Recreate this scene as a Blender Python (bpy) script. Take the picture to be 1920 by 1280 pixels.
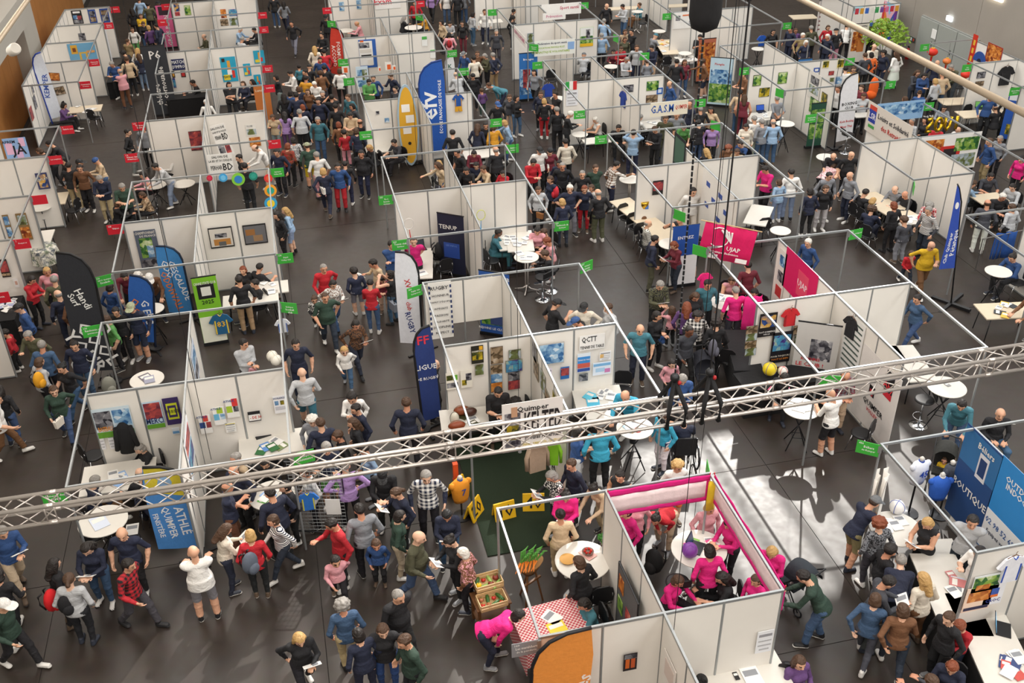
# Exhibition hall seen from a gallery: rows of white-panel booths on a dark concrete floor, a lighting truss, and the crowd.
import bpy, math, random
import numpy as np
from mathutils import Matrix, Vector
random.seed(7)
for o in list(bpy.data.objects): bpy.data.objects.remove(o)
SC = bpy.context.scene; COL = SC.collection
# ---------------------------------------------------------------- camera, world, sun, overhead fill, exposure
cam_d = bpy.data.cameras.new('camera'); cam = bpy.data.objects.new('camera', cam_d); COL.objects.link(cam)
cam_d.sensor_width = 36.0; cam_d.lens = 36.0 * 1901.07 / 1920.0; cam_d.clip_end = 300
_R = [[0.973796, -0.226868, -0.015861], [-0.133669, -0.514541, -0.846983], [0.183992, 0.826909, -0.531384]]
cam.matrix_world = Matrix(((_R[0][0], -_R[1][0], -_R[2][0], 0), (_R[0][1], -_R[1][1], -_R[2][1], 0), (_R[0][2], -_R[1][2], -_R[2][2], 14.5), (0, 0, 0, 1)))
SC.camera = cam
wd = bpy.data.worlds.new('overcast_daylight'); SC.world = wd; wd.use_nodes = True
wd.node_tree.nodes['Background'].inputs[0].default_value = (.80, .88, 1.0, 1); wd.node_tree.nodes['Background'].inputs[1].default_value = 1.2
SUN_DIR = Vector((-.377, -.722, -.58)).normalized()
sd = bpy.data.lights.new('sun', 'SUN'); sd.energy = 4.6; sd.angle = math.radians(.6); sd.color = (1, .95, .88)
so = bpy.data.objects.new('sun', sd); so.rotation_euler = SUN_DIR.to_track_quat('-Z', 'Y').to_euler(); COL.objects.link(so)
for lx in (-6, 4.5, 15, 25):                                   # added unseen area lights, broad rows for soft overhead fill
    for ly in (-5, 10, 26, 42, 58):  # row behind the camera added to brighten camera-facing panels
        ld = bpy.data.lights.new('overhead_fill', 'AREA'); ld.shape = 'RECTANGLE'; ld.size = 6; ld.size_y = 9; ld.energy = (1300 if lx < 10 else 1350) * (1.25 if ly < 0 else .92)
        ld.color = (1, .925, .84) if lx < 10 else (.98, .975, .95)
        lo = bpy.data.objects.new('overhead_fill', ld); lo.location = (lx, ly, 16.6); COL.objects.link(lo)
SC.view_settings.view_transform = 'Standard'; SC.view_settings.look = 'None'; SC.view_settings.exposure = -0.15; SC.view_settings.gamma = 1.0
SC.view_settings.use_curve_mapping = False

# ---------------------------------------------------------------- materials
def lin(c):
    if isinstance(c, str): c = tuple(int(c[i:i + 2], 16) / 255 for i in (0, 2, 4))
    return tuple(x / 12.92 if x <= .04045 else ((x + .055) / 1.055) ** 2.4 for x in c[:3]) + (1,)
_MATS = {}
def mat(name, col, rough=.6, metal=0., var=.08, vscale=9., bump=0., bscale=40., trans=0., alpha=1., emit=0.):
    key = name
    if key in _MATS: return _MATS[key]
    m = bpy.data.materials.new(name); m.use_nodes = True; nt = m.node_tree; b = nt.nodes['Principled BSDF']
    b.inputs['Roughness'].default_value = rough; b.inputs['Metallic'].default_value = metal
    c = lin(col)
    tc = nt.nodes.new('ShaderNodeTexCoord'); nz = nt.nodes.new('ShaderNodeTexNoise'); nz.inputs['Scale'].default_value = vscale; nz.inputs['Detail'].default_value = 4
    nt.links.new(tc.outputs['Object'], nz.inputs['Vector'])
    mx = nt.nodes.new('ShaderNodeMix'); mx.data_type = 'RGBA'
    mx.inputs[6].default_value = tuple(x * (1 - var) for x in c[:3]) + (1,); mx.inputs[7].default_value = tuple(min(1, x * (1 + var)) for x in c[:3]) + (1,)
    nt.links.new(nz.outputs['Fac'], mx.inputs[0]); nt.links.new(mx.outputs[2], b.inputs['Base Color'])
    if bump:
        n2 = nt.nodes.new('ShaderNodeTexNoise'); n2.inputs['Scale'].default_value = bscale; nt.links.new(tc.outputs['Object'], n2.inputs['Vector'])
        bp = nt.nodes.new('ShaderNodeBump'); bp.inputs['Strength'].default_value = bump; bp.inputs['Distance'].default_value = .02
        nt.links.new(n2.outputs['Fac'], bp.inputs['Height']); nt.links.new(bp.outputs[0], b.inputs['Normal'])
    if trans: b.inputs['Transmission Weight'].default_value = trans
    if alpha < 1: b.inputs['Alpha'].default_value = alpha
    if emit: b.inputs['Emission Color'].default_value = c; b.inputs['Emission Strength'].default_value = emit
    _MATS[key] = m
    return m
def paint(hexcol, rough=.55): return mat('paint_' + hexcol, hexcol, rough, var=.04)
def cloth(hexcol): return mat('cloth_' + hexcol, hexcol, .85, var=.10, bump=.35, bscale=16)
def photo_mat(seed, cols):                                    # a print full of blurred shapes, as photographs on a poster look from afar
    key = 'print_%d' % seed
    if key in _MATS: return _MATS[key]
    m = bpy.data.materials.new(key); m.use_nodes = True; nt = m.node_tree; b = nt.nodes['Principled BSDF']; b.inputs['Roughness'].default_value = .4
    tc = nt.nodes.new('ShaderNodeTexCoord'); mp = nt.nodes.new('ShaderNodeMapping'); mp.inputs['Location'].default_value = (seed * 3.1, seed * 1.7, seed * .9)
    vo = nt.nodes.new('ShaderNodeTexVoronoi'); vo.inputs['Scale'].default_value = 9; nz = nt.nodes.new('ShaderNodeTexNoise'); nz.inputs['Scale'].default_value = 6; nz.inputs['Detail'].default_value = 6
    ad = nt.nodes.new('ShaderNodeMix'); ad.data_type = 'RGBA'; ad.inputs[0].default_value = .45
    cr = nt.nodes.new('ShaderNodeValToRGB'); cr.color_ramp.interpolation = 'LINEAR'
    el = cr.color_ramp.elements
    while len(el) < len(cols): el.new(.5)
    for i, c in enumerate(cols): el[i].position = .18 + .64 * i / max(1, len(cols) - 1); el[i].color = lin(c)
    L = nt.links.new
    L(tc.outputs['Object'], mp.inputs[0]); L(mp.outputs[0], vo.inputs['Vector']); L(mp.outputs[0], nz.inputs['Vector'])
    L(nz.outputs['Fac'], ad.inputs[6]); L(vo.outputs['Color'], ad.inputs[7])
    L(ad.outputs[2], cr.inputs[0]); L(cr.outputs[0], b.inputs['Base Color'])
    _MATS[key] = m
    return m
PALS = [['1a1a1a', '5b4a35', 'a08a70', 'd8d0c0'], ['12243f', '3a6ea5', '9cc2dd', 'f0f0f0'], ['2b1a10', '8a3a1c', 'd98a3a', 'f3d9a0'], ['0d2b16', '2f6b35', '8db04a', 'e8ead0'],
        ['20202a', '6d2f3f', 'c0504a', 'f0c0a0'], ['101018', '30303a', '8a8a90', 'e8e8e8'], ['181030', '4b3b8f', '4aa0c0', 'f2d060'], ['3a2a1a', '6f7d4a', 'a9b7c4', 'e9e2d2'],
        ['0f1a33', '274b8f', 'd0a040', 'f4f0e8'], ['101010', '404a20', 'b9a020', 'f0e070']]
def pal(i): return photo_mat(i % 10, PALS[i % 10])
def object_colour(name, prop, rough=.8, pattern=False, bump=.5, gain=1.0):   # one shared material, each figure brings its own colours
    m = bpy.data.materials.new(name); m.use_nodes = True; nt = m.node_tree; b = nt.nodes['Principled BSDF']; b.inputs['Roughness'].default_value = rough
    L = nt.links.new
    at = nt.nodes.new('ShaderNodeAttribute'); at.attribute_type = 'OBJECT'; at.attribute_name = prop
    tc = nt.nodes.new('ShaderNodeTexCoord'); out = at.outputs['Color']
    if pattern:
        a2 = nt.nodes.new('ShaderNodeAttribute'); a2.attribute_type = 'OBJECT'; a2.attribute_name = prop + '_second'
        a3 = nt.nodes.new('ShaderNodeAttribute'); a3.attribute_type = 'OBJECT'; a3.attribute_name = prop + '_pattern'
        sp = nt.nodes.new('ShaderNodeSeparateXYZ'); L(tc.outputs['Object'], sp.inputs[0])
        def wave(src, f):
            q = nt.nodes.new('ShaderNodeMath'); q.operation = 'MULTIPLY'; q.inputs[1].default_value = f; L(src, q.inputs[0])
            s = nt.nodes.new('ShaderNodeMath'); s.operation = 'SINE'; L(q.outputs[0], s.inputs[0])
            g = nt.nodes.new('ShaderNodeMath'); g.operation = 'GREATER_THAN'; g.inputs[1].default_value = 0; L(s.outputs[0], g.inputs[0]); return g.outputs[0]
        wy, wz = wave(sp.outputs['Y'], 78), wave(sp.outputs['Z'], 78)
        ws = wave(sp.outputs['Z'], 190)
        pl = nt.nodes.new('ShaderNodeMath'); pl.operation = 'ADD'; L(wy, pl.inputs[0]); L(wz, pl.inputs[1])
        ph = nt.nodes.new('ShaderNodeMath'); ph.operation = 'MULTIPLY'; ph.inputs[1].default_value = .5; L(pl.outputs[0], ph.inputs[0])
        vo = nt.nodes.new('ShaderNodeTexNoise'); vo.inputs['Scale'].default_value = 34; L(tc.outputs['Object'], vo.inputs['Vector'])
        vg = nt.nodes.new('ShaderNodeMath'); vg.operation = 'GREATER_THAN'; vg.inputs[1].default_value = .53; L(vo.outputs['Fac'], vg.inputs[0])
        fac = None
        for k, src in ((1, ph.outputs[0]), (2, ws), (3, vg.outputs[0])):
            cmp_ = nt.nodes.new('ShaderNodeMath'); cmp_.operation = 'COMPARE'; cmp_.inputs[1].default_value = k; cmp_.inputs[2].default_value = .1; L(a3.outputs['Fac'], cmp_.inputs[0])
            mu = nt.nodes.new('ShaderNodeMath'); mu.operation = 'MULTIPLY'; L(cmp_.outputs[0], mu.inputs[0]); L(src, mu.inputs[1])
            if fac is None: fac = mu.outputs[0]
            else:
                ad = nt.nodes.new('ShaderNodeMath'); ad.operation = 'ADD'; L(fac, ad.inputs[0]); L(mu.outputs[0], ad.inputs[1]); fac = ad.outputs[0]
        mx = nt.nodes.new('ShaderNodeMix'); mx.data_type = 'RGBA'; L(fac, mx.inputs[0]); L(at.outputs['Color'], mx.inputs[6]); L(a2.outputs['Color'], mx.inputs[7]); out = mx.outputs[2]
    L(out, b.inputs['Base Color'])
    if bump:
        nz = nt.nodes.new('ShaderNodeTexNoise'); nz.inputs['Scale'].default_value = 11; nz.inputs['Detail'].default_value = 3; nz.inputs['Distortion'].default_value = .8; L(tc.outputs['Object'], nz.inputs['Vector'])
        bp = nt.nodes.new('ShaderNodeBump'); bp.inputs['Strength'].default_value = bump; bp.inputs['Distance'].default_value = .05; L(nz.outputs['Fac'], bp.inputs['Height']); L(bp.outputs[0], b.inputs['Normal'])
    return m
M_ALU = mat('aluminium', 'a7abad', .42, .6, .05); M_PANEL = mat('panel_fabric', 'e9e5de', .7, 0, .03, 2.5, .10, 3); M_TUBE = mat('bright_tube', 'cfc8c2', .3, .7, .05)
M_BLACK = mat('black_plastic', '17171a', .5); M_CHROME = mat('chrome', 'c9ccd0', .16, 1, .03); M_WHITE = mat('white_laminate', 'd6d2ca', .35, 0, .03); M_PAPER = mat('paper', 'ecebe8', .8, 0, .03)
M_WOOD = mat('light_wood', 'c9a878', .5, 0, .15, 14); M_DKWOOD = mat('dark_wood', '6a4526', .5, 0, .2, 14); M_BEECH = mat('beige_laminate', 'd3c4ac', .4, 0, .06); M_STEEL = mat('dark_steel', '3a3b3e', .4, .8)
M_INK = mat('ink_black', '1b1b1e', .6); M_LETW = mat('letter_white', 'f4f4f2', .6); M_GREEN = mat('sign_green', '3fae3f', .5, 0, .03); M_RED = mat('sign_red', 'cf2033', .5, 0, .03); M_GREY = mat('sign_grey', '8e8f94', .5, 0, .03)
M_BLKCLOTH = mat('black_cloth', '141417', .9, 0, .2, 8, .4, 10)

# ---------------------------------------------------------------- mesh helpers
class MB:
    def __init__(s): s.v, s.f, s.m = [], [], []
    def box(s, cx, cy, cz, sx, sy, sz, mi=0, rz=0., ry=0.):
        c, n = math.cos(rz), math.sin(rz); c2, n2 = math.cos(ry), math.sin(ry); b = len(s.v)
        for dz in (-.5, .5):
            for dx, dy in ((-.5, -.5), (.5, -.5), (.5, .5), (-.5, .5)):
                x, y, z = dx * sx, dy * sy, dz * sz; x, z = x * c2 + z * n2, -x * n2 + z * c2
                s.v.append((cx + x * c - y * n, cy + x * n + y * c, cz + z))
        for q in ((3, 2, 1, 0), (4, 5, 6, 7), (0, 1, 5, 4), (1, 2, 6, 5), (2, 3, 7, 6), (3, 0, 4, 7)): s.f.append(tuple(b + i for i in q)); s.m.append(mi)
        return s
    def tube(s, pts, r, n=8, mi=0, cap=True):
        pts = [Vector(p) for p in pts]; b = len(s.v); rs = r if isinstance(r, (list, tuple)) else [r] * len(pts)
        for i, p in enumerate(pts):
            d = (pts[min(i + 1, len(pts) - 1)] - pts[max(i - 1, 0)]).normalized()
            a = d.cross(Vector((0, 0, 1)));
            if a.length < .05: a = Vector((1, 0, 0)) - d * d.x
            a.normalize(); c = d.cross(a)
            for k in range(n):
                t = 2 * math.pi * k / n; s.v.append(tuple(p + (a * math.cos(t) + c * math.sin(t)) * rs[i]))
        for i in range(len(pts) - 1):
            for k in range(n):
                k2 = (k + 1) % n; s.f.append((b + i * n + k, b + i * n + k2, b + (i + 1) * n + k2, b + (i + 1) * n + k)); s.m.append(mi)
        if cap:
            s.f.append(tuple(b + k for k in range(n))[::-1]); s.m.append(mi); e = b + (len(pts) - 1) * n; s.f.append(tuple(e + k for k in range(n))); s.m.append(mi)
        return s
    def lathe(s, prof, n=20, mi=0, o=(0, 0, 0), sc=(1, 1)):
        b = len(s.v)
        for r, z in prof:
            for k in range(n):
                t = 2 * math.pi * k / n; s.v.append((o[0] + r * math.cos(t) * sc[0], o[1] + r * math.sin(t) * sc[1], o[2] + z))
        for i in range(len(prof) - 1):
            for k in range(n):
                k2 = (k + 1) % n; s.f.append((b + i * n + k, b + i * n + k2, b + (i + 1) * n + k2, b + (i + 1) * n + k)); s.m.append(mi)
        s.f.append(tuple(b + k for k in range(n))[::-1]); s.m.append(mi); e = b + (len(prof) - 1) * n; s.f.append(tuple(e + k for k in range(n))); s.m.append(mi)
        return s
    def ball(s, c, r, n=14, mi=0, sc=(1, 1, 1)):
        m_ = n // 2; b = len(s.v)
        for i in range(m_ + 1):
            th = math.pi * (.02 + .96 * i / m_)
            for k in range(n):
                t = 2 * math.pi * k / n; s.v.append((c[0] + r * sc[0] * math.sin(th) * math.cos(t), c[1] + r * sc[1] * math.sin(th) * math.sin(t), c[2] - r * sc[2] * math.cos(th)))
        for i in range(m_):
            for k in range(n):
                k2 = (k + 1) % n; s.f.append((b + i * n + k, b + i * n + k2, b + (i + 1) * n + k2, b + (i + 1) * n + k)); s.m.append(mi)
        s.f.append(tuple(b + k for k in range(n))[::-1]); s.m.append(mi); e = b + m_ * n; s.f.append(tuple(e + k for k in range(n))); s.m.append(mi)
        return s
    def prism(s, outline, t, mi=0, mi2=None):                 # outline in (x, z), extruded along y
        b, n = len(s.v), len(outline)
        for y in (-t / 2, t / 2):
            for x, z in outline: s.v.append((x, y, z))
        s.f.append(tuple(b + k for k in range(n))); s.m.append(mi); s.f.append(tuple(b + n + k for k in range(n))[::-1]); s.m.append(mi if mi2 is None else mi2)
        for k in range(n): k2 = (k + 1) % n; s.f.append((b + k2, b + k, b + n + k, b + n + k2)); s.m.append(mi)
        return s
    def mesh(s, name, mats, smooth=False):
        me = bpy.data.meshes.new(name); me.from_pydata(s.v, [], s.f)
        for m in (mats if isinstance(mats, (list, tuple)) else [mats]): me.materials.append(m)
        me.polygons.foreach_set('material_index', s.m)
        if smooth: me.polygons.foreach_set('use_smooth', [len(f) == 4 for f in s.f])
        me.update(); return me
    def obj(s, name, mats, parent=None, loc=(0, 0, 0), rz=0., smooth=False): return put(name, s.mesh(name, mats, smooth), parent, loc, rz)
def put(name, me, parent=None, loc=(0, 0, 0), rz=0., rot=None, sc=None):
    o = bpy.data.objects.new(name, me); COL.objects.link(o); o.parent = parent; o.location = loc
    o.rotation_euler = rot if rot is not None else (0, 0, rz)
    if sc is not None: o.scale = (sc, sc, sc) if isinstance(sc, (int, float)) else sc
    return o
def tag(o, label, cat, group=None, kind=None):
    o['label'] = label; o['category'] = cat
    if group: o['group'] = group
    if kind: o['kind'] = kind
    return o
def thing(name, label, cat, loc=(0, 0, 0), rz=0., group=None): return tag(put(name, None, None, loc, rz), label, cat, group)
def struct(o): o['kind'] = 'structure'; return o
_TXT = {}
def text_mesh(s, m, bold=.0, squeeze=1.0):                    # lettering as thin solid geometry, 1 unit cap height, centred
    key = (s, m.name, bold, squeeze)
    if key in _TXT: return _TXT[key]
    cu = bpy.data.curves.new('lettering', 'FONT'); cu.body = s; cu.size = 1.38; cu.align_x = 'CENTER'; cu.align_y = 'CENTER'; cu.extrude = .004; cu.offset = bold; cu.resolution_u = 1; cu.space_line = .82
    ob = bpy.data.objects.new('lettering', cu); me = bpy.data.meshes.new_from_object(ob); bpy.data.objects.remove(ob); bpy.data.curves.remove(cu)
    me.materials.clear(); me.materials.append(m)
    xs = [v.co.x for v in me.vertices]; ys = [v.co.y for v in me.vertices]
    _TXT[key] = (me, max(xs) - min(xs), max(ys) - min(ys)); return _TXT[key]
def lettering(s, m, parent, x, z, h, y=-.012, maxw=None, roll=0., bold=.02, back=False, wid=None):
    """text lying in the parent's x-z plane, reading towards -y; h is the height of the whole text block"""
    me, w, hh = text_mesh(s, m, bold)
    k = h / hh; kx = k
    if wid: kx = wid / w
    elif maxw and w * k > maxw: kx = maxw / w
    o = put('lettering', me, parent)
    o.matrix_local = Matrix.Translation((x, y, z)) @ Matrix.Rotation(roll, 4, 'Y') @ (Matrix.Rotation(math.pi, 4, 'Z') if back else Matrix()) @ Matrix.Rotation(math.pi / 2, 4, 'X') @ Matrix.Diagonal((kx, k, min(k, .5), 1))
    return o

# ---------------------------------------------------------------- where things stand (metres)
B_, C_, D_, E_ = (-4.9, -2.89, -.85), (2.65, 4.65, 6.65), (10.13, 12.13, 14.13), (17.65, 19.65, 21.65)      # booth columns (x) and rows (y)
ROWS = ((7.35, 10.35, 13.35), (15.86, 18.88, 21.89), (24.45, 27.45, 30.4), (32.9, 35.9, 38.85), (41.4, 44.4, 47.4), (50, 53, 56))
def cross(X, r, mid='WW', spine='WW', front='RR', back='RR', side='RR'):       # four booths around a cross of walls
    (x0, x1, x2), (y0, ym, y1) = X, ROWS[r]
    S = [(k, a, ym, c, ym) for k, (a, c) in zip(mid, ((x0, x1), (x1, x2)))] + [(k, x1, a, x1, c) for k, (a, c) in zip(spine, ((y0, ym), (ym, y1)))]
    for yy, ks in ((y0, front), (y1, back)): S += [(k, a, yy, c, yy) for k, (a, c) in zip(ks, ((x0, x1), (x1, x2)))]
    for xx in (x0, x2): S += [(k, xx, a, xx, c) for k, (a, c) in zip(side, ((y0, ym), (ym, y1)))]
    return [q for q in S if q[0] != '-']
BOOTHS = [
('booth block with vegetable stand and pink gymnastics banners at the bottom',cross(C_,0,front='--',side='-R',spine='WW')),
('booth block with the blue team shop banners at bottom right',cross(D_,0,front='--',side='-R')),
('booth block with the four athletics cards and baseball posters on its wall',cross(B_,1)),
('booth block with football photos, rugby banner and table tennis wall',cross(C_,1,back='HR')),
('booth block with volleyball wall and red jersey behind the truss',cross(D_,1)),
('booth block with climbing poster and two framed billiard photos',cross(B_,2)),
('booth block with dark tennis roll-up on its white wall',cross(C_,2)),
('booth block with trophy table and football player standing inside',cross(D_,2)),
('booth block with chess tables and the large diversity photo panels',cross(E_,2,front='R-')),
('booth block with the comics fair standing signs',cross(B_,3)),
('booth block with the blue sailing flag and yellow paddle board',cross(C_,3)),
('booth block with small italian flags and the martial arts club banner',cross(D_,3)),
('booth block with aquarium photos on white walls and a boxing flag',cross(E_,3)),
('booth block with yellow rocket posters and improv match sign',cross(B_,4)),
('booth block with blue info board and orange and white orienteering markers',cross(C_,4)),
('booth block with sport health federation banners on its front',cross(D_,4)),
('booth block with a bluish white wall near the hoist bag',cross(E_,4)),
('farthest booth block at the top beside the dark side aisle',cross(B_,5)),
('farthest booth block with pale blue sheets at the top centre',cross(C_,5)),
('farthest booth block with round white tables at the top right of centre',cross(D_,5)),
('farthest booth block with striped notice at the top right',cross(E_,5)),
('side booth at the left edge behind the black-topped leaflet table',[('W',-9.8,24.11,-7.77,24.11),('W',-9.8,24.11,-9.8,27.1),('R',-7.77,24.11,-7.77,27.1)]),
('side booth with small square pictures beside the floral tablecloth',[('W',-9.8,27.16,-7.77,27.16),('W',-9.8,27.16,-9.8,30.1),('R',-7.77,27.16,-7.77,30.1)]),
('side booth with four framed photo prints and white round table',[('W',-9.8,30.16,-7.77,30.16),('W',-9.8,30.16,-9.8,33.3),('R',-7.77,30.16,-7.77,33.3)]),
('side booth with the large blue and pink lettered poster',[('W',-9.8,33.36,-7.77,33.36),('W',-9.8,33.36,-9.8,36.2),('R',-7.77,33.36,-7.77,36.2),('R',-9.8,36.2,-7.77,36.2)]),
('side booth with two tilted concert photos on its wall',[('R',-9.8,41.26,-7.77,41.26),('W',-9.8,41.26,-9.8,44.2),('R',-7.77,41.26,-7.77,44.2),('W',-9.8,44.2,-7.77,44.2)]),
('side booth with the painted brass instruments poster',[('W',-9.8,44.26,-9.8,47.2),('R',-7.77,44.26,-7.77,47.2),('W',-9.8,47.2,-7.77,47.2)]),
('side booth with blank white wall and small black notice',[('W',-9.8,47.26,-9.8,50.1),('R',-7.77,47.26,-7.77,50.1),('W',-9.8,50.1,-7.77,50.1)]),
('side booth with dark and blue photo posters near the wooden wall',[('W',-9.8,50.16,-9.8,53.2),('R',-7.77,50.16,-7.77,53.2),('W',-9.8,53.2,-7.77,53.2)]),
('side booth with rainbow bunting by the concrete wall',[('R',26,43,28.4,43),('R',26,43,26,46),('W',28.4,43,28.4,46),('W',26,46,28.4,46)]),
('side booth with red paper lanterns by the grey doors',[('R',26,36.8,28,36.8),('R',26,33.9,26,36.8),('W',28,33.9,28,36.8)]),
('side booth with the black shirt hanging on its wall',[('W',26,33.9,28,33.9),('R',26,31,26,33.9),('W',28,31,28,33.9)]),
('side booth at the right edge behind the laptop table',[('W',26,31,28,31),('R',26,28,26,31),('R',26,28,28,28)]),
('booth frame around the pétanque tables at the right edge',[('R',17.65,21.89,19.65,21.89),('R',17.65,18.88,17.65,21.89),('W',19.65,18.88,19.65,21.89)]),
]
# ---------------------------------------------------------------- the hall: floor, walls, roof with openings cut for the sun
def floor_mat():
    m = bpy.data.materials.new('polished_concrete'); m.use_nodes = True; nt = m.node_tree; b = nt.nodes['Principled BSDF']; L = nt.links.new
    tc = nt.nodes.new('ShaderNodeTexCoord'); mp = nt.nodes.new('ShaderNodeMapping'); L(tc.outputs['Object'], mp.inputs[0])
    geo = nt.nodes.new('ShaderNodeNewGeometry')
    n1 = nt.nodes.new('ShaderNodeTexNoise'); n1.inputs['Scale'].default_value = .55; n1.inputs['Detail'].default_value = 7; n1.inputs['Roughness'].default_value = .62; L(geo.outputs['Position'], n1.inputs['Vector'])
    n2 = nt.nodes.new('ShaderNodeTexNoise'); n2.inputs['Scale'].default_value = 5; n2.inputs['Detail'].default_value = 8; L(geo.outputs['Position'], n2.inputs['Vector'])
    cr = nt.nodes.new('ShaderNodeValToRGB'); cr.color_ramp.elements[0].position = .30; cr.color_ramp.elements[0].color = lin('2c2521'); cr.color_ramp.elements[1].position = .72; cr.color_ramp.elements[1].color = lin('3f3630')
    L(n1.outputs['Fac'], cr.inputs[0])
    mx = nt.nodes.new('ShaderNodeMix'); mx.data_type = 'RGBA'; mx.blend_type = 'MULTIPLY'; mx.inputs[0].default_value = .35; L(cr.outputs[0], mx.inputs[6]); L(n2.outputs['Color'], mx.inputs[7])
    wv = nt.nodes.new('ShaderNodeTexWave'); wv.inputs['Scale'].default_value = .35; wv.inputs['Distortion'].default_value = 9; wv.inputs['Detail'].default_value = 4; L(geo.outputs['Position'], wv.inputs['Vector'])
    rr = nt.nodes.new('ShaderNodeMapRange'); rr.inputs[3].default_value = .34; rr.inputs[4].default_value = .52; L(n2.outputs['Fac'], rr.inputs[0]); L(rr.outputs[0], b.inputs['Roughness'])
    L(mx.outputs[2], b.inputs['Base Color']); b.inputs['Specular IOR Level'].default_value = .5
    return m
M_FLOOR = floor_mat()
M_CONC = mat('raw_concrete', '9a938a', .85, 0, .10, .7, .15, 6); M_CONC2 = mat('pale_concrete', 'a9a69f', .85, 0, .06, .9); M_WALLWOOD = mat('plywood_cladding', 'a8733f', .5, 0, .22, 1.3)
M_JOINT = mat('floor_joint', '221e1c', .9)
fl = struct(MB().box(11, 34, -.06, 50, 92, .1).obj('floor', M_JOINT))
slab = MB().box(0, 0, -.005, 4.985, 4.985, .01).mesh('slab', M_FLOOR)
for i in range(-4, 6):
    for j in range(-4, 13):
        x, y = 9.35 + 5 * i + 2.5, 16.07 + 5 * j - 2.5
        if -13 < x < 34: put('slab', slab, fl, (x, y, 0))
wl = struct(MB().box(-11.1, 34, 8.5, .4, 92, 17).obj('wall_left', M_CONC2))
for k in range(34):                                          # plywood sheets fixed to the left wall
    MB().box(-10.84, 22.6 + k * 1.25, 2.6, .08, 1.235, 5.2).obj('plywood_sheet', M_WALLWOOD, wl)
wr = struct(MB().box(29.4, 34, 8.5, .4, 92, 17).obj('wall_right', M_CONC))
for k in range(16):                                          # cast concrete panels
    MB().box(29.17, 3 + k * 4.7, 8.5, .06, 4.68, 17).obj('concrete_panel', M_CONC, wr)
struct(MB().box(9, 80.2, 8.5, 41, .4, 17).obj('wall_back', M_CONC)); struct(MB().box(9, -12.2, 8.5, 41, .4, 17).obj('wall_front', M_CONC))
rf = MB()                                                    # unseen roof; skylight openings placed so sun patches land on the floor
OPEN = [(6.65, 13.35, 29.35, 36.55), (13.75, 24.15, 33.35, 38.85)]
def roof(x0, x1, y0, y1, holes):
    xs = sorted({x0, x1, *[h[0] for h in holes], *[h[1] for h in holes]}); ys = sorted({y0, y1, *[h[2] for h in holes], *[h[3] for h in holes]})
    for a, b in zip(xs, xs[1:]):
        for c, d in zip(ys, ys[1:]):
            if not any(h[0] <= a and b <= h[1] and h[2] <= c and d <= h[3] for h in holes): rf.box((a + b) / 2, (c + d) / 2, 17.15, b - a, d - c, .3)
roof(-12, 30, -12.4, 80.4, OPEN)
ceil = struct(rf.obj('ceiling', mat('roof_underside', 'b4b0a8', .9)))
for h in OPEN:
    n = int((h[1] - h[0]) / .9)
    for i in range(1, n): MB().box(h[0] + (h[1] - h[0]) * i / n, (h[2] + h[3]) / 2, 17.15, .05 if h[0] > 12.5 else .22, h[3] - h[2], .2).obj('sun_dimming_bar', M_STEEL, ceil)  # added unseen bars, wider in the left opening to thin its sun
pil = struct(MB().box(-10.55, 47.3, 4.2, .55, 2.5, 8.4).obj('pillar_left', M_CONC2))
struct(MB().box(-10.4, 41.2, 4.3, .9, 9.6, 1.1).obj('beam_left', M_CONC2))
dr = struct(MB().box(29.10, 40.0, 1.05, .10, 4.3, 2.1).obj('door_1', paint('8f918d')))
for dy in (-1.44, 0, 1.44):
    lf = MB().box(29.03, 40 + dy, 1.03, .05, 1.38, 2.02).obj('door_leaf', paint('9da09b'), dr)
    MB().tube([(28.98, 40 + dy - .5, .98), (28.98, 40 + dy - .5, 1.2)], .015, 6).obj('door_handle', M_STEEL, lf)
MB().box(28.99, 40.9, 1.55, .02, .34, .4).obj('door_notice', M_PAPER, dr)
for yy, zz, w in ((40.15, 2.42, .36),):
    e = tag(MB().box(29.08, yy, zz, .09, w, .2).obj('exit_light', [mat('exit_lamp', 'e8f6ff', .4, emit=4.0)]), 'small lit exit light on the concrete wall above the grey doors', 'exit light')
e = tag(MB().box(29.1, 37.55, 4.0, .12, 1.1, .3).obj('wall_lamp', [mat('tube_lamp', 'fff6e0', .4, emit=9.0)]), 'bright tube lamp high on the right concrete wall', 'lamp')
e = thing('exit_sign', 'small green running figure exit plate low on the concrete wall', 'sign', (29.1, 42.6, .85))
MB().box(0, 0, 0, .03, .42, .2).obj('plate', paint('3a4a44'), e); MB().box(-.018, .08, 0, .01, .1, .14).obj('pictogram', M_LETW, e); MB().box(-.018, -.12, 0, .01, .1, .12).obj('arrow', paint('c84030'), e)
e = thing('fire_extinguisher', 'red fire extinguisher standing by the concrete wall', 'extinguisher', (28.85, 42.4, 0))
MB().lathe([(.085, 0), (.085, .42), (.05, .5), (.03, .52)], 14).obj('cylinder', paint('b01818', .35), e, smooth=True); MB().box(0, 0, .57, .04, .12, .06).obj('valve', M_BLACK, e); MB().tube([(0, .06, .55), (.1, .12, .4), (.1, .1, .15)], .012, 6).obj('hose', M_BLACK, e)

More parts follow.
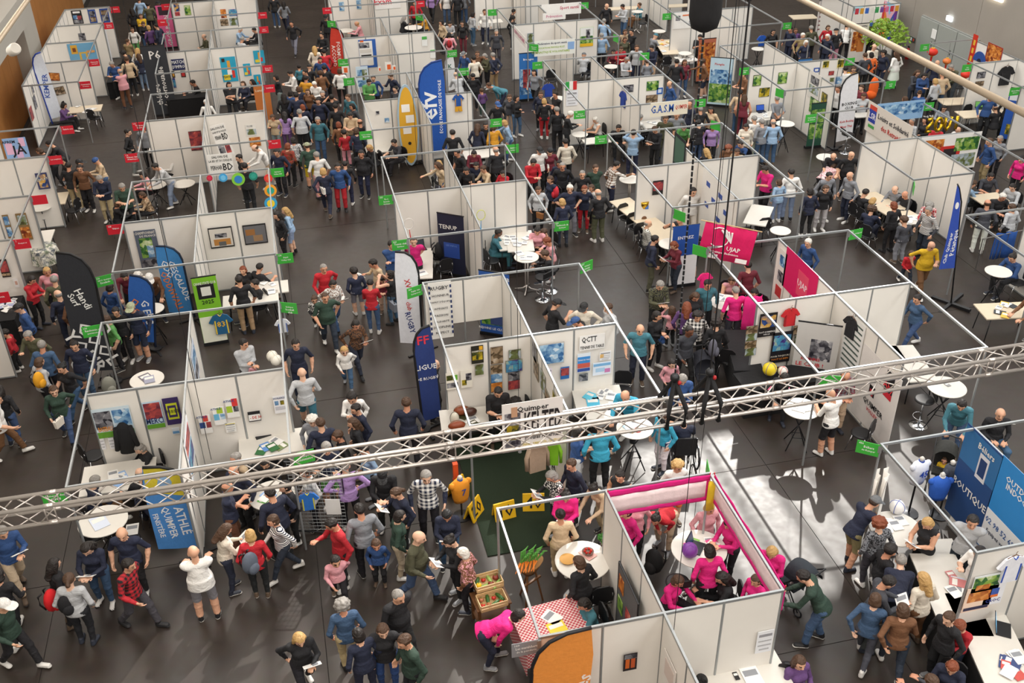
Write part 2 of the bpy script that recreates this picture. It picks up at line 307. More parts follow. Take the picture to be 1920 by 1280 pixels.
# ---------------------------------------------------------------- booth blocks: aluminium frame, cloth panels
PX = MB().box(0, 0, 1.25, .955, .022, 2.40).mesh('panel', M_PANEL); PY = MB().box(0, 0, 1.25, .022, .955, 2.40).mesh('panel', M_PANEL)
POST = MB().lathe([(.024, 0), (.024, 2.5)], 8).mesh('post', M_ALU)
_RAIL = {}
def rail(p, x0, y0, x1, y1, z=2.475, h=.05):
    L_ = round(math.hypot(x1 - x0, y1 - y0), 2); k = (L_, h)
    if k not in _RAIL: _RAIL[k] = MB().box(0, 0, 0, L_, .038, h).mesh('rail', M_ALU)
    put('rail', _RAIL[k], p, ((x0 + x1) / 2, (y0 + y1) / 2, z), math.atan2(y1 - y0, x1 - x0))
def booth(label, segs, group='exhibition booths'):
    """segs: (kind, x0, y0, x1, y1); W cloth-panel wall, R open top rail with a post at each end, H half-height hanging cloth"""
    cx = sum(s[1] + s[3] for s in segs) / (2 * len(segs)); cy = sum(s[2] + s[4] for s in segs) / (2 * len(segs))
    t = thing('exhibition_booth', label, 'booth', (cx, cy, 0), 0, group); posts = {}
    for k, x0, y0, x1, y1 in segs:
        x0, x1, y0, y1 = x0 - cx, x1 - cx, y0 - cy, y1 - cy
        L_ = math.hypot(x1 - x0, y1 - y0); n = max(1, round(L_)); ux, uy = (x1 - x0) / L_, (y1 - y0) / L_
        rail(t, x0 + ux * .02, y0 + uy * .02, x1 - ux * .02, y1 - uy * .02)
        if k == 'W': rail(t, x0 + ux * .02, y0 + uy * .02, x1 - ux * .02, y1 - uy * .02, .03, .04)
        for i in range(n + 1):
            if k == 'R' and 0 < i < n: continue
            q = (round(x0 + ux * L_ * i / n, 1), round(y0 + uy * L_ * i / n, 1)); posts.setdefault(q, (x0 + ux * L_ * i / n, y0 + uy * L_ * i / n))
        if k == 'W':
            for i in range(n):
                f = (i + .5) * L_ / n; put('panel', PX if abs(ux) > .5 else PY, t, (x0 + ux * f, y0 + uy * f, 0), sc=(L_ / n if abs(ux) > .5 else 1, L_ / n if abs(uy) > .5 else 1, 1))
        if k == 'H': MB().box((x0 + x1) / 2, (y0 + y1) / 2, 1.82, abs(x1 - x0) or .02, abs(y1 - y0) or .02, 1.2).obj('hanging_cloth', M_PANEL, t)
    for x, y in posts.values(): put('post', POST, t, (x, y, 0))
    return t
for _b in BOOTHS: booth(_b[0], _b[1])

# ---------------------------------------------------------------- lighting truss with slings, chain hoist and cables
tr = thing('lighting_truss', 'long silver box truss hanging across the hall above the booths', 'truss', (3.2, 11.02, 5.87))
TW = .135
for y in (-TW, TW):
    for z in (-TW, TW): MB().tube([(-9, y, z), (9.5, y, z)], .029, 10).obj('chord', M_TUBE, tr, smooth=True)
pitch = .57; brace = {}
def brace_mesh(dx, dy, dz):
    k = (round(dx, 3), round(dy, 3), round(dz, 3))
    if k not in brace: brace[k] = MB().tube([(0, 0, 0), (dx, dy, dz)], .010, 6).mesh('brace', M_TUBE, True)
    return brace[k]
for i in range(32):
    x = -9 + i * pitch
    for y in (-TW, TW):
        put('brace', brace_mesh(pitch / 2, 0, -2 * TW), tr, (x, y, TW)); put('brace', brace_mesh(pitch / 2, 0, 2 * TW), tr, (x + pitch / 2, y, -TW))
    for z in (-TW, TW):
        put('brace', brace_mesh(pitch / 2, 2 * TW, 0), tr, (x, -TW, z)); put('brace', brace_mesh(pitch / 2, -2 * TW, 0), tr, (x + pitch / 2, TW, z))
for x in (-6.9, -1.72, 3.1, 6.6):                           # bolted joints between truss lengths
    for y in (-TW, TW): put('brace', brace_mesh(0, 0, 2 * TW), tr, (x, y, -TW)); put('brace', brace_mesh(0, 0, 2 * TW), tr, (x + .12, y, -TW))
    for y in (-TW, TW):
        for z in (-TW, TW): MB().tube([(x, y, z), (x + .12, y, z)], .033, 8).obj('coupler', M_TUBE, tr, smooth=True)

# printed layouts shared by posters: a text page, a full picture, a framed picture
DOC = [(0, .3, .8, .12, '9a9aa0'), (0, .05, .8, .06, 'b4b4b8'), (0, -.15, .8, .06, 'b4b4b8'), (0, -.33, .6, .06, 'b4b4b8')]
FU = lambda k: [(0, 0, .96, .94, k)]
FR = lambda k: [(0, 0, .86, .8, k)]

SIGNS = [
(-7.53,53.17,2.33,0,'r','|Cinéma','small red sign above the farthest side booth on the left',-1),
(-7.53,50.13,2.33,0,'r','|Ateliers/des arts','red sign beside the blank white side booth',-1),
(-7.53,44.23,2.33,0,'r','|Harmonie/municipale','red sign above the painted brass poster booth',-1),
(-7.53,41.23,2.33,0,'r','|Conservatoire/de musique','wide red sign above the tilted concert photos',-1),
(-7.53,36.17,2.33,0,'r','6|Galerie noz','red sign reading galerie in front of the black side table',-1),
(-7.53,33.33,2.33,0,'r','|Les complices','red sign above the blue and pink lettered poster booth',-1),
(-5.14,35.87,2.33,0,'r','114|Treizour/Danse','red sign left of the blank comics fair wall',1),
(-5.14,32.87,2.33,0,'r','112|Réseau des/Médiathèques','red sign above the media library booth with pale shelf',1),
(-5.14,52.97,2.33,0,'r','|Gros plan','red sign at the top above the pink roll-up',1),
(-5.14,49.97,2.33,0,'r','|Danse','red sign overlapping the top of the pink roll-up',1),
(2.41,49.97,2.33,0,'r','|Chorale','red sign at the top centre by the pale blue sheets',1),
(2.43,47.47,2.33,-25,'g','|Bridge/club','small tilted green sign behind the red feather flag',1),
(-.61,49.97,2.33,0,'r','|Théâtre','red sign at the top right of the dark side aisle',-1),
(-.61,47.37,2.33,0,'r','|Impro/Quimper','red sign right of the framed pictures in the far block',-1),
(-.61,41.37,2.33,0,'r','|Très tôt/Théâtre','red sign right of the small rocket poster',-1),
(-.61,38.82,2.33,0,'r','|Lumières','red sign above the orange banner with light bulbs',-1),
(-.61,32.87,2.33,0,'r','110|Prep BD','red sign above a white notice near the beach photo',-1),
(-.61,30.37,2.33,0,'g','|Quimper/Volley club','green sign above the coloured paper rosettes',-1),
(2.41,41.37,2.33,0,'g','|Cap/Orientation','green sign above the leftmost orienteering marker',1),
(2.41,38.82,2.33,0,'g','|Plongée/Quimper','green sign beside the sailors in lime shirts',1),
(2.41,32.87,2.33,0,'g','|Centre nautique/Bénodet','green sign left of the yellow paddle board wall',1),
(6.89,49.97,2.33,0,'r','|Scrabble','red sign at the top right of the red lettered wall',-1),
(6.47,47.52,2.33,-40,'g','|Bridge','small green sign above the yellow shirted visitor',1),
(6.89,41.37,2.33,0,'g','|Les archers/de Kerlaz','green sign right of the wall with green notes',-1),
(6.89,38.82,2.33,0,'g','|Pesketaerien/Kemper','green sign right of the white fish flag',-1),
(6.89,32.87,2.33,0,'g','|Quimper/triathlon','green sign right of the triathlon suit wall',-1),
(9.89,47.37,2.33,0,'g','|Cyclo','green sign near the blue table at the top',1),
(6.89,30.37,2.33,0,'g','|Aviron/Quimper','green sign above the visitor in a dark waistcoat',-1),
(14.37,47.37,2.33,0,'g','|Sport/santé','green sign at the top above the federation panels',-1),
(10.34,41.25,2.33,-30,'g','|Éducation/physique','green sign tilted beside the sport health banner',-1),
(9.89,38.82,2.33,0,'g','|Judo club','green sign above the blue figure roll-up',1),
(14.37,38.82,2.33,0,'g','|Aïkido','green sign above the child in a grey hoodie',-1),
(14.07,41.6,2.33,-75,'g','','thin edge-on green sign near the couple in black',1),
(17.41,44.37,2.33,0,'g','|Yoga/Quimper','green sign above the white drawn panel',1),
(9.89,32.87,2.33,0,'g','132|Quimper/Viva Calcio','green sign under the small italian flag',1),
(9.89,30.37,2.33,0,'g','130|Krav maga/Quimper','green sign beside the blue leaflet table',1),
(14.37,32.87,2.33,0,'g','|GASM/Quimper','green sign right of the martial arts banner',-1),
(17.41,35.87,2.33,0,'g','|Aquarium/club','green sign at the left of the aquarium photos',1),
(14.01,30.58,2.33,-60,'g','','tilted green sign by the hoist cables',1),
(21.89,41.37,2.33,0,'g','|Amnesty/Quimper','green sign near the top with people in dark coats',-1),
(26.24,42.97,2.33,0,'b','|Centre LGBT','pale blue sign among the coloured bunting',-1),
(21.89,35.87,2.33,0,'g','|Club/mycologie','green sign above the yellowish notes',-1),
(25.76,36.77,2.33,0,'g','|Chine/amitié','green sign left of the red paper lantern',1),
(25.76,33.87,2.33,0,'g','|Judo/kendo','green sign above the black shirt wall',1),
(21.89,32.87,2.33,0,'g','|Spéléo/club','green sign right of the orange rescue bag',-1),
(17.57,33.1,2.33,-70,'g','','edge-on green sign above the white bar table',1),
(17.41,30.37,2.33,0,'g','|Aquariophilie/de Quimper','green sign above the green photo column',1),
(21.89,30.37,2.33,0,'g','|Loisirs/solidarité','green sign above the sky banner booth',-1),
(25.76,30.97,2.33,0,'g','|Aéromodélisme/Quimper','green sign at the far right above the laptop table',1),
(-7.53,30.13,2.33,0,'r','','red sign with a white sheet clipped over it near the round table',-1),
(-7.53,27.13,2.33,0,'r','2|Keepat vs','red sign above the floral tablecloth',-1),
(-7.53,24.08,2.33,0,'r','4|Sonia','red sign cut by the left edge above the leaflets',-1),
(-5.14,27.42,2.33,0,'r','128|Vizion','red sign beside the turquoise ropes',1),
(-5.13,24.35,2.33,18,'g','126|GDO Quimper/Escalade','tilted green sign on the climbing booth corner',1),
(-5.14,21.83,2.33,6,'g','130|Randonnée et/patrimoine','green sign in front of the dark feather flag',1),
(2.41,27.42,2.33,0,'g','222|École/kendo/Quimper','green sign left of the wall with the dark roll-up',1),
(2.41,24.42,2.33,0,'g','224|Tennis club/Quimper','green sign above the person in a pink polo shirt',1),
(-.61,24.42,2.33,0,'g','124|Ergué/Volley club','green sign above the open umbrella basket',-1),
(2.42,21.78,2.33,20,'g','226|Rugby club/Quimpérois','tilted green sign on the rugby booth corner',1),
(-.63,21.76,2.33,-25,'g','|Quimper/football/club','tilted green sign above the white football shirt',-1),
(6.89,24.42,2.33,0,'g','225|Taekwondo de/Quimper','green sign right of the white paper strewn tables',-1),
(6.87,21.96,2.33,25,'g','227|Quimper/tennis/de table','tilted green sign over the open aisle floor',-1),
(10.25,24.21,2.33,-60,'g','','tilted green sign above the striped polo person',-1),
(9.98,22.04,2.33,-50,'g','','tilted green sign left of the pink badminton flag',1),
(17.53,24.21,2.33,60,'g','|Échecs','edge-on green sign above the chess tables',1),
(14.37,21.89,2.33,8,'g','322|Club omnisports','green sign right of the empty corner booth',-1),
(-5.14,15.83,2.33,0,'g','134|Semeurs des/rues','green sign partly hidden by the truss at left',1),
(-.61,15.87,2.33,10,'g','|Quimper/athlétisme','green sign hidden behind the truss near the laptop',-1),
(6.71,13.55,2.33,75,'g','','green sign edge-on above the pink banner corner',-1),
(10.35,15.73,2.33,-25,'g','|Quimper/Volley','green sign behind the truss near the volleyballs',-1),
(9.94,13.47,2.33,-38,'g','426|Béliers/de Kemper','tilted green sign at the white cloth of the team shop',1),
(2.41,10.32,2.33,0,'y','160|Les maraîchers/de la penderie','grey sign reading maraîchers at the bottom booth corner',1),
]

POSTERS = [
(-9.174,44.17,1.909,0,.423,.325,'2a1a12',FU(2),[],'dark concert photo tilted on the side booth wall','photo','poster',8),
(-9.09,44.17,1.317,0,.39,.333,'20242c',FU(0),[],'lower tilted orchestra photo on the side booth wall','photo','poster',-8),
(-8.395,47.17,1.984,0,1.13,.848,'6ea9cf',[(-.28,.2,.24,.45,'d9a63a'),(-.28,.18,.12,.2,'7a3e12'),(.02,-.2,.3,.5,'d8b04a'),(.02,-.18,.16,.3,'6ea9cf'),(.3,.05,.3,.12,'d9a063')],[],'blue poster painted with brass instruments'),
(-8.77,50.07,1.91,0,.289,.387,'5d6164',FU(5),[],'small grey and black notice on a blank wall','notice'),
(-9.318,53.17,2.105,0,.464,.634,'16171c',[(0,.36,.7,.14,'f0f0f0'),(-.2,0,.4,.3,1),(.2,-.05,.4,.3,4),(0,-.32,.8,.25,5)],[],'black poster with a white headline in the far side booth'),
(-8.618,53.17,2.088,0,.343,.659,'2c4f9c',[(0,.2,.75,.36,5),(0,-.2,.75,.36,0)],[],'blue poster with two vehicle photos in the far side booth'),
(-8.058,53.17,2.091,0,.397,.663,'2b4c97',[(0,.2,.75,.36,0),(0,-.2,.75,.36,5)],[],'second blue poster beside the red signs in the far side booth'),
(-8.903,34.57,2.367,0,.72,.794,'8fb4e4',[(-.28,.05,.3,.5,'e6b9d9'),(.3,.3,.24,.36,'e6b9d9'),(.1,-.2,.28,.4,'d9b6dd')],[('APREM','1d2436',-.25,.34,.12),('JÀ','17181d',.12,-.04,.62)],'large blue and pink poster reading APREM JÀ'),
(-4.266,44.37,1.941,0,.52,.467,'232a55',[],[('MATCH','f2f2f2',0,.22,.3),("D'IMPRO",'f2f2f2',0,-.2,.3)],"navy sign reading MATCH D'IMPRO on the white wall"),
(-4.533,44.37,1.545,0,.117,.278,'1d1d20',[(0,0,.6,.6,'d99a3a')],[],'small black roundel left under the improv sign','emblem'),
(-4.135,44.37,1.533,0,.19,.273,'1c1c20',[(0,0,.7,.7,'c03030')],[],'small black and red roundel right under the improv sign','emblem'),
(-4.562,44.37,1.184,0,.114,.412,'7a4a8a',FU(6),[],'small purple poster low under the improv sign'),
(-2.239,44.37,1.568,0,.634,1.058,'2aa5c8',[(.02,.1,.2,.5,'e2a23a'),(.02,-.12,.3,.2,'f2f2f2'),(-.2,-.32,.42,.22,'e9d43a'),(.25,-.2,.18,.3,'d8382c'),(-.3,.38,.2,.14,'3a2a20')],[('TEATR','1d1d1d',-.2,-.3,.09)],'large turquoise poster with a yellow banana rocket'),
(-1.495,44.37,1.484,0,.3,.527,'2aa5c8',[(.02,.1,.22,.5,'e2a23a'),(-.2,-.3,.42,.22,'e9d43a'),(.2,-.2,.2,.3,'d8382c')],[],'middle turquoise rocket poster on the white wall'),
(-.924,44.37,1.989,0,.444,.55,'2aa5c8',[(.02,.1,.22,.5,'e2a23a'),(-.2,-.3,.42,.22,'e9d43a'),(.2,-.2,.2,.3,'d8382c')],[],'upper right turquoise rocket poster near the aisle'),
(-1.128,44.37,.997,0,.294,.493,'2aa5c8',[(.02,.1,.22,.5,'e2a23a'),(.2,-.2,.2,.3,'d8382c')],[],'lowest turquoise rocket poster above the bright screen'),
(-4.65,52.97,2.285,0,.244,.38,'232038',FU(8),[],'dark portrait photo at the top of the far wall','photo'),
(-4.164,52.97,2.112,0,.282,.468,'8a9a4a',FU(3),[],'green and gold picture at the top of the far wall','photo'),
(-4.67,52.97,1.97,0,.231,.183,'d85a6a',FR(4),[],'small pinkish card under the dark portrait','card'),
(-2.5,52.97,1.825,0,.265,.42,'c4533a',FU(2),[],'orange abstract print on the far right wall'),
(-2.04,52.97,1.843,0,.399,.327,'8a6fb4',FU(6),[],'violet landscape print on the far right wall'),
(-2.525,52.97,1.395,0,.374,.322,'4a4038',FU(0),[],'brown landscape print on the far right wall'),
(-2.077,52.97,1.407,0,.383,.362,'7a8a9a',FU(7),[],'print of a building at dusk on the far right wall'),
(-3.334,35.87,1.621,0,.433,.714,'4a2f2c',FU(4),[],'red and brown figure photo on the comics fair wall','photo'),
(-1.395,35.87,1.819,0,.366,.419,'e8e6e0',[(0,-.15,.9,.5,7)],[('PLUIE','8d9096',-.1,.36,.14)],'seaside print with grey rocks on the white wall'),
(-1.327,35.87,1.38,0,.395,.342,'caa98a',FU(2),[],'beach photo of children on the white wall','photo'),
(-2.29,33.57,2.382,0,.479,1.099,'eceae6',[(-.22,-.28,.4,.26,5),(.2,-.3,.34,.26,4)],[('SALON DE','1d1d1d',-.05,.4,.07),('LA BD ET DU DISQUE','1d1d1d',0,.28,.07),('PERHAR','1d1d1d',-.2,.1,.12,0,.42),('BD','1d1d1d',.26,.1,.2,0,.4)],'tall white comics fair board with two small covers','sign board','standing_sign',-9),
(-2.423,32.92,1.791,0,.789,.742,'efeeea',[],[('SALON DE','1d1d1d',0,.36,.11),('LA BD ET DU DISQUE','1d1d1d',0,.18,.12),('PERHAR','1d1d1d',-.2,-.14,.2,0,.46),('BD','1d1d1d',.26,-.14,.32,0,.4)],'wide white comics fair sign in front of the tall board','sign board','standing_sign',0),
(3.689,44.37,1.751,0,.742,1.225,'2f62b4',[(-.1,.02,.78,.86,'ecebe8'),(-.18,.3,.6,.18,5),(-.12,.1,.66,.12,'d8d4cc'),(-.1,-.08,.6,.1,'2a2a2a'),(.1,-.32,.3,.2,'e6e2da'),(-.3,.45,.2,.06,'e06a2a')],[],'blue info board with white plan sheets and orange tabs','board'),
(6.199,44.37,2.102,0,.244,.438,'eef0ee',[(0,.3,.9,.3,'55b055')],[],'white note with green heading on the pale wall','notice'),
(6.529,44.37,1.513,0,.235,.374,'eef0ee',[(0,.4,.9,.16,'55b055')],[],'lower white note with thin green heading','notice'),
(3.303,52.97,1.756,0,.248,.446,'9fc3d8',FR(1),[],'left pale blue sheet on the far wall','notice'),
(4.173,52.97,1.79,0,.24,.452,'9fc3d8',FR(1),[],'right pale blue sheet on the far wall','notice'),
(5.643,52.97,1.778,0,1.279,.607,'efedea',[],[('Exam','d0384a',-.2,.1,.5)],'white wall sheet with red handwriting','sheet'),
(3.132,35.87,2.03,0,.138,.144,'dcdcd8',FR(5),[],'small card on the wall left of the paddle board','card'),
(3.45,35.87,1.722,0,.189,.201,'dcdcd8',FR(1),[],'small pale card low left of the paddle board','card'),
(2.45,41.37,2.061,0,.246,.339,'f2efe9',[(.12,-.12,.6,.6,'e8642a')],[],'leftmost hanging orange and white orienteering marker','marker'),
(4.217,41.37,2.043,0,.253,.342,'f2efe9',[(.12,-.12,.6,.6,'e8642a')],[],'largest hanging orange and white marker near the spine','marker'),
(3.85,41.37,1.959,0,.105,.186,'f2efe9',[(.12,-.12,.6,.6,'e8642a')],[],'small orange marker left of the largest marker','marker'),
(4.449,41.37,1.958,0,.139,.2,'f2efe9',[(.12,-.12,.6,.6,'e8642a')],[],'small orange marker right of the largest marker','marker'),
(3.121,41.27,1.711,0,.49,.874,'cfe0ee',[(-.2,.2,.4,.3,1),(.2,.1,.4,.5,7),(0,-.3,.8,.3,1)],[],'blue and white map panel behind the lime shirted sailors','panel'),
(10.982,44.37,1.844,0,.274,.449,'3a5a8a',FU(7),[],'small photo on the far federation wall','photo'),
(11.283,41.35,2.241,0,1.781,.638,'eef0ea',[(.4,.05,.16,.5,'8fb4e4')],[('La Fédération du sport santé','23305a',-.1,.3,.18),('ÉDUCATION PHYSIQUE ET','9ab82a',-.1,.02,.17),('GYMNASTIQUE VOLONTAIRE','9ab82a',-.1,-.26,.17)],'long white sport health federation banner on the booth front','banner'),
(13.605,44.37,1.703,0,.626,.854,'9fc07a',[(0,.25,.98,.48,'e6e8e6'),(0,-.15,.9,.4,3),(.1,.15,.3,.5,5),(0,-.42,.98,.16,'e6b82a')],[],'photo poster of a leaping athlete over yellow ground'),
(13.237,47.35,2.256,0,1.947,.53,'f0eeea',[],[('Sport santé','c03a5a',.2,.1,.36)],'white banner with pink writing at the back rail','banner'),
(12.077,44.37,2.739,0,1.048,.31,'f0eeea',[],[('Prévention','d07a9a',0,0,.4)],'white strip with pink writing on the far federation wall','banner'),
(10.438,35.87,2.384,0,.441,.325,'eceae6',[(-.33,0,.33,1,'2f9e4a'),(.33,0,.33,1,'c8282c')],[],'small italian flag laid flat on the wall','flag'),
(10.475,35.87,1.903,0,.454,.59,'e6e8ee',DOC,[],'white printed notice under the italian flag','notice'),
(12.708,35.87,2.069,0,.403,.285,'4a4a4e',FU(5),[],'dark group photo on the martial arts wall','photo'),
(13.679,35.87,2.091,0,.485,.366,'4a7a5a',FU(3),[],'green lake photo on the martial arts wall','photo'),
(13.979,35.87,1.863,0,.278,.282,'eceae6',[(0,0,.9,.9,'2c5fae'),(0,0,.5,.5,'cfd8e8')],[],'round blue emblem on the martial arts wall','emblem'),
(13.677,35.87,1.557,0,.471,.349,'5a2f28',FU(0),[],'dark brown photo low on the martial arts wall','photo'),
(13.19,32.83,2.259,0,1.412,.515,'e9e2cf',[],[('G.A.S.M','2456a8',-.18,0,.56,0,.6),('QUIMPER','c8382c',.32,.04,.34,0,.32)],'cream banner reading G.A.S.M QUIMPER','banner'),
(18.288,44.37,2.101,0,1.101,.747,'efeeea',[(-.3,.15,.2,.3,5),(.3,-.2,.2,.3,5),(.1,.3,.4,.08,'e07a4a')],[],'white drawn info panel near the hoist bag','panel'),
(17.999,35.87,1.917,0,.345,.439,'20301a',[(0,0,.9,.9,3)],[],'leftmost green fish photo on the aquarium wall','photo'),
(18.366,35.87,1.411,0,.442,.363,'2a3018',FU(9),[],'yellow coral photo on the aquarium wall','photo'),
(19.076,35.87,1.923,0,.391,.455,'3f5f2a',FU(3),[],'tall green plant photo on the aquarium wall','photo'),
(20.871,35.87,2.312,0,.277,.294,'e6dcae',FR(9),[],'pale yellow note left on the mushroom wall','notice'),
(21.508,35.87,2.29,0,.292,.359,'e6dcae',FR(9),[],'pale yellow note right on the mushroom wall','notice'),
(20.498,35.87,2.118,0,.24,.18,'2f55a8',[(0,0,.6,.5,'eceae6')],[],'small blue logo sheet on the mushroom wall','logo'),
(21.166,35.87,1.935,0,.229,.164,'3a1414',FU(4),[],'small dark red photo on the mushroom wall','photo'),
(21.237,35.87,1.663,0,.206,.191,'c9c2b8',FR(7),[],'small grey photo on the mushroom wall','photo'),
(21.531,35.87,1.613,0,.311,.325,'b8c4d4',FR(1),[],'small blue group photo on the mushroom wall','photo'),
(20.775,30.33,2.293,0,1.839,.665,'8fb6dc',[(0,.1,.94,.55,1)],[],'pale blue sky banner along the booth rail','banner'),
(20.829,27.37,1.877,0,2.198,1.246,'f0eeec',[(-.28,.22,.34,.36,2),(.02,-.02,.34,.42,'c8302c'),(.02,-.02,.22,.26,'2a2024'),(.28,.2,.4,.36,3),(.26,-.25,.4,.36,7),(-.3,-.25,.3,.3,1)],[],'large white panel with landscape photos and a red roundel','panel'),
(26.471,33.87,2.001,0,.37,.253,'26282a',FU(5),[],'upper small dark photo on the black shirt wall','photo'),
(26.477,33.87,1.657,0,.382,.204,'26282a',FU(0),[],'lower small dark photo on the black shirt wall','photo'),
(-8.582,30.07,1.616,0,.172,.764,'8a6f48',[(0,.25,.8,.36,1),(0,-.22,.8,.4,1)],[],'brown frame with two blue landscape prints','frame'),
(-8.147,30.07,1.561,0,.302,.871,'8a6f48',[(0,.25,.8,.36,7),(0,-.22,.8,.4,2)],[],'brown frame with a harbour print and sunset print','frame'),
(-8.064,33.27,1.694,0,.359,.56,'3a3f6a',[(0,0,.7,.8,8)],[('REPLAY','e8e0c0',0,.1,.14,-12)],'navy and yellow comic poster near the red sign'),
(-8.139,27.07,1.697,0,.225,.545,'2a1c16',[(0,.1,.9,.6,4)],[('MEMOIRES','e8c9a0',0,-.35,.14)],'dark red performance poster at the left edge'),
(-7.956,27.07,1.22,0,.124,.282,'e2e0de',[(0,0,.5,.4,'c8a090')],[],'pale notice right of the dark red poster','notice'),
(-4.389,27.39,1.621,0,.578,1.222,'5a6272',[(-.05,.05,.6,.5,3),(.1,-.05,.3,.3,1),(0,-.35,.9,.2,5)],[('CHAMPIONNAT','e8e4da',0,.43,.07),('DE FRANCE','e8e4da',.1,.35,.05)],'large climbing championship poster on the white wall'),
(-2.365,27.39,1.745,0,.664,.643,'1d1d1f',[(0,0,.92,.86,'cfcac2'),(.02,-.22,.7,.3,'b07a3a'),(0,.1,.5,.2,5),(.02,-.3,.3,.2,'5a5a5a')],[],'left framed photo of a billiard table','framed photo'),
(-1.414,27.39,1.729,0,.65,.622,'1d1d1f',[(0,0,.92,.86,'6a6a6e'),(-.2,.12,.4,.3,'9a6a3a'),(.1,-.2,.4,.3,'9a7a5a')],[],'right framed photo of a billiard room','framed photo'),
(3.045,21.81,1.688,0,.576,1.626,'efede8',[(-.46,.42,.07,.05,'2a3a6a'),(-.46,.33,.07,.05,'2a3a6a'),(-.46,.24,.07,.05,'2a3a6a'),(-.46,.15,.07,.05,'2a3a6a'),(-.46,.06,.07,.05,'2a3a6a'),(-.46,-.03,.07,.05,'2a3a6a'),(-.46,-.12,.07,.05,'2a3a6a'),(-.46,-.21,.07,.05,'2a3a6a'),(-.46,-.3,.07,.05,'2a3a6a'),(-.46,-.39,.07,.05,'2a3a6a'),(.46,.42,.07,.05,'2a3a6a'),(.46,.33,.07,.05,'2a3a6a'),(.46,.24,.07,.05,'2a3a6a'),(.46,.15,.07,.05,'2a3a6a'),(.46,.06,.07,.05,'2a3a6a'),(.46,-.03,.07,.05,'2a3a6a'),(.46,-.12,.07,.05,'2a3a6a'),(.46,-.21,.07,.05,'2a3a6a'),(.46,-.3,.07,.05,'2a3a6a'),(.46,-.39,.07,.05,'2a3a6a')],[('RUGBY','1d1d24',-.05,.41,.065),('HONNEUR','2a2a30',0,.28,.04),("ESPRIT D'ÉQUIPE",'2a2a30',0,.17,.04),('INTÉGRITÉ','2a2a30',0,.05,.04),('PASSION','2a2a30',0,-.07,.04),('SOLIDARITÉ','2a2a30',0,-.18,.04),('DISCIPLINE','2a2a30',0,-.28,.04),('RESPECT','2a2a30',0,-.38,.04)],'tall white rugby values banner with checked edges','banner','banner',0),
(10.816,27.39,1.777,0,.344,.471,'1d1a1a',[(0,.1,.9,.6,4)],[],'small black and red match poster on the trophy wall'),
(10.442,18.82,1.887,0,.446,.648,'1a1718',[(0,.15,.85,.5,8)],[('TOUT COMMENCE','eceae6',0,-.3,.07),('PAR LÀ','eceae6',0,-.4,.07)],'black poster with players above the black table'),
(10.885,18.82,1.185,0,.525,.875,'17151c',[(0,.15,.85,.5,6)],[('POUR TOUJOURS','f0e8d8',0,-.28,.07),('TOUT LE BIEN','e08a3a',0,-.38,.06)],'dark poster with orange lettering low on the volley wall'),
(11.308,18.82,1.625,0,.336,.24,'5a4030',FU(0),[],'small brown team photo right of the red jersey','photo'),
(11.312,18.82,1.359,0,.211,.239,'5a4838',FU(7),[],'lower brown team photo on the volley wall','photo'),
(10.046,18.82,1.81,0,.299,.214,'4a4038',FU(0),[],'upper small team photo at the volley wall edge','photo'),
(10.053,18.82,1.609,0,.299,.205,'4a4038',FU(7),[],'second small team photo at the volley wall edge','photo'),
(10.061,18.82,1.388,0,.3,.207,'4a4038',FU(0),[],'third small team photo at the volley wall edge','photo'),
(10.081,18.82,1.181,0,.292,.219,'4a4038',FU(7),[],'lowest small team photo at the volley wall edge','photo'),
(-4.502,18.82,1.764,0,.76,.744,'cfe0ea',[(-.25,.1,.46,.6,5),(.25,.1,.46,.6,1),(0,-.4,.98,.2,'5f9a2a')],[('BASEBALL','e0902a',-.24,-.2,.16,0,.4),('SOFTBALL','e8e4d8',.26,-.2,.14,0,.36)],'wide baseball poster with green grass'),
(-3.673,18.82,1.797,0,.375,.691,'bcd4e8',[(0,.15,.9,.6,4),(0,-.42,.98,.16,'5f9a2a')],[('MERCI','22386a',0,-.22,.22)],'poster of cheering players reading MERCI'),
(-3.28,18.82,1.827,0,.323,.692,'3a2a5e',[(0,0,.7,.6,'c8d02a'),(0,0,.54,.44,'3a2a5e'),(0,0,.36,.26,'c8d02a')],[('1.FUI BUSTER','2a2a2a',0,0,.12)],'purple poster with yellow spiral rings'),
(-4.832,18.82,1.299,0,.087,.412,'e6e6ea',DOC,[],'left pale paper under the baseball poster','notice'),
(-4.65,18.82,1.277,0,.109,.406,'e9e9ee',[(.2,.35,.4,.2,'4a5a9a')]+DOC,[],'right pale paper under the baseball poster','notice'),
(-3.307,18.82,1.305,0,.149,.161,'dfe6ee',[(0,-.2,.9,.4,'6a9ac8')],[],'small blue and white card under the purple poster','card'),
(-2.676,18.82,1.371,0,.253,.498,'f0efec',[(-.25,-.05,.46,.3,'2b4a8a'),(.28,-.05,.4,.3,4),(.1,.3,.4,.3,'d8483a')],[('ATHLÉ','2b4a8a',-.2,.4,.14)],'lowest of the four stepped athletics cards'),
(-2.353,18.82,1.533,0,.245,.468,'f0efec',[(-.25,-.05,.46,.34,'6ab4d8'),(.28,-.05,.4,.3,1),(.1,.3,.5,.3,'a9c83a')],[('ATHLÉ','2b4a8a',-.2,.42,.14)],'second stepped athletics card from the bottom'),
(-2.054,18.82,1.688,0,.261,.492,'f0efec',[(-.25,-.05,.46,.34,'a9c83a'),(.28,-.05,.4,.3,5),(.25,.3,.46,.4,'d83a3a')],[('ATHLÉ','2b4a8a',-.2,.4,.14)],'highest stepped athletics card beside the panel joint'),
(-2.167,18.82,1.188,0,.22,.252,'eeeeea',[(0,.35,.9,.12,'d8c83a')]+DOC,[],'white table of figures under the athletics cards','notice'),
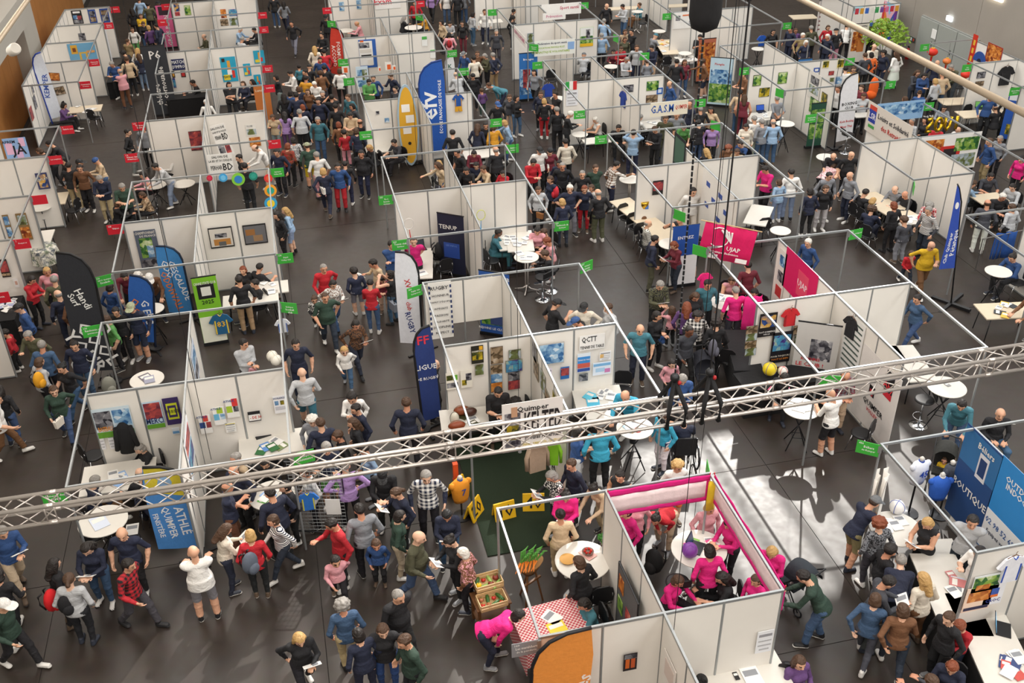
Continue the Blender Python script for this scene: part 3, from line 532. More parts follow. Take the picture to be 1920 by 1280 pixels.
(-1.629,18.82,1.388,0,.262,.265,'1d1d20',[(0,-.1,.94,.6,'f0efec')],[('- DE 30','c83a2c',.1,-.1,.3)],'small white and black race sticker on the wall','notice'),
(-1.048,18.82,1.607,0,.266,.457,'efeff2',[(-.25,.1,.3,.24,1),(.2,.1,.3,.24,9),(0,-.2,.8,.2,'c9c9d0')],[('HORAIRES','3a4a7a',0,.38,.1)],'white club notice at the right end of the athletics wall','notice'),
(3.387,18.82,2.186,0,.277,.468,'23221a',[(0,-.05,.84,.5,9),(.3,.36,.3,.2,'e0a82a')],[('CHAMPIONS','e8e4d8',0,.2,.1)],'black and yellow football poster on the photo wall'),
(3.832,18.82,2.096,0,.285,.458,'6a5a50',FU(0),[],'large match photo right of the black and yellow poster','photo'),
(3.418,18.82,1.777,0,.194,.286,'7a6f5a',FU(7),[],'photo of two players under the football poster','photo'),
(2.786,18.82,1.572,0,.285,.454,'eeeade',[(-.2,.2,.5,.3,9),(0,-.25,.9,.3,5),(.25,.2,.36,.3,'6ab03a')],[],'left training sheet with green and yellow blocks'),
(3.112,18.82,1.58,0,.264,.476,'eeeade',[(.2,.1,.5,.4,5),(-.2,-.2,.4,.3,9)],[],'right training sheet on the football wall'),
(3.813,18.82,1.717,0,.273,.253,'5f5a48',FU(0),[],'first small match photo in the column under the large one','photo'),
(3.81,18.82,1.481,0,.269,.252,'5f5a48',FU(1),[],'second small match photo in the column under the large one','photo'),
(3.804,18.82,1.227,0,.27,.263,'5f5a48',FU(2),[],'third small match photo in the column under the large one','photo'),
(4.248,18.82,2.053,0,.282,.254,'5f5a48',FU(7),[],'top match photo in the column beside the black cable','photo'),
(4.225,18.82,1.745,0,.389,.32,'5f5a48',FU(6),[],'second match photo in the column beside the black cable','photo'),
(4.218,18.82,1.466,0,.273,.257,'5f5a48',FU(5),[],'third match photo in the column beside the black cable','photo'),
(4.214,18.82,1.223,0,.275,.249,'5f5a48',FU(4),[],'lowest match photo in the column beside the black cable','photo'),
(5.111,18.82,1.93,0,.596,.575,'b8b4b0',[(0,0,.95,.9,1)],[],'crowd photo on the table tennis wall','photo'),
(5.432,18.82,1.349,0,.21,.334,'2a6ab0',[(0,.1,.9,.6,4)],[],'small blue match poster on the table tennis wall'),
(5.883,18.82,1.561,0,.314,.514,'dfe9f2',[(0,.12,.96,.4,'3a8ad0'),(0,-.15,.96,.25,'c85a4a'),(0,-.38,.96,.16,'2a4a9a')],[('TENNIS DE TABLE','f2f2f2',0,.16,.07)],'blue and red tournament poster on the table tennis wall'),
(5.885,18.82,1.149,0,.219,.211,'6a7a7a',FU(5),[],'small team photo below the tournament poster','photo'),
(6.33,18.82,1.33,0,.442,.351,'dfe8f4',[(0,.3,.94,.2,'7ab0dc'),(-.1,-.1,.5,.3,'a8cbe8'),(.3,-.2,.3,.3,'c87ab0')],[],'pale blue training timetable on the table tennis wall','notice'),
(6.401,18.82,1.666,0,.277,.241,'eeeef0',[(-.3,0,.3,.4,'f0b84a')]+DOC,[],'white sheet with an orange sun on the table tennis wall','notice'),
(5.044,18.82,1.367,0,.148,.341,'e6dcea',DOC,[],'pale lilac sheet near the spine of the table tennis wall','notice'),
(6.071,18.82,2.098,0,.602,.402,'f1efec',[],[('QCTT','1d1d20',-.12,.2,.42,0,.6),('TENNIS DE TABLE','1d1d20',0,-.32,.2)],'white wall lettering reading QCTT TENNIS DE TABLE','logo'),
(3.904,15.79,2.328,0,1.243,1.191,'f0eeea',[(-.33,-.1,.26,.8,5),(-.33,-.1,.2,.3,9),(-.3,.32,.1,.2,'caa080')],[('Quimper','1d1d20',0,.36,.14),('KELTED','1d1d20',.17,.06,.4,0,.62),('Football Américain','1d1d20',.17,-.24,.1,0,.6),('SENIORS - JUNIORS U20 - CADETS U17','d8c02a',.15,-.39,.09,0,.66)],'white banner reading Quimper KELTED under the truss','banner','banner',0),
(4.118,10.29,1.582,0,.226,.382,'2a2226',[(-.2,-.05,.3,.6,'d86a2a'),(.2,-.05,.3,.6,'c85a2a'),(0,.35,.9,.25,5)],[],'small photo of two people in orange on the bottom wall','photo'),
(6.441,10.29,1.422,0,.288,.507,'eceef2',DOC,[],'white typed notice on the bottom right wall','notice'),
(10.458,10.29,1.762,0,.538,.39,'dfe4e6',[(0,.1,.94,.6,3),(-.1,-.2,.5,.3,2)],[],'green and yellow rowing poster on the bottom right wall'),
(10.385,10.29,1.409,0,.526,.566,'f0d8c4',[(0,.1,.8,.4,2),(0,-.38,.9,.12,'2a2a4a')],[],'peach coloured race poster on the bottom right wall'),
(10.685,10.29,1.438,0,.365,.476,'eceef4',[(0,.12,.4,.4,'3a5ab0'),(0,-.05,.4,.12,'e0702a')],[('CROC','2a3a8a',0,-.28,.16)],'white sheet with a blue and orange sail emblem'),
(-9.77,42.667,1.924,90,.35,.4,'d8d4cc',FR(5),[],'small grey picture on the back panel of the side booth','photo'),
(-9.77,42.528,1.443,90,.4,.5,'30343c',FU(5),[],'dark picture lower on the side booth back panel','photo'),
(-9.77,41.504,1.325,90,.45,.5,'b04030',FU(4),[],'reddish picture lowest on the side booth back panel','photo'),
(10.1,42.807,2.426,-90,2.3,.42,'e9e6e2',[],[('GYM VOLONTAIRE','d07a9a',0,0,.4)],'white side banner with pink letters seen at an angle','banner','banner',0),
(12.1,28.977,2.176,-90,1,1.1,'22262a',[(0,0,.8,.8,'4a6a5a')],[],'black framed board leaning on a booth side panel','board'),
(19.62,34.335,2.028,-90,.9,1,'d9d6d0',[(0,.2,.7,.3,5),(0,-.15,.8,.3,7)],[],'grey poster on the side panel behind the boxing flag'),
(19.62,34.083,1.3,-90,.8,.6,'2f6a4a',FU(3),[],'green underwater photo on the side panel','photo'),
(19.62,33.494,1.728,-90,.4,.6,'2a2a1e',FU(9),[],'dark narrow photo on the side panel','photo'),
(19.6,29.105,2.218,-90,2.75,1.05,'d8d0c6',[(-.37,.1,.16,.5,'2b3f9e'),(-.37,.34,.16,.14,'c8402c'),(-.36,-.28,.14,.1,'4a9a4a')],[('LSR','e8e6f0',-.37,.06,.2),('Loisirs et Solidarité','2a2a34',.1,.18,.17,0,.72),('des Retraités','b83028',.1,-.12,.17,0,.55)],'long fabric banner reading Loisirs et Solidarité des Retraités','banner','banner',0),
(27.97,35.334,2.271,-90,.95,.75,'9e2a24',[(0,0,.9,.9,2)],[],'red and gold square cloth on the lantern booth wall','cloth'),
(27.97,36.664,2.063,-90,.32,1.3,'c8301e',[(0,.25,.4,.16,'e8b83a'),(0,0,.4,.16,'e8b83a'),(0,-.25,.4,.16,'e8b83a')],[],'tall red banner with gold characters','banner','banner',0),
(12.1,25.841,1.527,-90,2.3,1.9,'e6e4e0',[(-.3,.3,.12,.08,'2f4fa0'),(-.1,.12,.12,.08,'2f4fa0'),(-.3,-.05,.12,.08,'2f4fa0'),(.1,.3,.12,.08,'2f4fa0'),(.3,.12,.12,.08,'2f4fa0'),(.1,-.1,.12,.08,'2f4fa0'),(.3,-.25,.12,.08,'2f4fa0')],[],'white interview backdrop with blue club logos','backdrop'),
(12.1,21.498,1.571,-90,.45,1.5,'e4ded8',[(0,.3,.6,.2,1),(0,0,.6,.2,5),(0,-.3,.7,.2,'c03a3a')],[],'pale strip of small stickers beside the pink cloth','notice'),
(12.1,20.502,1.957,-90,1.7,1.15,'d4145e',[(.1,-.05,.32,.6,'e0486a')],[('UJAP','f6dbe4',.1,-.05,.2)],'deep pink badminton cloth pinned on the side panel','cloth'),
(12.1,17.767,1.718,-90,.8,1.4,'e6e6e4',[(0,.4,.8,.03,'4a5a54'),(0,.3,.8,.03,'4a5a54'),(0,.2,.8,.03,'4a5a54'),(0,.1,.8,.03,'4a5a54'),(0,0,.8,.03,'4a5a54'),(0,-.1,.8,.03,'4a5a54'),(0,-.2,.8,.03,'4a5a54'),(0,-.3,.8,.03,'4a5a54'),(0,-.4,.8,.03,'4a5a54')],[],'white panel printed with rows of sponsor names','panel'),
(12.1,16.516,1.087,-90,1.6,1.9,'e2dedb',[(.25,.3,.2,.34,'1d1d22'),(.25,.16,.2,.08,'c82a3a'),(-.1,.02,.14,.14,'1d1d20'),(-.1,0,.08,.08,'c82a3a')],[('QUIMPER','1d1d20',0,-.16,.09),('VOLLEY','c82a3a',0,-.25,.05),('Ahy','e8404a',.25,.28,.12)],'white volley backdrop reading QUIMPER with black emblem','backdrop'),
(12.1,12.976,1.409,-90,1.1,2.2,'24477c',[(0,.3,.98,.36,'2f6aa0'),(.12,.22,.26,.26,'d8d8dc'),(.12,.22,.18,.18,'1f3a6a')],[('Béliers','e8e6e0',.12,.4,.06),('BOUTIQUE','eceae4',0,-.12,.09)],'tall blue banner reading BOUTIQUE with a ram emblem','banner','banner',0),
(12.1,11.87,1.439,-90,1.15,2.2,'2c86cc',[(0,-.28,.98,.42,'e6e8ea')],[('OUTDOOR','f2f2f0',.1,.34,.06),('INDOOR','f2f2f0',.06,.27,.06),('02 98 52 69 12','2a5a9a',0,-.18,.06),('Equipez votre club','1d2a4a',0,-.28,.05)],'blue and white banner reading OUTDOOR INDOOR with phone number','banner','banner',0),
(-2.86,20.593,1.833,90,.9,.9,'cfd8e8',[(0,.2,.8,.3,1),(0,-.2,.8,.3,5)],[],'narrow blue panel on the spine by the white round table','panel','panel',0),
(-2.86,17.271,1.875,90,1.1,1,'e4e8ee',[(0,.25,.8,.3,4),(0,-.15,.8,.36,6)],[],'colourful poster on the spine panel behind the blue flag'),
(4.62,18.479,2.294,-90,.42,.5,'8a8878',FU(5),[],'top photo print on the football booth side panel','photo'),
(4.62,18.338,1.921,-90,.42,.5,'8a8878',FU(0),[],'long upper photo print on the football booth side panel','photo'),
(4.62,17.748,1.95,-90,.42,.5,'8a8878',FU(7),[],'middle photo print on the football booth side panel','photo'),
(4.62,17.347,1.69,-90,.42,.5,'8a8878',FU(0),[],'lower photo print on the football booth side panel','photo'),
(4.62,16.698,2.053,-90,.42,.5,'8a8878',FU(9),[],'yellow framed photo print on the football booth side panel','photo'),
(4.63,17.192,.262,-90,1.2,.5,'efede8',[],[('KELTED','1d1d20',.05,0,.5)],'white side banner ending in TED by the green carpet','banner','banner',0),
(4.62,9.892,1.633,-90,.5,.6,'e8e2dc',[(0,0,.7,.6,'d8c8c0')],[],'pale sheet with a red outline on the bottom side panel','notice'),
]

FLAGS = [
(-5.22,23.21,180,3.75,.8,'2b2d33','17171a',[('Handi','f2f2f0',.45,.62,.18,70),('Surf','f2f2f0',.72,.62,.16,70),('COOL','f0f0ee',.3,.24,.36,62),('YOUR','f0f0ee',.72,.18,.36,62)],'dark grey feather flag with white surf lettering',-2.6,True),
(-3.35,25.97,180,2.37,.66,'3f86c6','1c2a40',[('GESCALADE','eef2f6',.3,.48,.17,78),('GDO','eef2f6',.68,.66,.18,78),('ODDIWALL','e8823a',.68,.34,.18,78)],'blue climbing feather flag with orange lettering',.2,True),
(-4.34,24.58,180,2.23,.62,'2b5fae','17233a',[('G ESC','eef2f6',.3,.46,.2,80),('O ODDI','e8823a',.66,.42,.2,80)],'lower blue climbing feather flag with orange edge',-9.4,True),
(-2.93,16.22,180,2.38,.8,'4a8ad0','16181c',[('ATHLÉ','eef2f6',.28,.34,.22,84),('QUIMPER','eef2f6',.58,.34,.17,84),('FINISTÈRE','eef2f6',.84,.32,.13,84)],'blue feather flag with a runner on its yellow tip below the truss',-1.5,True),
(2.62,22.64,180,3.04,.6,'e6e8f0','141418',[('RUGBY','2a3a7a',.5,.24,.15,80),('XV','c83a3a',.5,.66,.14,80),('club','c83a3a',.5,.42,.12,80)],'white feather flag with blue and red rugby drawings',-.7,True),
(2.1,19.21,0,2.86,.46,'253a78','17171c',[('FF','d8384a',.5,.86,.22,0),('LIGUE','eef0f4',.5,.58,.14,0),('DE RUGBY','eef0f4',.5,.46,.08,0)],'navy feather flag with red letters beside the photo wall',-2.3,True),
(4.65,35.7,0,3.81,.95,'2458b0','1a3a80',[('efv','f2f4f6',.36,.52,.66,-90),('ÉCOLE FRANÇAISE DE VOILE','f2f4f6',.8,.5,.17,-90)],'large blue sailing school feather flag',.5,True),
(2.67,46.57,180,2.38,.62,'c63a2a','17171a',[('FORMUL','f2e6e0',.4,.5,.17,85),('ACCORD','f2e6e0',.72,.4,.17,85)],'red feather flag standing in the far aisle',-5.8,True),
(6.88,43.18,0,1.7,.42,'e6e8ea','8a8a90',[('K','3a6a5a',.5,.7,.2,0)],'small white fish feather flag behind the sailing flag',-1,True),
(-9.61,43.76,0,3.02,.5,'dfe6f2','23409a',[('KEMPER','3a5ab0',.5,.5,.2,-80)],'white feather flag with blue edge in the left side booth',-4,True),
(20,32.86,0,2.88,.7,'e9e9ec','141418',[('BOXING','1d1d20',.6,.56,.12,0),('CLUB','1d1d20',.6,.5,.1,0),('Kick Boxing','c8282c',.55,.3,.11,0),('Muay Thaï','c8282c',.55,.22,.11,0)],'white boxing club feather flag with a black edge',-3.2,True),
(2.32,10.01,0,2.92,.95,'e8923f','17171c',[('ques','f2e6dc',.35,.38,.22,-70),('entaires','f2e6dc',.72,.42,.24,-70)],'orange feather flag against the bottom wall',3.2,True),
]

ROLLUPS = [
(-5.06,43.73,0,.95,2.9,'33363c',[],[('P6','eceae6',0,.36,.12),('théâtre','eceae6',-.14,-.2,.075,-90),('de cornouaille','eceae6',.14,-.1,.075,-90)],'tall dark grey theatre roll-up with white monogram'),
(-5.42,54.17,0,.7,2.1,'e0689a',[(0,.36,.7,.2,'3a2a34')],[('GROS PLAN','f2e6ea',.1,-.1,.1,-90)],'pink roll-up with white vertical letters at the top'),
(-3.64,55.54,0,.7,1.9,'1f2023',[],[('gilt','eceae6',0,.2,.08)],'black roll-up with small white word at the top'),
(-8.26,51.84,0,.62,2,'e6e9f0',[(0,.32,.6,.18,1),(0,.06,.5,.12,5),(0,-.18,.66,.24,1)],[],'white roll-up with blue round emblems at the side booth'),
(-.95,41.09,0,.62,1.7,'c9773a',[],[('Lumières','f0e0c0',0,.38,.06)],'orange roll-up hung with small light bulbs'),
(10.16,41.46,0,.8,2,'2b6fb8',[(0,-.12,.94,.55,1),(-.1,-.05,.4,.4,4)],[('Bretagne','f0f2f4',0,.36,.06)],'blue roll-up showing a figure stretching'),
(17.68,38.54,-30,.95,2,'bcd6e4',[(0,.1,.9,.3,1),(0,-.25,.95,.4,3)],[('Plongée','c8382c',-.1,.36,.06)],'wide sea coloured roll-up by the hoist chain'),
(20.98,45.63,-30,.9,2,'d8c8c4',[(0,.2,.9,.4,4),(0,-.2,.9,.4,7)],[],'roll-up with red and grey photos near the hoist bag'),
(18.34,41.69,0,.8,1.9,'b4644a',[(0,0,.9,.8,2)],[],'rust coloured roll-up behind the person in black'),
(20.52,36.89,0,.6,2.2,'2f6ca8',[(0,-.1,.9,.5,1),(0,-.35,.6,.14,3)],[('CLUB','9ac8e8',0,.34,.06)],'blue seahorse roll-up before the aquarium wall'),
(19.29,33.2,0,.6,1.7,'1f4a3a',[(0,.2,.9,.3,3),(0,-.15,.9,.35,3)],[],'green underwater roll-up standing in the aisle'),
(26.13,42.35,0,.85,1.8,'e4dcd4',[(-.1,.05,.6,.5,2),(.15,-.08,.4,.3,'c87a3a')],[('AFPN','2a2a2a',.2,.42,.05)],'white roll-up with a rainbow swoosh drawing'),
(26.19,46.02,10,.6,2,'e0d8d4',[(0,.3,.7,.03,'8a5a5a'),(0,.2,.7,.03,'8a5a5a'),(0,.1,.7,.03,'8a5a5a'),(0,0,.7,.03,'8a5a5a'),(0,-.1,.7,.03,'8a5a5a'),(0,-.2,.7,.03,'8a5a5a')],[],'pale roll-up with lines of red text at the top'),
(26.71,31.87,-40,.6,2,'2456b0',[(0,.36,.9,.2,'e6e8ee'),(0,-.3,.5,.2,9)],[('MINI','f0f2f4',0,.1,.06)],'blue roll-up at the far right behind the laptop table'),
(-2.74,24.44,4,.62,2,'7fc22e',[(0,.28,.7,.22,'1c1c1e'),(0,.28,.4,.13,'e6e8e0'),(0,-.3,.98,.4,'e9ead9')],[('CANNE STATE CLUB','f0f0ea',0,.4,.04),('2025','1d1d1d',0,.12,.06)],'lime green roll-up with a black round emblem'),
(4.15,26.61,-35,.85,1.95,'1c2038',[(0,-.1,.6,.25,'2a4a9a')],[('TENUP','eceae6',-.1,.28,.07),('LES INFOS','6a8ad0',0,-.02,.03)],'dark navy tennis roll-up on the white wall'),
(10.51,24.25,0,.8,1.9,'f0f0f2',[(0,.25,.99,.5,'2453a8')],[('ENTREZ','f2f4f6',0,.3,.05)],'white and blue roll-up beside the person in a burgundy jacket'),
(4.65,22.94,-32,.85,1.9,'2a57a4',[(0,-.08,.9,.56,3),(.05,-.1,.4,.5,'3a4a7a'),(.08,.12,.2,.12,'caa080')],[('RUGBY CLUB','f2f2f0',.05,.4,.06),('QUIMPÉROIS','f2f2f0',.05,.32,.06),('REJOINS LE CLUB','f2f2f0',-.1,-.42,.05)],'blue rugby club roll-up with a running player'),
(11.55,18.35,-30,1,1.95,'c9c7c4',[(.1,.12,.5,.3,5),(0,-.28,.92,.2,'c8202c')],[('REJOINS','c8202c',-.1,-.02,.06),('LE CLUB !','c8202c',-.1,-.1,.06)],'grey and red recruitment roll-up reading REJOINS LE CLUB'),
]

ROUNDS = [
(18.01,33.22,1.1,.7,'x','white bar table beside the aquarium wall',.07),
(17.89,29.79,1.1,.7,'x','white bar table partly hidden by the person in the floral top',.73),
(-8.39,33.44,.74,.7,'x','empty white round table in the left side booth',1.27),
(-4.23,24.86,1.1,.62,'x','white bar table by the lower climbing flag',.39),
(-4.81,34.36,.74,.75,'x','round table with plates inside the comics fair booth',.83),
(-3.85,34.22,.74,.75,'x','dark shaded round table beside the rosettes',.05),
(6.08,25.2,1.1,.72,'c','white bar table strewn with forms by the tilted sign',.56),
(10.74,29.76,1.1,.72,'c','white bar table beside the checked shirt person',.18),
(10.41,25.02,1.05,.75,'x','grey bar table beside the white and blue roll-up',.87),
(10.63,21.49,1,.85,'x','round table with white papers among pink shirts',.91),
(13.92,25.1,1,.62,'x','white bar table with small medals near the empty booth',1.44),
(18.57,21.19,1,.72,'x','white bar table before the seated person in blue',.99),
(-4.13,21.4,1.1,.8,'x','white bar table with magazines next to the grey rucksack',1.09),
(-4.62,16.44,1.1,.95,'x','white bar table with a blue and yellow form below the truss',.66),
(-1.38,16.65,.9,.95,'x','white round table with green leaflets under the truss',.84),
(6.45,16.76,1.08,.82,'x','white bar table holding a red table tennis bat',.15),
(10.28,16.52,1.08,.82,'x','white bar table with crumpled papers below the truss',1.46),
(13.88,16.47,1.08,.88,'x','empty white bar table with small cards at right',1.16),
(4.23,13.27,.95,1.05,'c','large round table with quiche and basil pot',1.11),
(6.42,12.98,1,1.05,'c','round table with laptop and violet ball in the pink booth',1.44),
(3.33,52.27,.74,.8,'c','far round table with papers beside the person in pink',.81),
(6.72,51.86,.74,.9,'c','far round table with an orange skirt',.54),
(13.95,41.74,1.1,.62,'x','white bar table beside the colourful patterned shirt',.15),
(17.89,46.47,1.1,.62,'x','white bar table near the standing blue banner',.73),
(17.74,42.7,1.1,.6,'x','small white bar table beside the orange box',1.18),
(18.16,50.44,1.05,.6,'c','white bar table before the seated person at the top',1.12),
(10.64,38.45,1.05,.6,'x','white bar table by the blue mannequin jersey',.98),
(10.47,34.71,.9,.6,'x','table with flyers before the person with white hair',1.29),
(21.31,42.74,1,.6,'x','white bar table in the bluish booth',.67),
(10.32,12.63,.95,1,'x','round shop table with white forms among the crowd',.24),
]

RECTS = [
(-8.13,43.34,0,1.3,.8,.74,'b','beige table with leaflets in the concert photo booth'),
(-4.12,43.86,0,1.6,.7,.74,'k','black draped table of the improv booth'),
(-7.33,47.81,90,2.2,.6,.74,'k','black draped counter along the side booths'),
(-4.89,37.35,0,.6,.5,.9,'w','white side shelf in the media library booth'),
(-8.3,26.73,90,1.9,.8,.78,'k','black draped table with leaflets at the left edge'),
(-7.88,31.07,90,.9,.4,.74,'w','narrow white ledge behind the floral tablecloth'),
(-7.89,34.04,90,1,.5,.74,'b','narrow beige table beside the black chair'),
(-1.71,25.31,0,1.5,.7,.78,'w','grey table in the billiard booth'),
(-1.27,25.82,0,1.2,.7,.78,'w','table with ring binders at the left of the aisle'),
(3.24,26.58,80,1.3,.65,.74,'w','white table with racket and toys in the tennis booth'),
(3.06,25.65,-10,.7,.6,.74,'w','small white table with a red pen'),
(5.99,27.04,85,1.3,.75,.76,'w','white table with forms before the seated person in teal'),
(6.28,26.87,80,1.4,.8,.78,'w','white table strewn with papers in the tennis booth'),
(10.46,27.39,100,3.4,.75,.74,'b','long beige table carrying the gold trophy'),
(13.96,26.67,55,1.5,.7,.8,'w','white tabletop with belts in the karate booth'),
(18.16,26.67,100,2.6,.9,.74,'b','long table with chess boards'),
(18.14,24.94,0,.95,.6,.9,'w','white high table beside the chess players'),
(17.82,19.63,-10,1.5,.8,.74,'b','beige table with phones and cards at the right edge'),
(21.62,25.92,0,1,.7,.8,'b','low table with small boxes among the seated group'),
(-4.56,18.24,0,1.5,1,.76,'w','white table with forms behind the truss'),
(-1.31,18.57,0,1.5,.85,.78,'w','white table with laptop and camouflage cloth'),
(2.98,18.42,-5,1.15,.85,.76,'w','white table with rugby and american footballs'),
(6.14,18.42,-8,1.15,1,.78,'w','white table with turquoise leaflets and a bottle'),
(5.96,17.84,-8,.6,.4,.78,'w','small white table edge below the turquoise leaflets'),
(10.26,19.56,75,1.9,.7,.76,'k','black draped table by the pink cloth'),
(10.68,18.2,0,2.2,.8,.78,'k','black draped table with volleyballs'),
(13.99,18,80,1.6,.7,.74,'w','white table with a green sheet behind the truss'),
(13.76,18.81,80,1.4,.6,.74,'w','white ledge outside the volley booth'),
(3.31,12.08,5,1.2,.9,.78,'w','table under a red gingham cloth'),
(6.14,10.2,0,1.4,.8,.78,'w','white table with a phone at the bottom wall'),
(10.48,11.03,75,2,.85,.78,'s','white topped table with blue bottle in the rowing booth'),
(10.51,9.77,75,2.4,.9,.78,'s','white topped table with laptop and white box'),
(11.18,12.34,-10,.7,.5,.5,'w','low white tray table by the striped chair'),
(26.17,34.58,-8,1.4,.8,.76,'b','beige table with a water bottle near the lantern booth'),
(26.28,33.03,-8,1.9,.8,.76,'b','beige table with laptop at the far right'),
(21.53,33.8,-5,.7,.5,.9,'w','small white table behind the boxing flag'),
(26.29,48.09,-8,1.3,.8,.76,'b','beige table at the top right corner booth'),
(17.74,44.99,80,2.4,.8,.76,'b','long counter with orange leaflets'),
(17.75,42.5,0,.9,.8,.9,'w','white counter with leaflets before the person in black'),
(17.99,35.04,0,1.4,.9,.76,'w','white table with laptop in the aquarium booth'),
(13.5,35.37,0,1,.8,.76,'w','white table in the martial arts booth'),
(10.95,34.21,0,1,.6,.8,'w','table with a blue cloth by the calcio sign'),
(18,52.42,-5,1.8,.6,.76,'b','counter with leaflets at the top'),
(21.07,52.08,-5,1.4,.6,.76,'b','counter at the top behind the blue column'),
(6.58,34.1,0,1.3,.8,.78,'w','table with blue cloth behind the triathlon wall'),
(3.05,35.55,0,1,.7,.78,'w','white table of the sailing booth'),
(10.68,51.64,0,1.2,.7,.8,'w','table with blue cloth near the balloons'),
]

CHAIRS = [
(-7.47,33.6,160,'black stacking chair with chrome legs beside the aisle','c'),
(-7.78,42.95,60,'black chair under the beige leaflet table','c'),
(-8.86,44.09,-40,'black padded chair behind the beige table','c'),
(3.8,27.11,190,'black chair with a rucksack on it in the tennis booth','c'),
(3.84,26.3,100,'black chair beside the dark tennis roll-up','c'),
(-1.18,27.72,250,'round backed black chair by the ring binders','c'),
(5.32,26.44,20,'black chair under the seated person in teal','c'),
(6.39,24.56,120,'black bar stool under the person in black','s'),
(10.14,28.22,-70,'dark chair tucked at the trophy table end','c'),
(10.17,26.71,-80,'dark chair nearest the aisle at the trophy table','c'),
(10.2,27.49,-70,'dark chair in the middle of the trophy table','c'),
(14,26.47,90,'black chair in the karate booth','c'),
(17.83,27.65,0,'black chair at the far end of the chess table','c'),
(16.92,25.11,30,'black chair under the chess player in navy','c'),
(18.87,27.59,200,'round backed chair behind the chess boards','c'),
(19.42,21.35,170,'black folding chair under the person in blue','c'),
(6.95,19.04,250,'round backed black chair behind the turquoise leaflets','c'),
(9.92,19.67,60,'black chair with thin legs beside the floral trousers','c'),
(11.62,16.09,130,'black chair in the sunlit corner before the volley backdrop','c'),
(11.44,18.9,-90,'round backed black chair beside the volleyballs','c'),
(13.44,16.55,160,'black bar stool with chrome frame','s'),
(4.28,18.82,200,'dark chair beside the seated footballers','c'),
(4.41,12.8,90,'black square chair beside the mesh panel','c'),
(5.83,12.5,90,'chrome bar stool with shiny base','s'),
(7.04,10.34,60,'black chair under the person in a plum jacket','c'),
(-4.98,16.85,100,'dark folding chair under the bar table','c'),
(-4.26,16.51,60,'dark chair with a sheet of paper on it','c'),
(-5.28,19.55,30,'dark chair left of the forms table','c'),
(11.49,42.51,-90,'black chair in the judo booth','c'),
(13.28,43.19,200,'white armchair in the aikido booth','c'),
(18.45,50.37,180,'chair at the top near the bar table','c'),
(17.08,43.34,90,'dark chair at the long counter','c'),
(26.2,33.59,-80,'black chair at the laptop table','c'),
(27.86,36.89,190,'black folding chair against the lantern booth','c'),
(20.22,32.46,0,'white stool behind the boxing flag','s'),
]

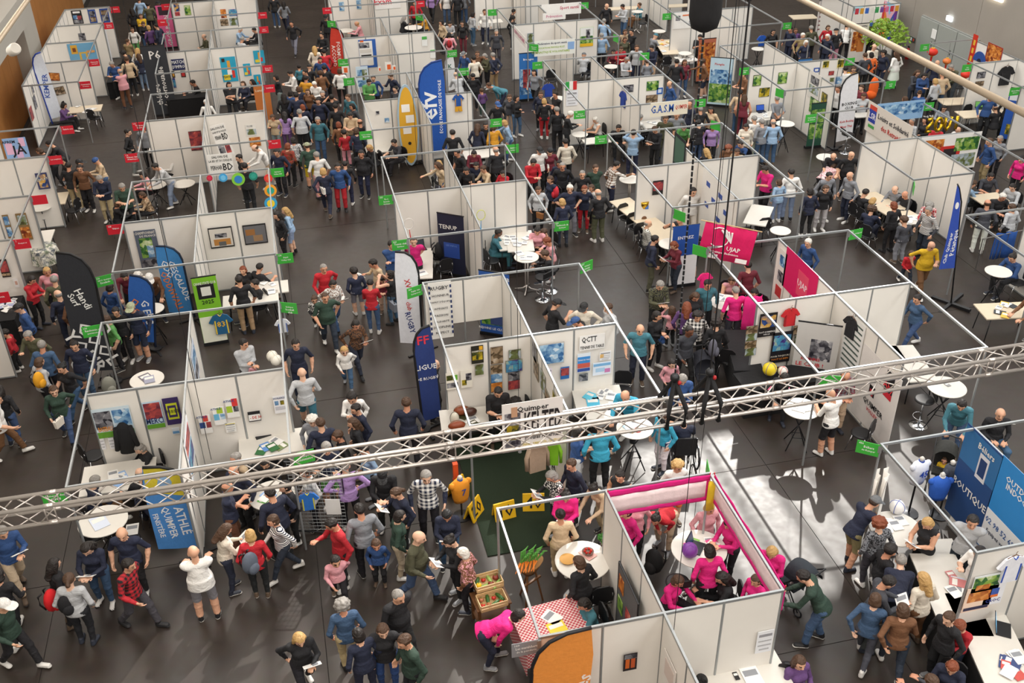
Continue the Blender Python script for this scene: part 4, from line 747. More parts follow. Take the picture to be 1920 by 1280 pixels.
SHEETS = [
('white form on the paper strewn tennis table','forms on the tennis table',[(6.11,26.74,.792,34,.15,.21,'ecebe8'),(6.18,26.62,.795,-34,.21,.3,'ecebe8'),(6.11,27.1,.798,-9,.21,.3,'ecebe8'),(6.08,26.63,.801,-4,.15,.21,'ecebe8'),(6.53,26.97,.804,-57,.21,.3,'ecebe8'),(6.12,26.91,.807,-14,.21,.3,'ecebe8'),(6.38,26.65,.81,-19,.15,.21,'ecebe8')]),
('white form on the bar table by the tilted sign','forms on the bar table',[(5.97,25.11,1.107,-40,.15,.21,'ecebe8'),(5.93,25.43,1.11,6,.21,.3,'ecebe8'),(6.14,25.09,1.113,-18,.21,.3,'ecebe8'),(5.94,25.1,1.116,-9,.15,.21,'ecebe8')]),
('white sheet on the round table among pink shirts','sheets among pink shirts',[(10.77,21.6,1.007,28,.15,.21,'ecebe8'),(10.64,21.61,1.01,57,.21,.3,'ecebe8'),(10.57,21.8,1.013,-44,.21,.3,'ecebe8')]),
('turquoise leaflet left on the table tennis table','turquoise leaflets',[(6.04,18.5,.792,16,.15,.21,'5ec3de'),(5.95,18.55,.795,-48,.21,.3,'5ec3de')]),
('large turquoise leaflet nearest on the table tennis table','turquoise leaflets',[(5.96,18.26,.792,-10,.3,.4,'4fb6d6')]),
('white sheet on the table tennis club table','sheets on the club table',[(6.19,18.43,.792,-32,.15,.21,'ecebe8'),(6.32,18.57,.795,51,.21,.3,'ecebe8'),(6.45,18.46,.798,45,.21,.3,'ecebe8'),(6.43,18.61,.801,40,.15,.21,'ecebe8'),(6.43,18.4,.804,-28,.21,.3,'ecebe8')]),
('white sheet on the table with the red bat','sheets by the bat',[(6.32,16.74,1.087,13,.15,.21,'ecebe8'),(6.46,16.87,1.093,-59,.21,.3,'ecebe8')]),
('light blue sheet on the table with the red bat','sheets by the bat',[(6.33,16.75,1.09,18,.21,.3,'9fc3d8')]),
('white form on the table behind the truss','forms behind the truss',[(-4.64,18.3,.772,-53,.15,.21,'ecebe8'),(-4.44,18.03,.778,18,.21,.3,'ecebe8'),(-4.54,18.16,.781,-29,.15,.21,'ecebe8'),(-4.67,18.29,.787,10,.21,.3,'ecebe8')]),
('pale blue form on the table behind the truss','forms behind the truss',[(-4.49,18.22,.775,21,.21,.3,'8fb4e4'),(-4.47,17.98,.784,-40,.21,.3,'8fb4e4')]),
('glossy magazine on the bar table by the rucksack','magazines on the bar table',[(-4.15,21.46,1.107,30,.26,.34,'6a6470')]),
('second magazine on the bar table by the rucksack','magazines on the bar table',[(-4.07,21.35,1.112,10,.24,.32,'9a9cb0')]),
('blue and yellow form on the bar table below the truss','forms on that table',[(-4.68,16.4,1.107,25,.3,.42,'cfd8e8')]),
('white sheet on the dark chair seat','papers on chairs',[(-4.22,16.75,.502,0,.25,.34,'ecebe8')]),
('white leaflet beside the laptop with blue screen','leaflets beside the laptop',[(-1.44,18.48,.792,-45,.15,.21,'ecebe8'),(-1.31,18.51,.801,-24,.15,.21,'ecebe8'),(-1.25,18.59,.807,43,.21,.3,'ecebe8')]),
('olive leaflet beside the laptop with blue screen','leaflets beside the laptop',[(-1.15,18.39,.795,-53,.21,.3,'7a8a5a'),(-1.31,18.35,.81,-7,.15,.21,'7a8a5a')]),
('dark green leaflet beside the laptop with blue screen','leaflets beside the laptop',[(-1.57,18.33,.798,-22,.21,.3,'2f6a3a'),(-1.33,18.38,.813,26,.21,.3,'2f6a3a')]),
('blue leaflet beside the laptop with blue screen','leaflets beside the laptop',[(-1.47,18.44,.804,23,.21,.3,'5f8fd0')]),
('green leaflet on the round table under the truss','leaflets under the truss',[(-1.56,16.51,.907,56,.15,.21,'5fae4a'),(-1.4,16.6,.916,-7,.15,.21,'5fae4a')]),
('pale blue leaflet on the round table under the truss','leaflets under the truss',[(-1.46,16.64,.913,46,.21,.3,'8fb4e4')]),
('white leaflet on the round table under the truss','leaflets under the truss',[(-1.39,16.67,.91,-27,.21,.3,'ecebe8'),(-1.5,16.59,.919,-40,.21,.3,'ecebe8')]),
('white leaflet beside the brown balls','leaflets beside the balls',[(3.07,18.25,.772,54,.15,.21,'ecebe8'),(3.15,18.33,.778,12,.21,.3,'ecebe8')]),
('black and yellow leaflet beside the brown balls','leaflets beside the balls',[(2.99,18.53,.775,-46,.21,.3,'3a3a20'),(3.14,18.19,.781,22,.15,.21,'3a3a20')]),
('crumpled white paper on the sunlit bar table','papers on the sunlit table',[(10.37,16.62,1.087,-13,.15,.21,'ecebe8'),(10.21,16.5,1.09,47,.21,.3,'ecebe8'),(10.36,16.52,1.093,2,.21,.3,'ecebe8'),(10.25,16.64,1.096,-9,.15,.21,'ecebe8')]),
('small grey card on the empty bar table','cards on the empty table',[(13.93,16.52,1.087,10,.1,.14,'8a8a8a')]),
('white sheet on the volleyball table','sheets on the volleyball table',[(10.45,18.02,.792,47,.15,.21,'ecebe8'),(10.48,17.67,.798,-3,.21,.3,'ecebe8'),(10.59,18.03,.804,-30,.21,.3,'ecebe8')]),
('pink sheet on the volleyball table','sheets on the volleyball table',[(10.24,17.69,.795,39,.21,.3,'d8688a'),(10.66,17.73,.801,-23,.15,.21,'d8688a')]),
('white registration form on the shop table','forms on the shop table',[(10.18,12.64,.957,-27,.15,.21,'ecebe8'),(10.52,12.8,.96,-3,.21,.3,'ecebe8'),(10.24,12.77,.963,-13,.21,.3,'ecebe8'),(10.39,12.74,.966,-13,.15,.21,'ecebe8'),(10.35,12.7,.969,-1,.21,.3,'ecebe8')]),
('white sheet on the rowing booth table','sheets in the rowing booth',[(10.82,11.17,.792,59,.15,.21,'ecebe8'),(10.74,11.19,.795,-18,.21,.3,'ecebe8'),(10.73,11.04,.804,59,.21,.3,'ecebe8'),(10.55,11.02,.807,5,.21,.3,'ecebe8')]),
('pale grey sheet on the rowing booth table','sheets in the rowing booth',[(10.78,11.16,.798,-18,.21,.3,'c8ccd8'),(10.77,11.26,.81,59,.15,.21,'c8ccd8')]),
('reddish sheet on the rowing booth table','sheets in the rowing booth',[(10.75,11.4,.801,-1,.15,.21,'c87a7a'),(10.74,11.19,.813,55,.21,.3,'c87a7a')]),
('white leaflet on the laptop table at the bottom right','leaflets at bottom right',[(10.65,9.39,.792,-21,.15,.21,'ecebe8'),(10.7,9.45,.804,7,.21,.3,'ecebe8'),(10.72,9.44,.816,-2,.21,.3,'ecebe8')]),
('navy leaflet on the laptop table at the bottom right','leaflets at bottom right',[(10.46,9.4,.795,-40,.21,.3,'3a4a7a'),(10.54,9.37,.807,41,.21,.3,'3a4a7a')]),
('red leaflet on the laptop table at the bottom right','leaflets at bottom right',[(10.49,9.17,.798,6,.21,.3,'c0504a'),(10.41,9.34,.81,-38,.15,.21,'c0504a')]),
('pale grey leaflet on the laptop table at the bottom right','leaflets at bottom right',[(10.49,9.39,.801,15,.15,.21,'dfe0e4'),(10.38,9.21,.813,-56,.21,.3,'dfe0e4')]),
('white sheet on the gingham cloth','papers on the gingham cloth',[(3.34,12.19,.792,40,.26,.34,'ecebe8')]),
('yellow folder on the gingham cloth','papers on the gingham cloth',[(3.37,11.93,.792,10,.32,.3,'e6cf3a')]),
('white leaflet beside the violet ball','leaflets in the pink booth',[(6.34,13.07,1.007,29,.15,.21,'ecebe8')]),
('green leaflet beside the violet ball','leaflets in the pink booth',[(6.34,13.14,1.01,-43,.21,.3,'7ab04a')]),
('pink leaflet beside the violet ball','leaflets in the pink booth',[(6.3,13.04,1.013,10,.21,.3,'e04a8a')]),
('white leaflet right of the laptop in the pink booth','leaflets in the pink booth right',[(6.67,13.12,1.007,-5,.15,.21,'ecebe8'),(6.67,12.97,1.013,-49,.21,.3,'ecebe8')]),
('pink leaflet right of the laptop in the pink booth','leaflets in the pink booth right',[(6.73,13.01,1.01,11,.21,.3,'d84a8a')]),
('white recipe card on the quiche table','cards on the quiche table',[(4.36,13.45,.957,9,.15,.21,'ecebe8')]),
('peach recipe card on the quiche table','cards on the quiche table',[(4.36,13.39,.96,27,.21,.3,'e6b0a8')]),
('black phone on the bottom white table','phones',[(5.98,10.22,.792,0,.08,.16,'1a1a1c')]),
('white document beside the bottom black phone','documents by the phone',[(6.23,10.15,.792,0,.3,.4,'ecebe8')]),
('white leaflet on the black table at the left edge','leaflets on the left black table',[(-7.97,26.43,.792,39,.15,.21,'ecebe8'),(-8.09,26.66,.795,18,.21,.3,'ecebe8'),(-8.12,26.88,.801,-27,.15,.21,'ecebe8'),(-8.16,26.36,.804,-39,.21,.3,'ecebe8'),(-8.23,26.5,.81,32,.15,.21,'ecebe8')]),
('lilac leaflet on the black table at the left edge','leaflets on the left black table',[(-8.39,26.61,.798,19,.21,.3,'a9b0d0'),(-8.16,26.67,.807,-2,.21,.3,'a9b0d0')]),
('white card on the beige table at the right edge','cards at the right edge',[(17.66,19.79,.752,-53,.15,.21,'ecebe8'),(17.87,19.84,.761,34,.15,.21,'ecebe8')]),
('black card on the beige table at the right edge','cards at the right edge',[(18.04,19.82,.755,17,.21,.3,'2f333a'),(17.52,19.55,.764,53,.21,.3,'2f333a')]),
('yellow card on the beige table at the right edge','cards at the right edge',[(17.9,19.9,.758,-43,.21,.3,'e0b84a'),(17.56,19.37,.767,-45,.21,.3,'e0b84a')]),
('white sheet on the high table by the chess players','sheets by the chess players',[(18.34,24.93,.907,-45,.15,.21,'ecebe8'),(18.25,25.02,.91,3,.21,.3,'ecebe8'),(18.02,24.85,.913,44,.21,.3,'ecebe8')]),
('orange leaflet on the long orange counter','leaflets on the orange counter',[(17.91,46.07,.772,-1,.15,.21,'e08a3a'),(17.72,45.32,.781,-53,.15,.21,'e08a3a')]),
('yellow leaflet on the long orange counter','leaflets on the orange counter',[(17.62,45.5,.778,34,.21,.3,'e6c04a'),(18.09,45.56,.787,41,.21,.3,'e6c04a')]),
('white leaflet on the long orange counter','leaflets on the orange counter',[(17.78,45.08,.775,-58,.21,.3,'ecebe8'),(17.32,44.29,.784,2,.21,.3,'ecebe8')]),
('white leaflet on the white counter','leaflets on the white counter',[(17.49,42.35,.912,-54,.15,.21,'ecebe8'),(17.94,42.32,.915,51,.21,.3,'ecebe8'),(17.8,42.58,.918,-42,.21,.3,'ecebe8'),(17.55,42.46,.921,32,.15,.21,'ecebe8')]),
('white sheet in the martial arts booth','sheets in the martial arts booth',[(13.49,35.53,.772,26,.15,.21,'ecebe8'),(13.68,35.36,.775,49,.21,.3,'ecebe8'),(13.67,35.41,.778,6,.21,.3,'ecebe8')]),
('white sheet beside the aquarium laptop','sheets beside the aquarium laptop',[(18.21,35.29,.772,47,.15,.21,'ecebe8'),(17.74,34.77,.775,-26,.21,.3,'ecebe8'),(18.06,34.93,.778,-9,.21,.3,'ecebe8'),(18.13,35.11,.781,-53,.15,.21,'ecebe8')]),
('blue flyer on the blue cloth table','flyers on the blue cloth',[(11.02,34.19,.812,-11,.15,.21,'3a6ab0')]),
('white flyer on the blue cloth table','flyers on the blue cloth',[(11.03,34.3,.815,-26,.21,.3,'ecebe8')]),
('white leaflet on the concert booth table','leaflets in the concert booth',[(-8.04,43.22,.752,32,.15,.21,'ecebe8'),(-7.82,43.16,.755,-32,.21,.3,'ecebe8'),(-7.9,43.18,.758,46,.21,.3,'ecebe8'),(-8.45,43.67,.761,-43,.15,.21,'ecebe8'),(-8.05,42.88,.764,-19,.21,.3,'ecebe8')]),
('white binder page on the aisle side table','binder pages',[(-1.1,25.98,.792,30,.15,.21,'ecebe8'),(-1.14,25.57,.795,2,.21,.3,'ecebe8'),(-1.39,26.15,.798,57,.21,.3,'ecebe8'),(-1.39,26.19,.801,33,.15,.21,'ecebe8')]),
('white sheet with a red pen in the tennis booth','sheets in the tennis booth',[(3.1,25.63,.747,15,.3,.3,'ecebe8')]),
('white form before the seated person in teal','forms before the seated person in teal',[(6.05,27.05,.772,27,.15,.21,'ecebe8'),(5.93,27.22,.775,-47,.21,.3,'ecebe8'),(5.91,26.97,.778,-18,.21,.3,'ecebe8'),(5.86,26.8,.781,-19,.15,.21,'ecebe8')]),
]

LAPTOPS = [
(-1.54,18.93,.78,15,'open laptop with a blue screen on the white table','2a6fd0'),
(6.38,13,1,50,'dark open laptop on the round table in the pink booth','1d2a4a'),
(10.87,10.04,.78,55,'open laptop with bright screen on the rowing table','6fb0d8'),
(18.14,35.48,.76,0,'open laptop showing a blue picture in the aquarium booth','2a4a9a'),
(26.5,33.53,.76,-20,'open laptop with a green landscape on screen','5a8a4a'),
(3.29,27.15,.74,10,'grey laptop on the tennis booth table','2a2d33'),
(-4.61,53.95,1,-15,'far monitor with a pale blue screen','9fd0e0'),
]

JERSEYS = [
(-2.51,24.36,.67,0,.85,'1f5f8a','e8c83a','83','blue football shirt number 83 hung on the lime roll-up','e8b83a',True,False),
(-.94,24.36,.37,0,.58,'e9eef6','2b5fb8','','white and blue football shirt at the booth corner','f4f4f2',True,False),
(-.66,15.94,1.19,0,.6,'2468b8','c8c03a','','bright blue shirt hung on the wire fence','f4f4f2',True,False),
(10.99,18.79,2.05,0,.66,'c8242c','a01820','','red volleyball jersey hanging on the wall','f4f4f2',True,False),
(12.07,17.9,2.12,-80,.75,'1d1d22','2a2a30','','black jersey hanging on the side panel','f4f4f2',True,False),
(10.09,21.79,1.59,0,.6,'e8207c','e8207c','','hot pink shirt hung on the booth post','f4f4f2',True,False),
(27.55,33.84,1.91,0,1.05,'17181c','2a2a2e','','black shirt with pale characters hung on the wall','c8c09a',True,False),
(6.12,35.84,2.24,0,.6,'2453a0','d8a02a','','blue and orange triathlon suit on the wall','f4f4f2',True,True),
(10.32,38.74,1.33,0,.75,'1f3f9a','1f3f9a','','blue club jersey on a stand in the judo booth','f4f4f2',True,False),
(12.07,34.6,2.14,-80,.8,'24429a','1d2a5a','','blue football shirt hung on the booth side panel','f4f4f2',True,False),
(13.25,41.29,.97,0,.5,'c82a4a','1d2a5a','','small red and blue shirt hung at the aikido booth','f4f4f2',True,False),
(10.84,10.26,2.05,0,.8,'e6e9f2','2b4fae','','white and blue rowing shirt on the bottom right wall','2b4fae',True,False),
(22.23,44.29,.89,0,.7,'2a62c8','1d4a9a','','bright blue shirt hanging in the bluish booth','f4f4f2',True,False),
]

BALLS = [
(10.34,18.25,.84,.17,'e8cf2a','2a3aa0','yellow and blue volleyball on a green ring','ball',(1,1,1)),
(10.64,18.16,.84,.12,'e9e6e0','c8302c','white red and green volleyball','ball',(1,1,1)),
(-1.2,21.69,.95,.14,'e9e6da','c8c4b4','upper white volleyball at the corner table','ball',(1,1,1)),
(-1.11,21.48,.95,.14,'ece9de','c8c4b4','lower white volleyball at the corner table','ball',(1,1,1)),
(2.93,18.61,.76,.14,'8a4526','e8e0d0','left brown american football','american_football',(1.35,.85,.85)),
(3.11,18.52,.76,.13,'4a2a20','d8d0c0','dark brown american football','american_football',(1.2,.85,.85)),
(2.72,18.08,.76,.14,'8a4022','e8e0d0','nearest brown american football','american_football',(1.4,.8,.8)),
(2.71,18.28,.76,.13,'d8d4c4','3a3a3a','white rugby ball standing on end','rugby_ball',(.8,.8,1.3)),
(6.17,12.84,1,.15,'7a3f9a','8a4faa','violet gymnastics ball on the round table','ball',(1,1,1)),
(10.56,13.03,.95,.15,'e8e6e4','2b4fae','red white and blue basketball in the shop','ball',(1,1,1)),
]

BAGS = [
(-5.3,22.67,0,120,'8a8a80','grey and brown rucksack on the floor by the flag base',1.1,'backpack'),
(-6.56,21.73,1.05,150,'d99a1f','mustard yellow backpack worn by the person with dark hair',.9,'backpack'),
(-5.34,14.58,.75,160,'c8161e','bright red backpack worn below the truss',1,'backpack'),
(-5.03,14.33,.85,110,'17171b','small black backpack worn on a pale hoodie',.9,'backpack'),
(-1.81,14.45,.95,130,'5a6270','grey backpack worn on the red jacket',1,'backpack'),
(9.57,19.79,.95,60,'2a2a30','dark backpack with cat ears worn by the waiting visitor',.9,'backpack'),
(3.8,26.89,.48,180,'17171a','black rucksack resting on the tennis booth chair',1.15,'backpack'),
(.75,31.84,.85,200,'e6e2dc','white shoulder bag of the person walking away',.8,'shoulder_bag'),
(2.05,24.01,.6,200,'7c828c','grey tote bag with a star',.95,'tote_bag'),
(-6.04,20.46,.75,330,'e6ded2','white handbag of the person in a green cardigan',.75,'handbag'),
(7.03,16.46,.62,180,'1f2a52','navy tote bag hanging from the turquoise shirt',1.1,'tote_bag'),
(9.23,19.12,1,150,'5a5a66','grey backpack worn over floral trousers',1,'backpack'),
(5.74,13.46,.1,30,'141416','black sports bag held by the bending gymnast',1.2,'sports_bag'),
(7.28,28.31,.75,40,'8a5a30','brown handbag in the crowd left of the aisle',.7,'handbag'),
(8.08,29.34,.9,0,'c82a3a','red backpack in the crowd by the white wall',.9,'backpack'),
(.9,42.41,1,60,'2f4a6a','blue backpack over a yellow coat',.85,'backpack'),
(7.72,46.98,.95,250,'b82a32','red backpack worn over a pink top',.8,'backpack'),
(24.25,29.19,.5,0,'c8902a','orange basket at the right edge',.6,'basket'),
]

# ---------------------------------------------------------------- number boards on the booth corners
SIGN = MB().box(0, 0, 0, .42, .012, .29)
_SM = {c: SIGN.mesh('board', m) for c, m in (('g', M_GREEN), ('r', M_RED), ('y', M_GREY), ('b', paint('a9d3e6')))}
HOOK = MB().box(0, .015, .04, .07, .05, .16).mesh('clip', M_ALU)
for x, y, z, yaw, c, txt, lab, arm in SIGNS:
    t = thing('booth_sign', lab, 'sign', (x, y, z), math.radians(yaw), 'hanging booth signs')
    put('board', _SM[c], t); put('clip', HOOK, t, (arm * .22, 0, 0))
    if txt:
        num, _, rest = txt.partition('|')
        if num: lettering(num, M_LETW, t, -.13, .10, .045, -.010, .12)
        lines = [l for l in rest.split('/') if l]
        for i, l in enumerate(lines): lettering(l, M_LETW, t, .02, .03 - i * .075, .052, -.010, .34)

# ---------------------------------------------------------------- posters, notices, photographs, banners
def poster(x, y, z, yaw, w, h, paper, pic, texts, lab, cat='poster', name='poster', roll=0.):
    t = thing(name, lab, cat, (x, y, z), 0, None); t.rotation_euler = Matrix.Rotation(math.radians(yaw), 3, 'Z').to_euler() if not roll else (Matrix.Rotation(math.radians(yaw), 3, 'Z') @ Matrix.Rotation(math.radians(roll), 3, 'Y')).to_euler()
    MB().box(0, 0, 0, w, .008, h).obj('sheet', paint(paper), t)
    for i, (px, pz, pw, ph, k) in enumerate(pic):             # printed pictures, relative to the sheet
        MB().box(px * w, -.0055 - .0022 * i, pz * h, pw * w, .004, ph * h).obj('picture', pal(k) if isinstance(k, int) else paint(k), t)
    if cat == 'marker': MB().tube([(0, 0, h / 2), (0, 0, 2.46 - z)], .004, 5).obj('cord', M_LETW, t)
    for (s, c, tx, tz, th, *r) in texts: lettering(s, paint(c), t, tx * w, tz * h, th * h, -.010 - .0022 * len(pic), w * (r[1] if len(r) > 1 else .94) if not (r and r[0]) else None, math.radians(r[0]) if r else 0)
    return t
for p in POSTERS: poster(*p)

# ---------------------------------------------------------------- feather flags, roll-ups
def feather(x, y, yaw, H, W, col, edge, texts, lab, lean=0., base=True, top=True):
    t = thing('feather_flag', lab, 'flag', (x, y, 0), math.radians(yaw), 'feather flags'); t.rotation_euler = (0, math.radians(lean), math.radians(yaw))
    z0 = H * .10
    n = 16; o = []; pole = [(0, 0, 0)]
    for i in range(n + 1):                                    # mast side, then the curved tip
        f = i / n; xx = 0 if f < .72 else W * .92 * ((f - .72) / .28) ** 2.2; zz = z0 + (H - z0) * (f if f < .72 else .72 + .28 * math.sin((f - .72) / .28 * math.pi / 2)); o.append((xx, zz))
    pole += [(q[0], 0, q[1]) for q in o]
    back = [(W, z0 + (H - z0) * .78), (W, z0 + (H - z0) * .5), (W * .98, z0 + .08), (W * .5, z0 + .02), (0, z0)]
    fab = MB(); ol = o + back; fab.prism(ol, .012); fab.obj('fabric', cloth(col), t)
    MB().tube(pole, .03, 8).obj('pole', paint(edge), t, smooth=True)
    if 'runner' in lab: MB().prism([(a * .96 + .02, c_ - .02) for a, c_ in o[11:]] + [(W * .96, z0 + (H - z0) * .72), (.02, z0 + (H - z0) * .62)], .02).obj('yellow_tip', cloth('d8c83a'), t); MB().ball((W * .5, 0, z0 + (H - z0) * .8), .16, 12, 0, (1, .12, 1.2)).obj('runner_emblem', cloth('8fb4dc'), t)
    b = MB()
    for a in (0, math.pi / 2): b.box(0, 0, .02, .9, .06, .035, rz=a + .4)
    b.lathe([(.16, .03), (.16, .07), (.05, .09)], 14); b.obj('base', M_BLACK, t)
    for (s, c, tx, tz, th, roll) in texts:
        for yy, bk in ((-.014, False), (.014, True)): lettering(s, paint(c), t, tx * W, z0 + tz * (H - z0), th, yy, None, math.radians(roll if not bk else -roll), .02, bk)
    return t
for p in FLAGS: feather(*p)
def rollup(x, y, yaw, w, h, col, pic, texts, lab, lean=4):
    t = thing('roll_up_banner', lab, 'banner', (x, y, 0), math.radians(yaw), 'roll-up banners')
    MB().box(0, .05, .05, w + .04, .16, .09).obj('base', M_STEEL, t); MB().box(0, .06, h / 2, .02, .02, h).obj('stay', M_STEEL, t); MB().box(0, .01, h + .07, w + .02, .03, .03).obj('top_bar', M_STEEL, t)
    s = MB().box(0, 0, h / 2 + .08, w, .008, h - .02).obj('print_sheet', paint(col), t)
    for i, (px, pz, pw, ph, k) in enumerate(pic): MB().box(px * w, -.0055 - .0022 * i, .08 + h / 2 + pz * h, pw * w, .004, ph * h).obj('picture', pal(k) if isinstance(k, int) else paint(k), s)
    for (q, c, tx, tz, th, *r) in texts: lettering(q, paint(c), s, tx * w, .08 + h / 2 + tz * h, th * h, -.010 - .0022 * len(pic), w * .9 if not (r and r[0]) else None, math.radians(r[0]) if r else 0)
for p in ROLLUPS: rollup(*p)

# ---------------------------------------------------------------- furniture
_FM = {}
def fm(k, f):
    if k not in _FM: _FM[k] = f()
    return _FM[k]
def round_table(x, y, h, d, style, lab, rz=0.):
    t = thing('round_table', lab, 'table', (x, y, 0), rz, 'round tables')
    put('tabletop', fm(('rt', d), lambda: MB().lathe([(d / 2 - .012, -.03), (d / 2, -.02), (d / 2, -.008), (d / 2 - .008, 0)], 32).mesh('tabletop', M_WHITE, True)), t, (0, 0, h))
    if style == 'x':                                          # folding crossed legs
        r = d * .40
        for a in (0, 1, 2, 3):
            an = a * math.pi / 2 + .5; c, s = math.cos(an), math.sin(an)
            put('leg', fm(('xl', h, d, a), lambda: MB().tube([(c * r, s * r, 0.02), (-c * r * .75, -s * r * .75, h - .03)], .014, 6).mesh('leg', M_STEEL, True)), t)
        put('brace', fm(('xb', h, d), lambda: MB().tube([(r * .45 * math.cos(k * math.pi / 2 + .5), r * .45 * math.sin(k * math.pi / 2 + .5), .32) for k in (0, 1, 2, 3, 0)], .009, 6).mesh('brace', M_STEEL, True)), t)
    else:                                                     # twin column on four splayed feet
        put('column', fm(('cl', h), lambda: MB().tube([(0, -.05, .12), (0, -.05, h - .03)], .022, 10).tube([(0, .05, .12), (0, .05, h - .03)], .022, 10).mesh('column', M_TUBE, True)), t)
        for a in range(4):
            an = a * math.pi / 2 + .6; put('foot', fm(('ft', a), lambda: MB().tube([(0, 0, .16), (math.cos(an) * .12, math.sin(an) * .12, .07), (math.cos(an) * .36, math.sin(an) * .36, .025)], .02, 8).mesh('foot', M_TUBE, True)), t)
    return t
def rect_table(x, y, yaw, l, w, h, style, lab):
    t = thing('folding_table', lab, 'table', (x, y, 0), math.radians(yaw), 'rectangular tables')
    top = {'w': M_WHITE, 'b': M_BEECH, 'k': M_BLKCLOTH, 's': M_WHITE}[style]
    put('tabletop', fm(('tt', l, w, style), lambda: MB().box(0, 0, -.016, l, w, .032).mesh('tabletop', top)), t, (0, 0, h))
    if style in 'ks':
        for nm, a in (('front', (0, -w / 2 - .004, l, .012)), ('back', (0, w / 2 + .004, l, .012)), ('end', (l / 2 + .004, 0, .012, w)), ('end', (-l / 2 - .004, 0, .012, w))):
            MB().box(a[0], a[1], h / 2 - .02, a[2], a[3], h - .05).obj('cloth_' + nm, M_BLKCLOTH, t)
    for sx in (-1, 1):
        for sy in (-1, 1): put('leg', fm(('tl', l, w, h, sx, sy), lambda: MB().tube([(sx * (l / 2 - .18), sy * (w / 2 - .1), h - .03), (sx * (l / 2 - .12), sy * (w / 2 - .06), .01)], .015, 6).mesh('leg', M_STEEL, True)), t)
    return t
def chair(x, y, yaw, lab, style='c'):
    t = thing('stacking_chair' if style == 'c' else 'bar_stool', lab, 'chair' if style == 'c' else 'stool', (x, y, 0), math.radians(yaw), 'chairs at the booths')
    h = .45 if style == 'c' else .74
    put('seat', fm(('st', h), lambda: MB().lathe([(.20, -.03), (.225, -.015), (.225, .01), (.19, .025)], 20, sc=(1, 1)).mesh('seat', M_BLACK, True)), t, (0, 0, h))
    put('backrest', fm(('bk', style), lambda: MB().prism([(-.20, 0), (.20, 0), (.225, .16), (.20, .30), (.11, .37), (-.11, .37), (-.20, .30), (-.225, .16)] if style == 'c' else [(-.18, 0), (.18, 0), (.17, .16), (-.17, .16)], .03).mesh('backrest', M_BLACK)), t, (-.215, 0, h + .06), math.pi / 2)
    if style == 'c':
        for sx in (-1, 1):
            for sy in (-1, 1): put('leg', fm(('lg', sx, sy), lambda: MB().tube([(sx * .14, sy * .15, .44), (sx * .23, sy * .21, .01)], .0125, 6).mesh('leg', M_CHROME, True)), t)
        put('frame', fm('fr', lambda: MB().tube([(-.23, -.19, .72), (-.2, -.19, .42), (-.2, .19, .42), (-.23, .19, .72)], .011, 6).mesh('frame', M_CHROME, True)), t)
    else:
        put('column', fm('sc', lambda: MB().tube([(0, 0, .03), (0, 0, .73)], [.03, .022], 10).mesh('column', M_CHROME, True)), t)
        put('base', fm('sb', lambda: MB().lathe([(.22, 0), (.22, .012), (.12, .03), (.035, .06)], 24).mesh('base', M_CHROME, True)), t)
        put('footrest', fm('sf', lambda: MB().tube([(.17 * math.cos(a * .3), .17 * math.sin(a * .3), .26) for a in range(-6, 7)], .01, 6).mesh('footrest', M_CHROME, True)), t)
    return t
for a in ROUNDS: round_table(*a)
for a in RECTS: rect_table(*a)
for a in CHAIRS: chair(*a)
SHEET = {}
for lab, grp, x, y, z, yaw, w, h, c in [(a, b, *q) for a, b, qs in SHEETS for q in qs]:   # leaflets, papers and booklets lying on tables
    k = (w, h, c)
    if k not in SHEET: SHEET[k] = MB().box(0, 0, .003, w, h, .006).box(0, h * .18, .0065, w * .8, h * .3, .001, 1).mesh('leaflet', [paint(c), paint('8d9096' if c in ('ecebe8', 'f2efe9') else 'e8e6e0')])
    tag(put('leaflet', SHEET[k], None, (x, y, z), math.radians(yaw)), lab, 'leaflet', grp)
def laptop(x, y, z, yaw, lab, scr='2a6fd0'):
    t = thing('laptop', lab, 'laptop', (x, y, z), math.radians(yaw))
    MB().box(0, 0, .012, .34, .24, .02).obj('keyboard_base', M_STEEL, t)
    s = MB().box(0, 0, .115, .34, .012, .23).obj('screen', M_BLACK, t, (0, .12, .02)); s.rotation_euler = (math.radians(-15), 0, 0)
    MB().box(0, -.008, .115, .31, .003, .20).obj('display', mat('display_' + scr, scr, .3, emit=.8), s)
for a in LAPTOPS: laptop(*a)
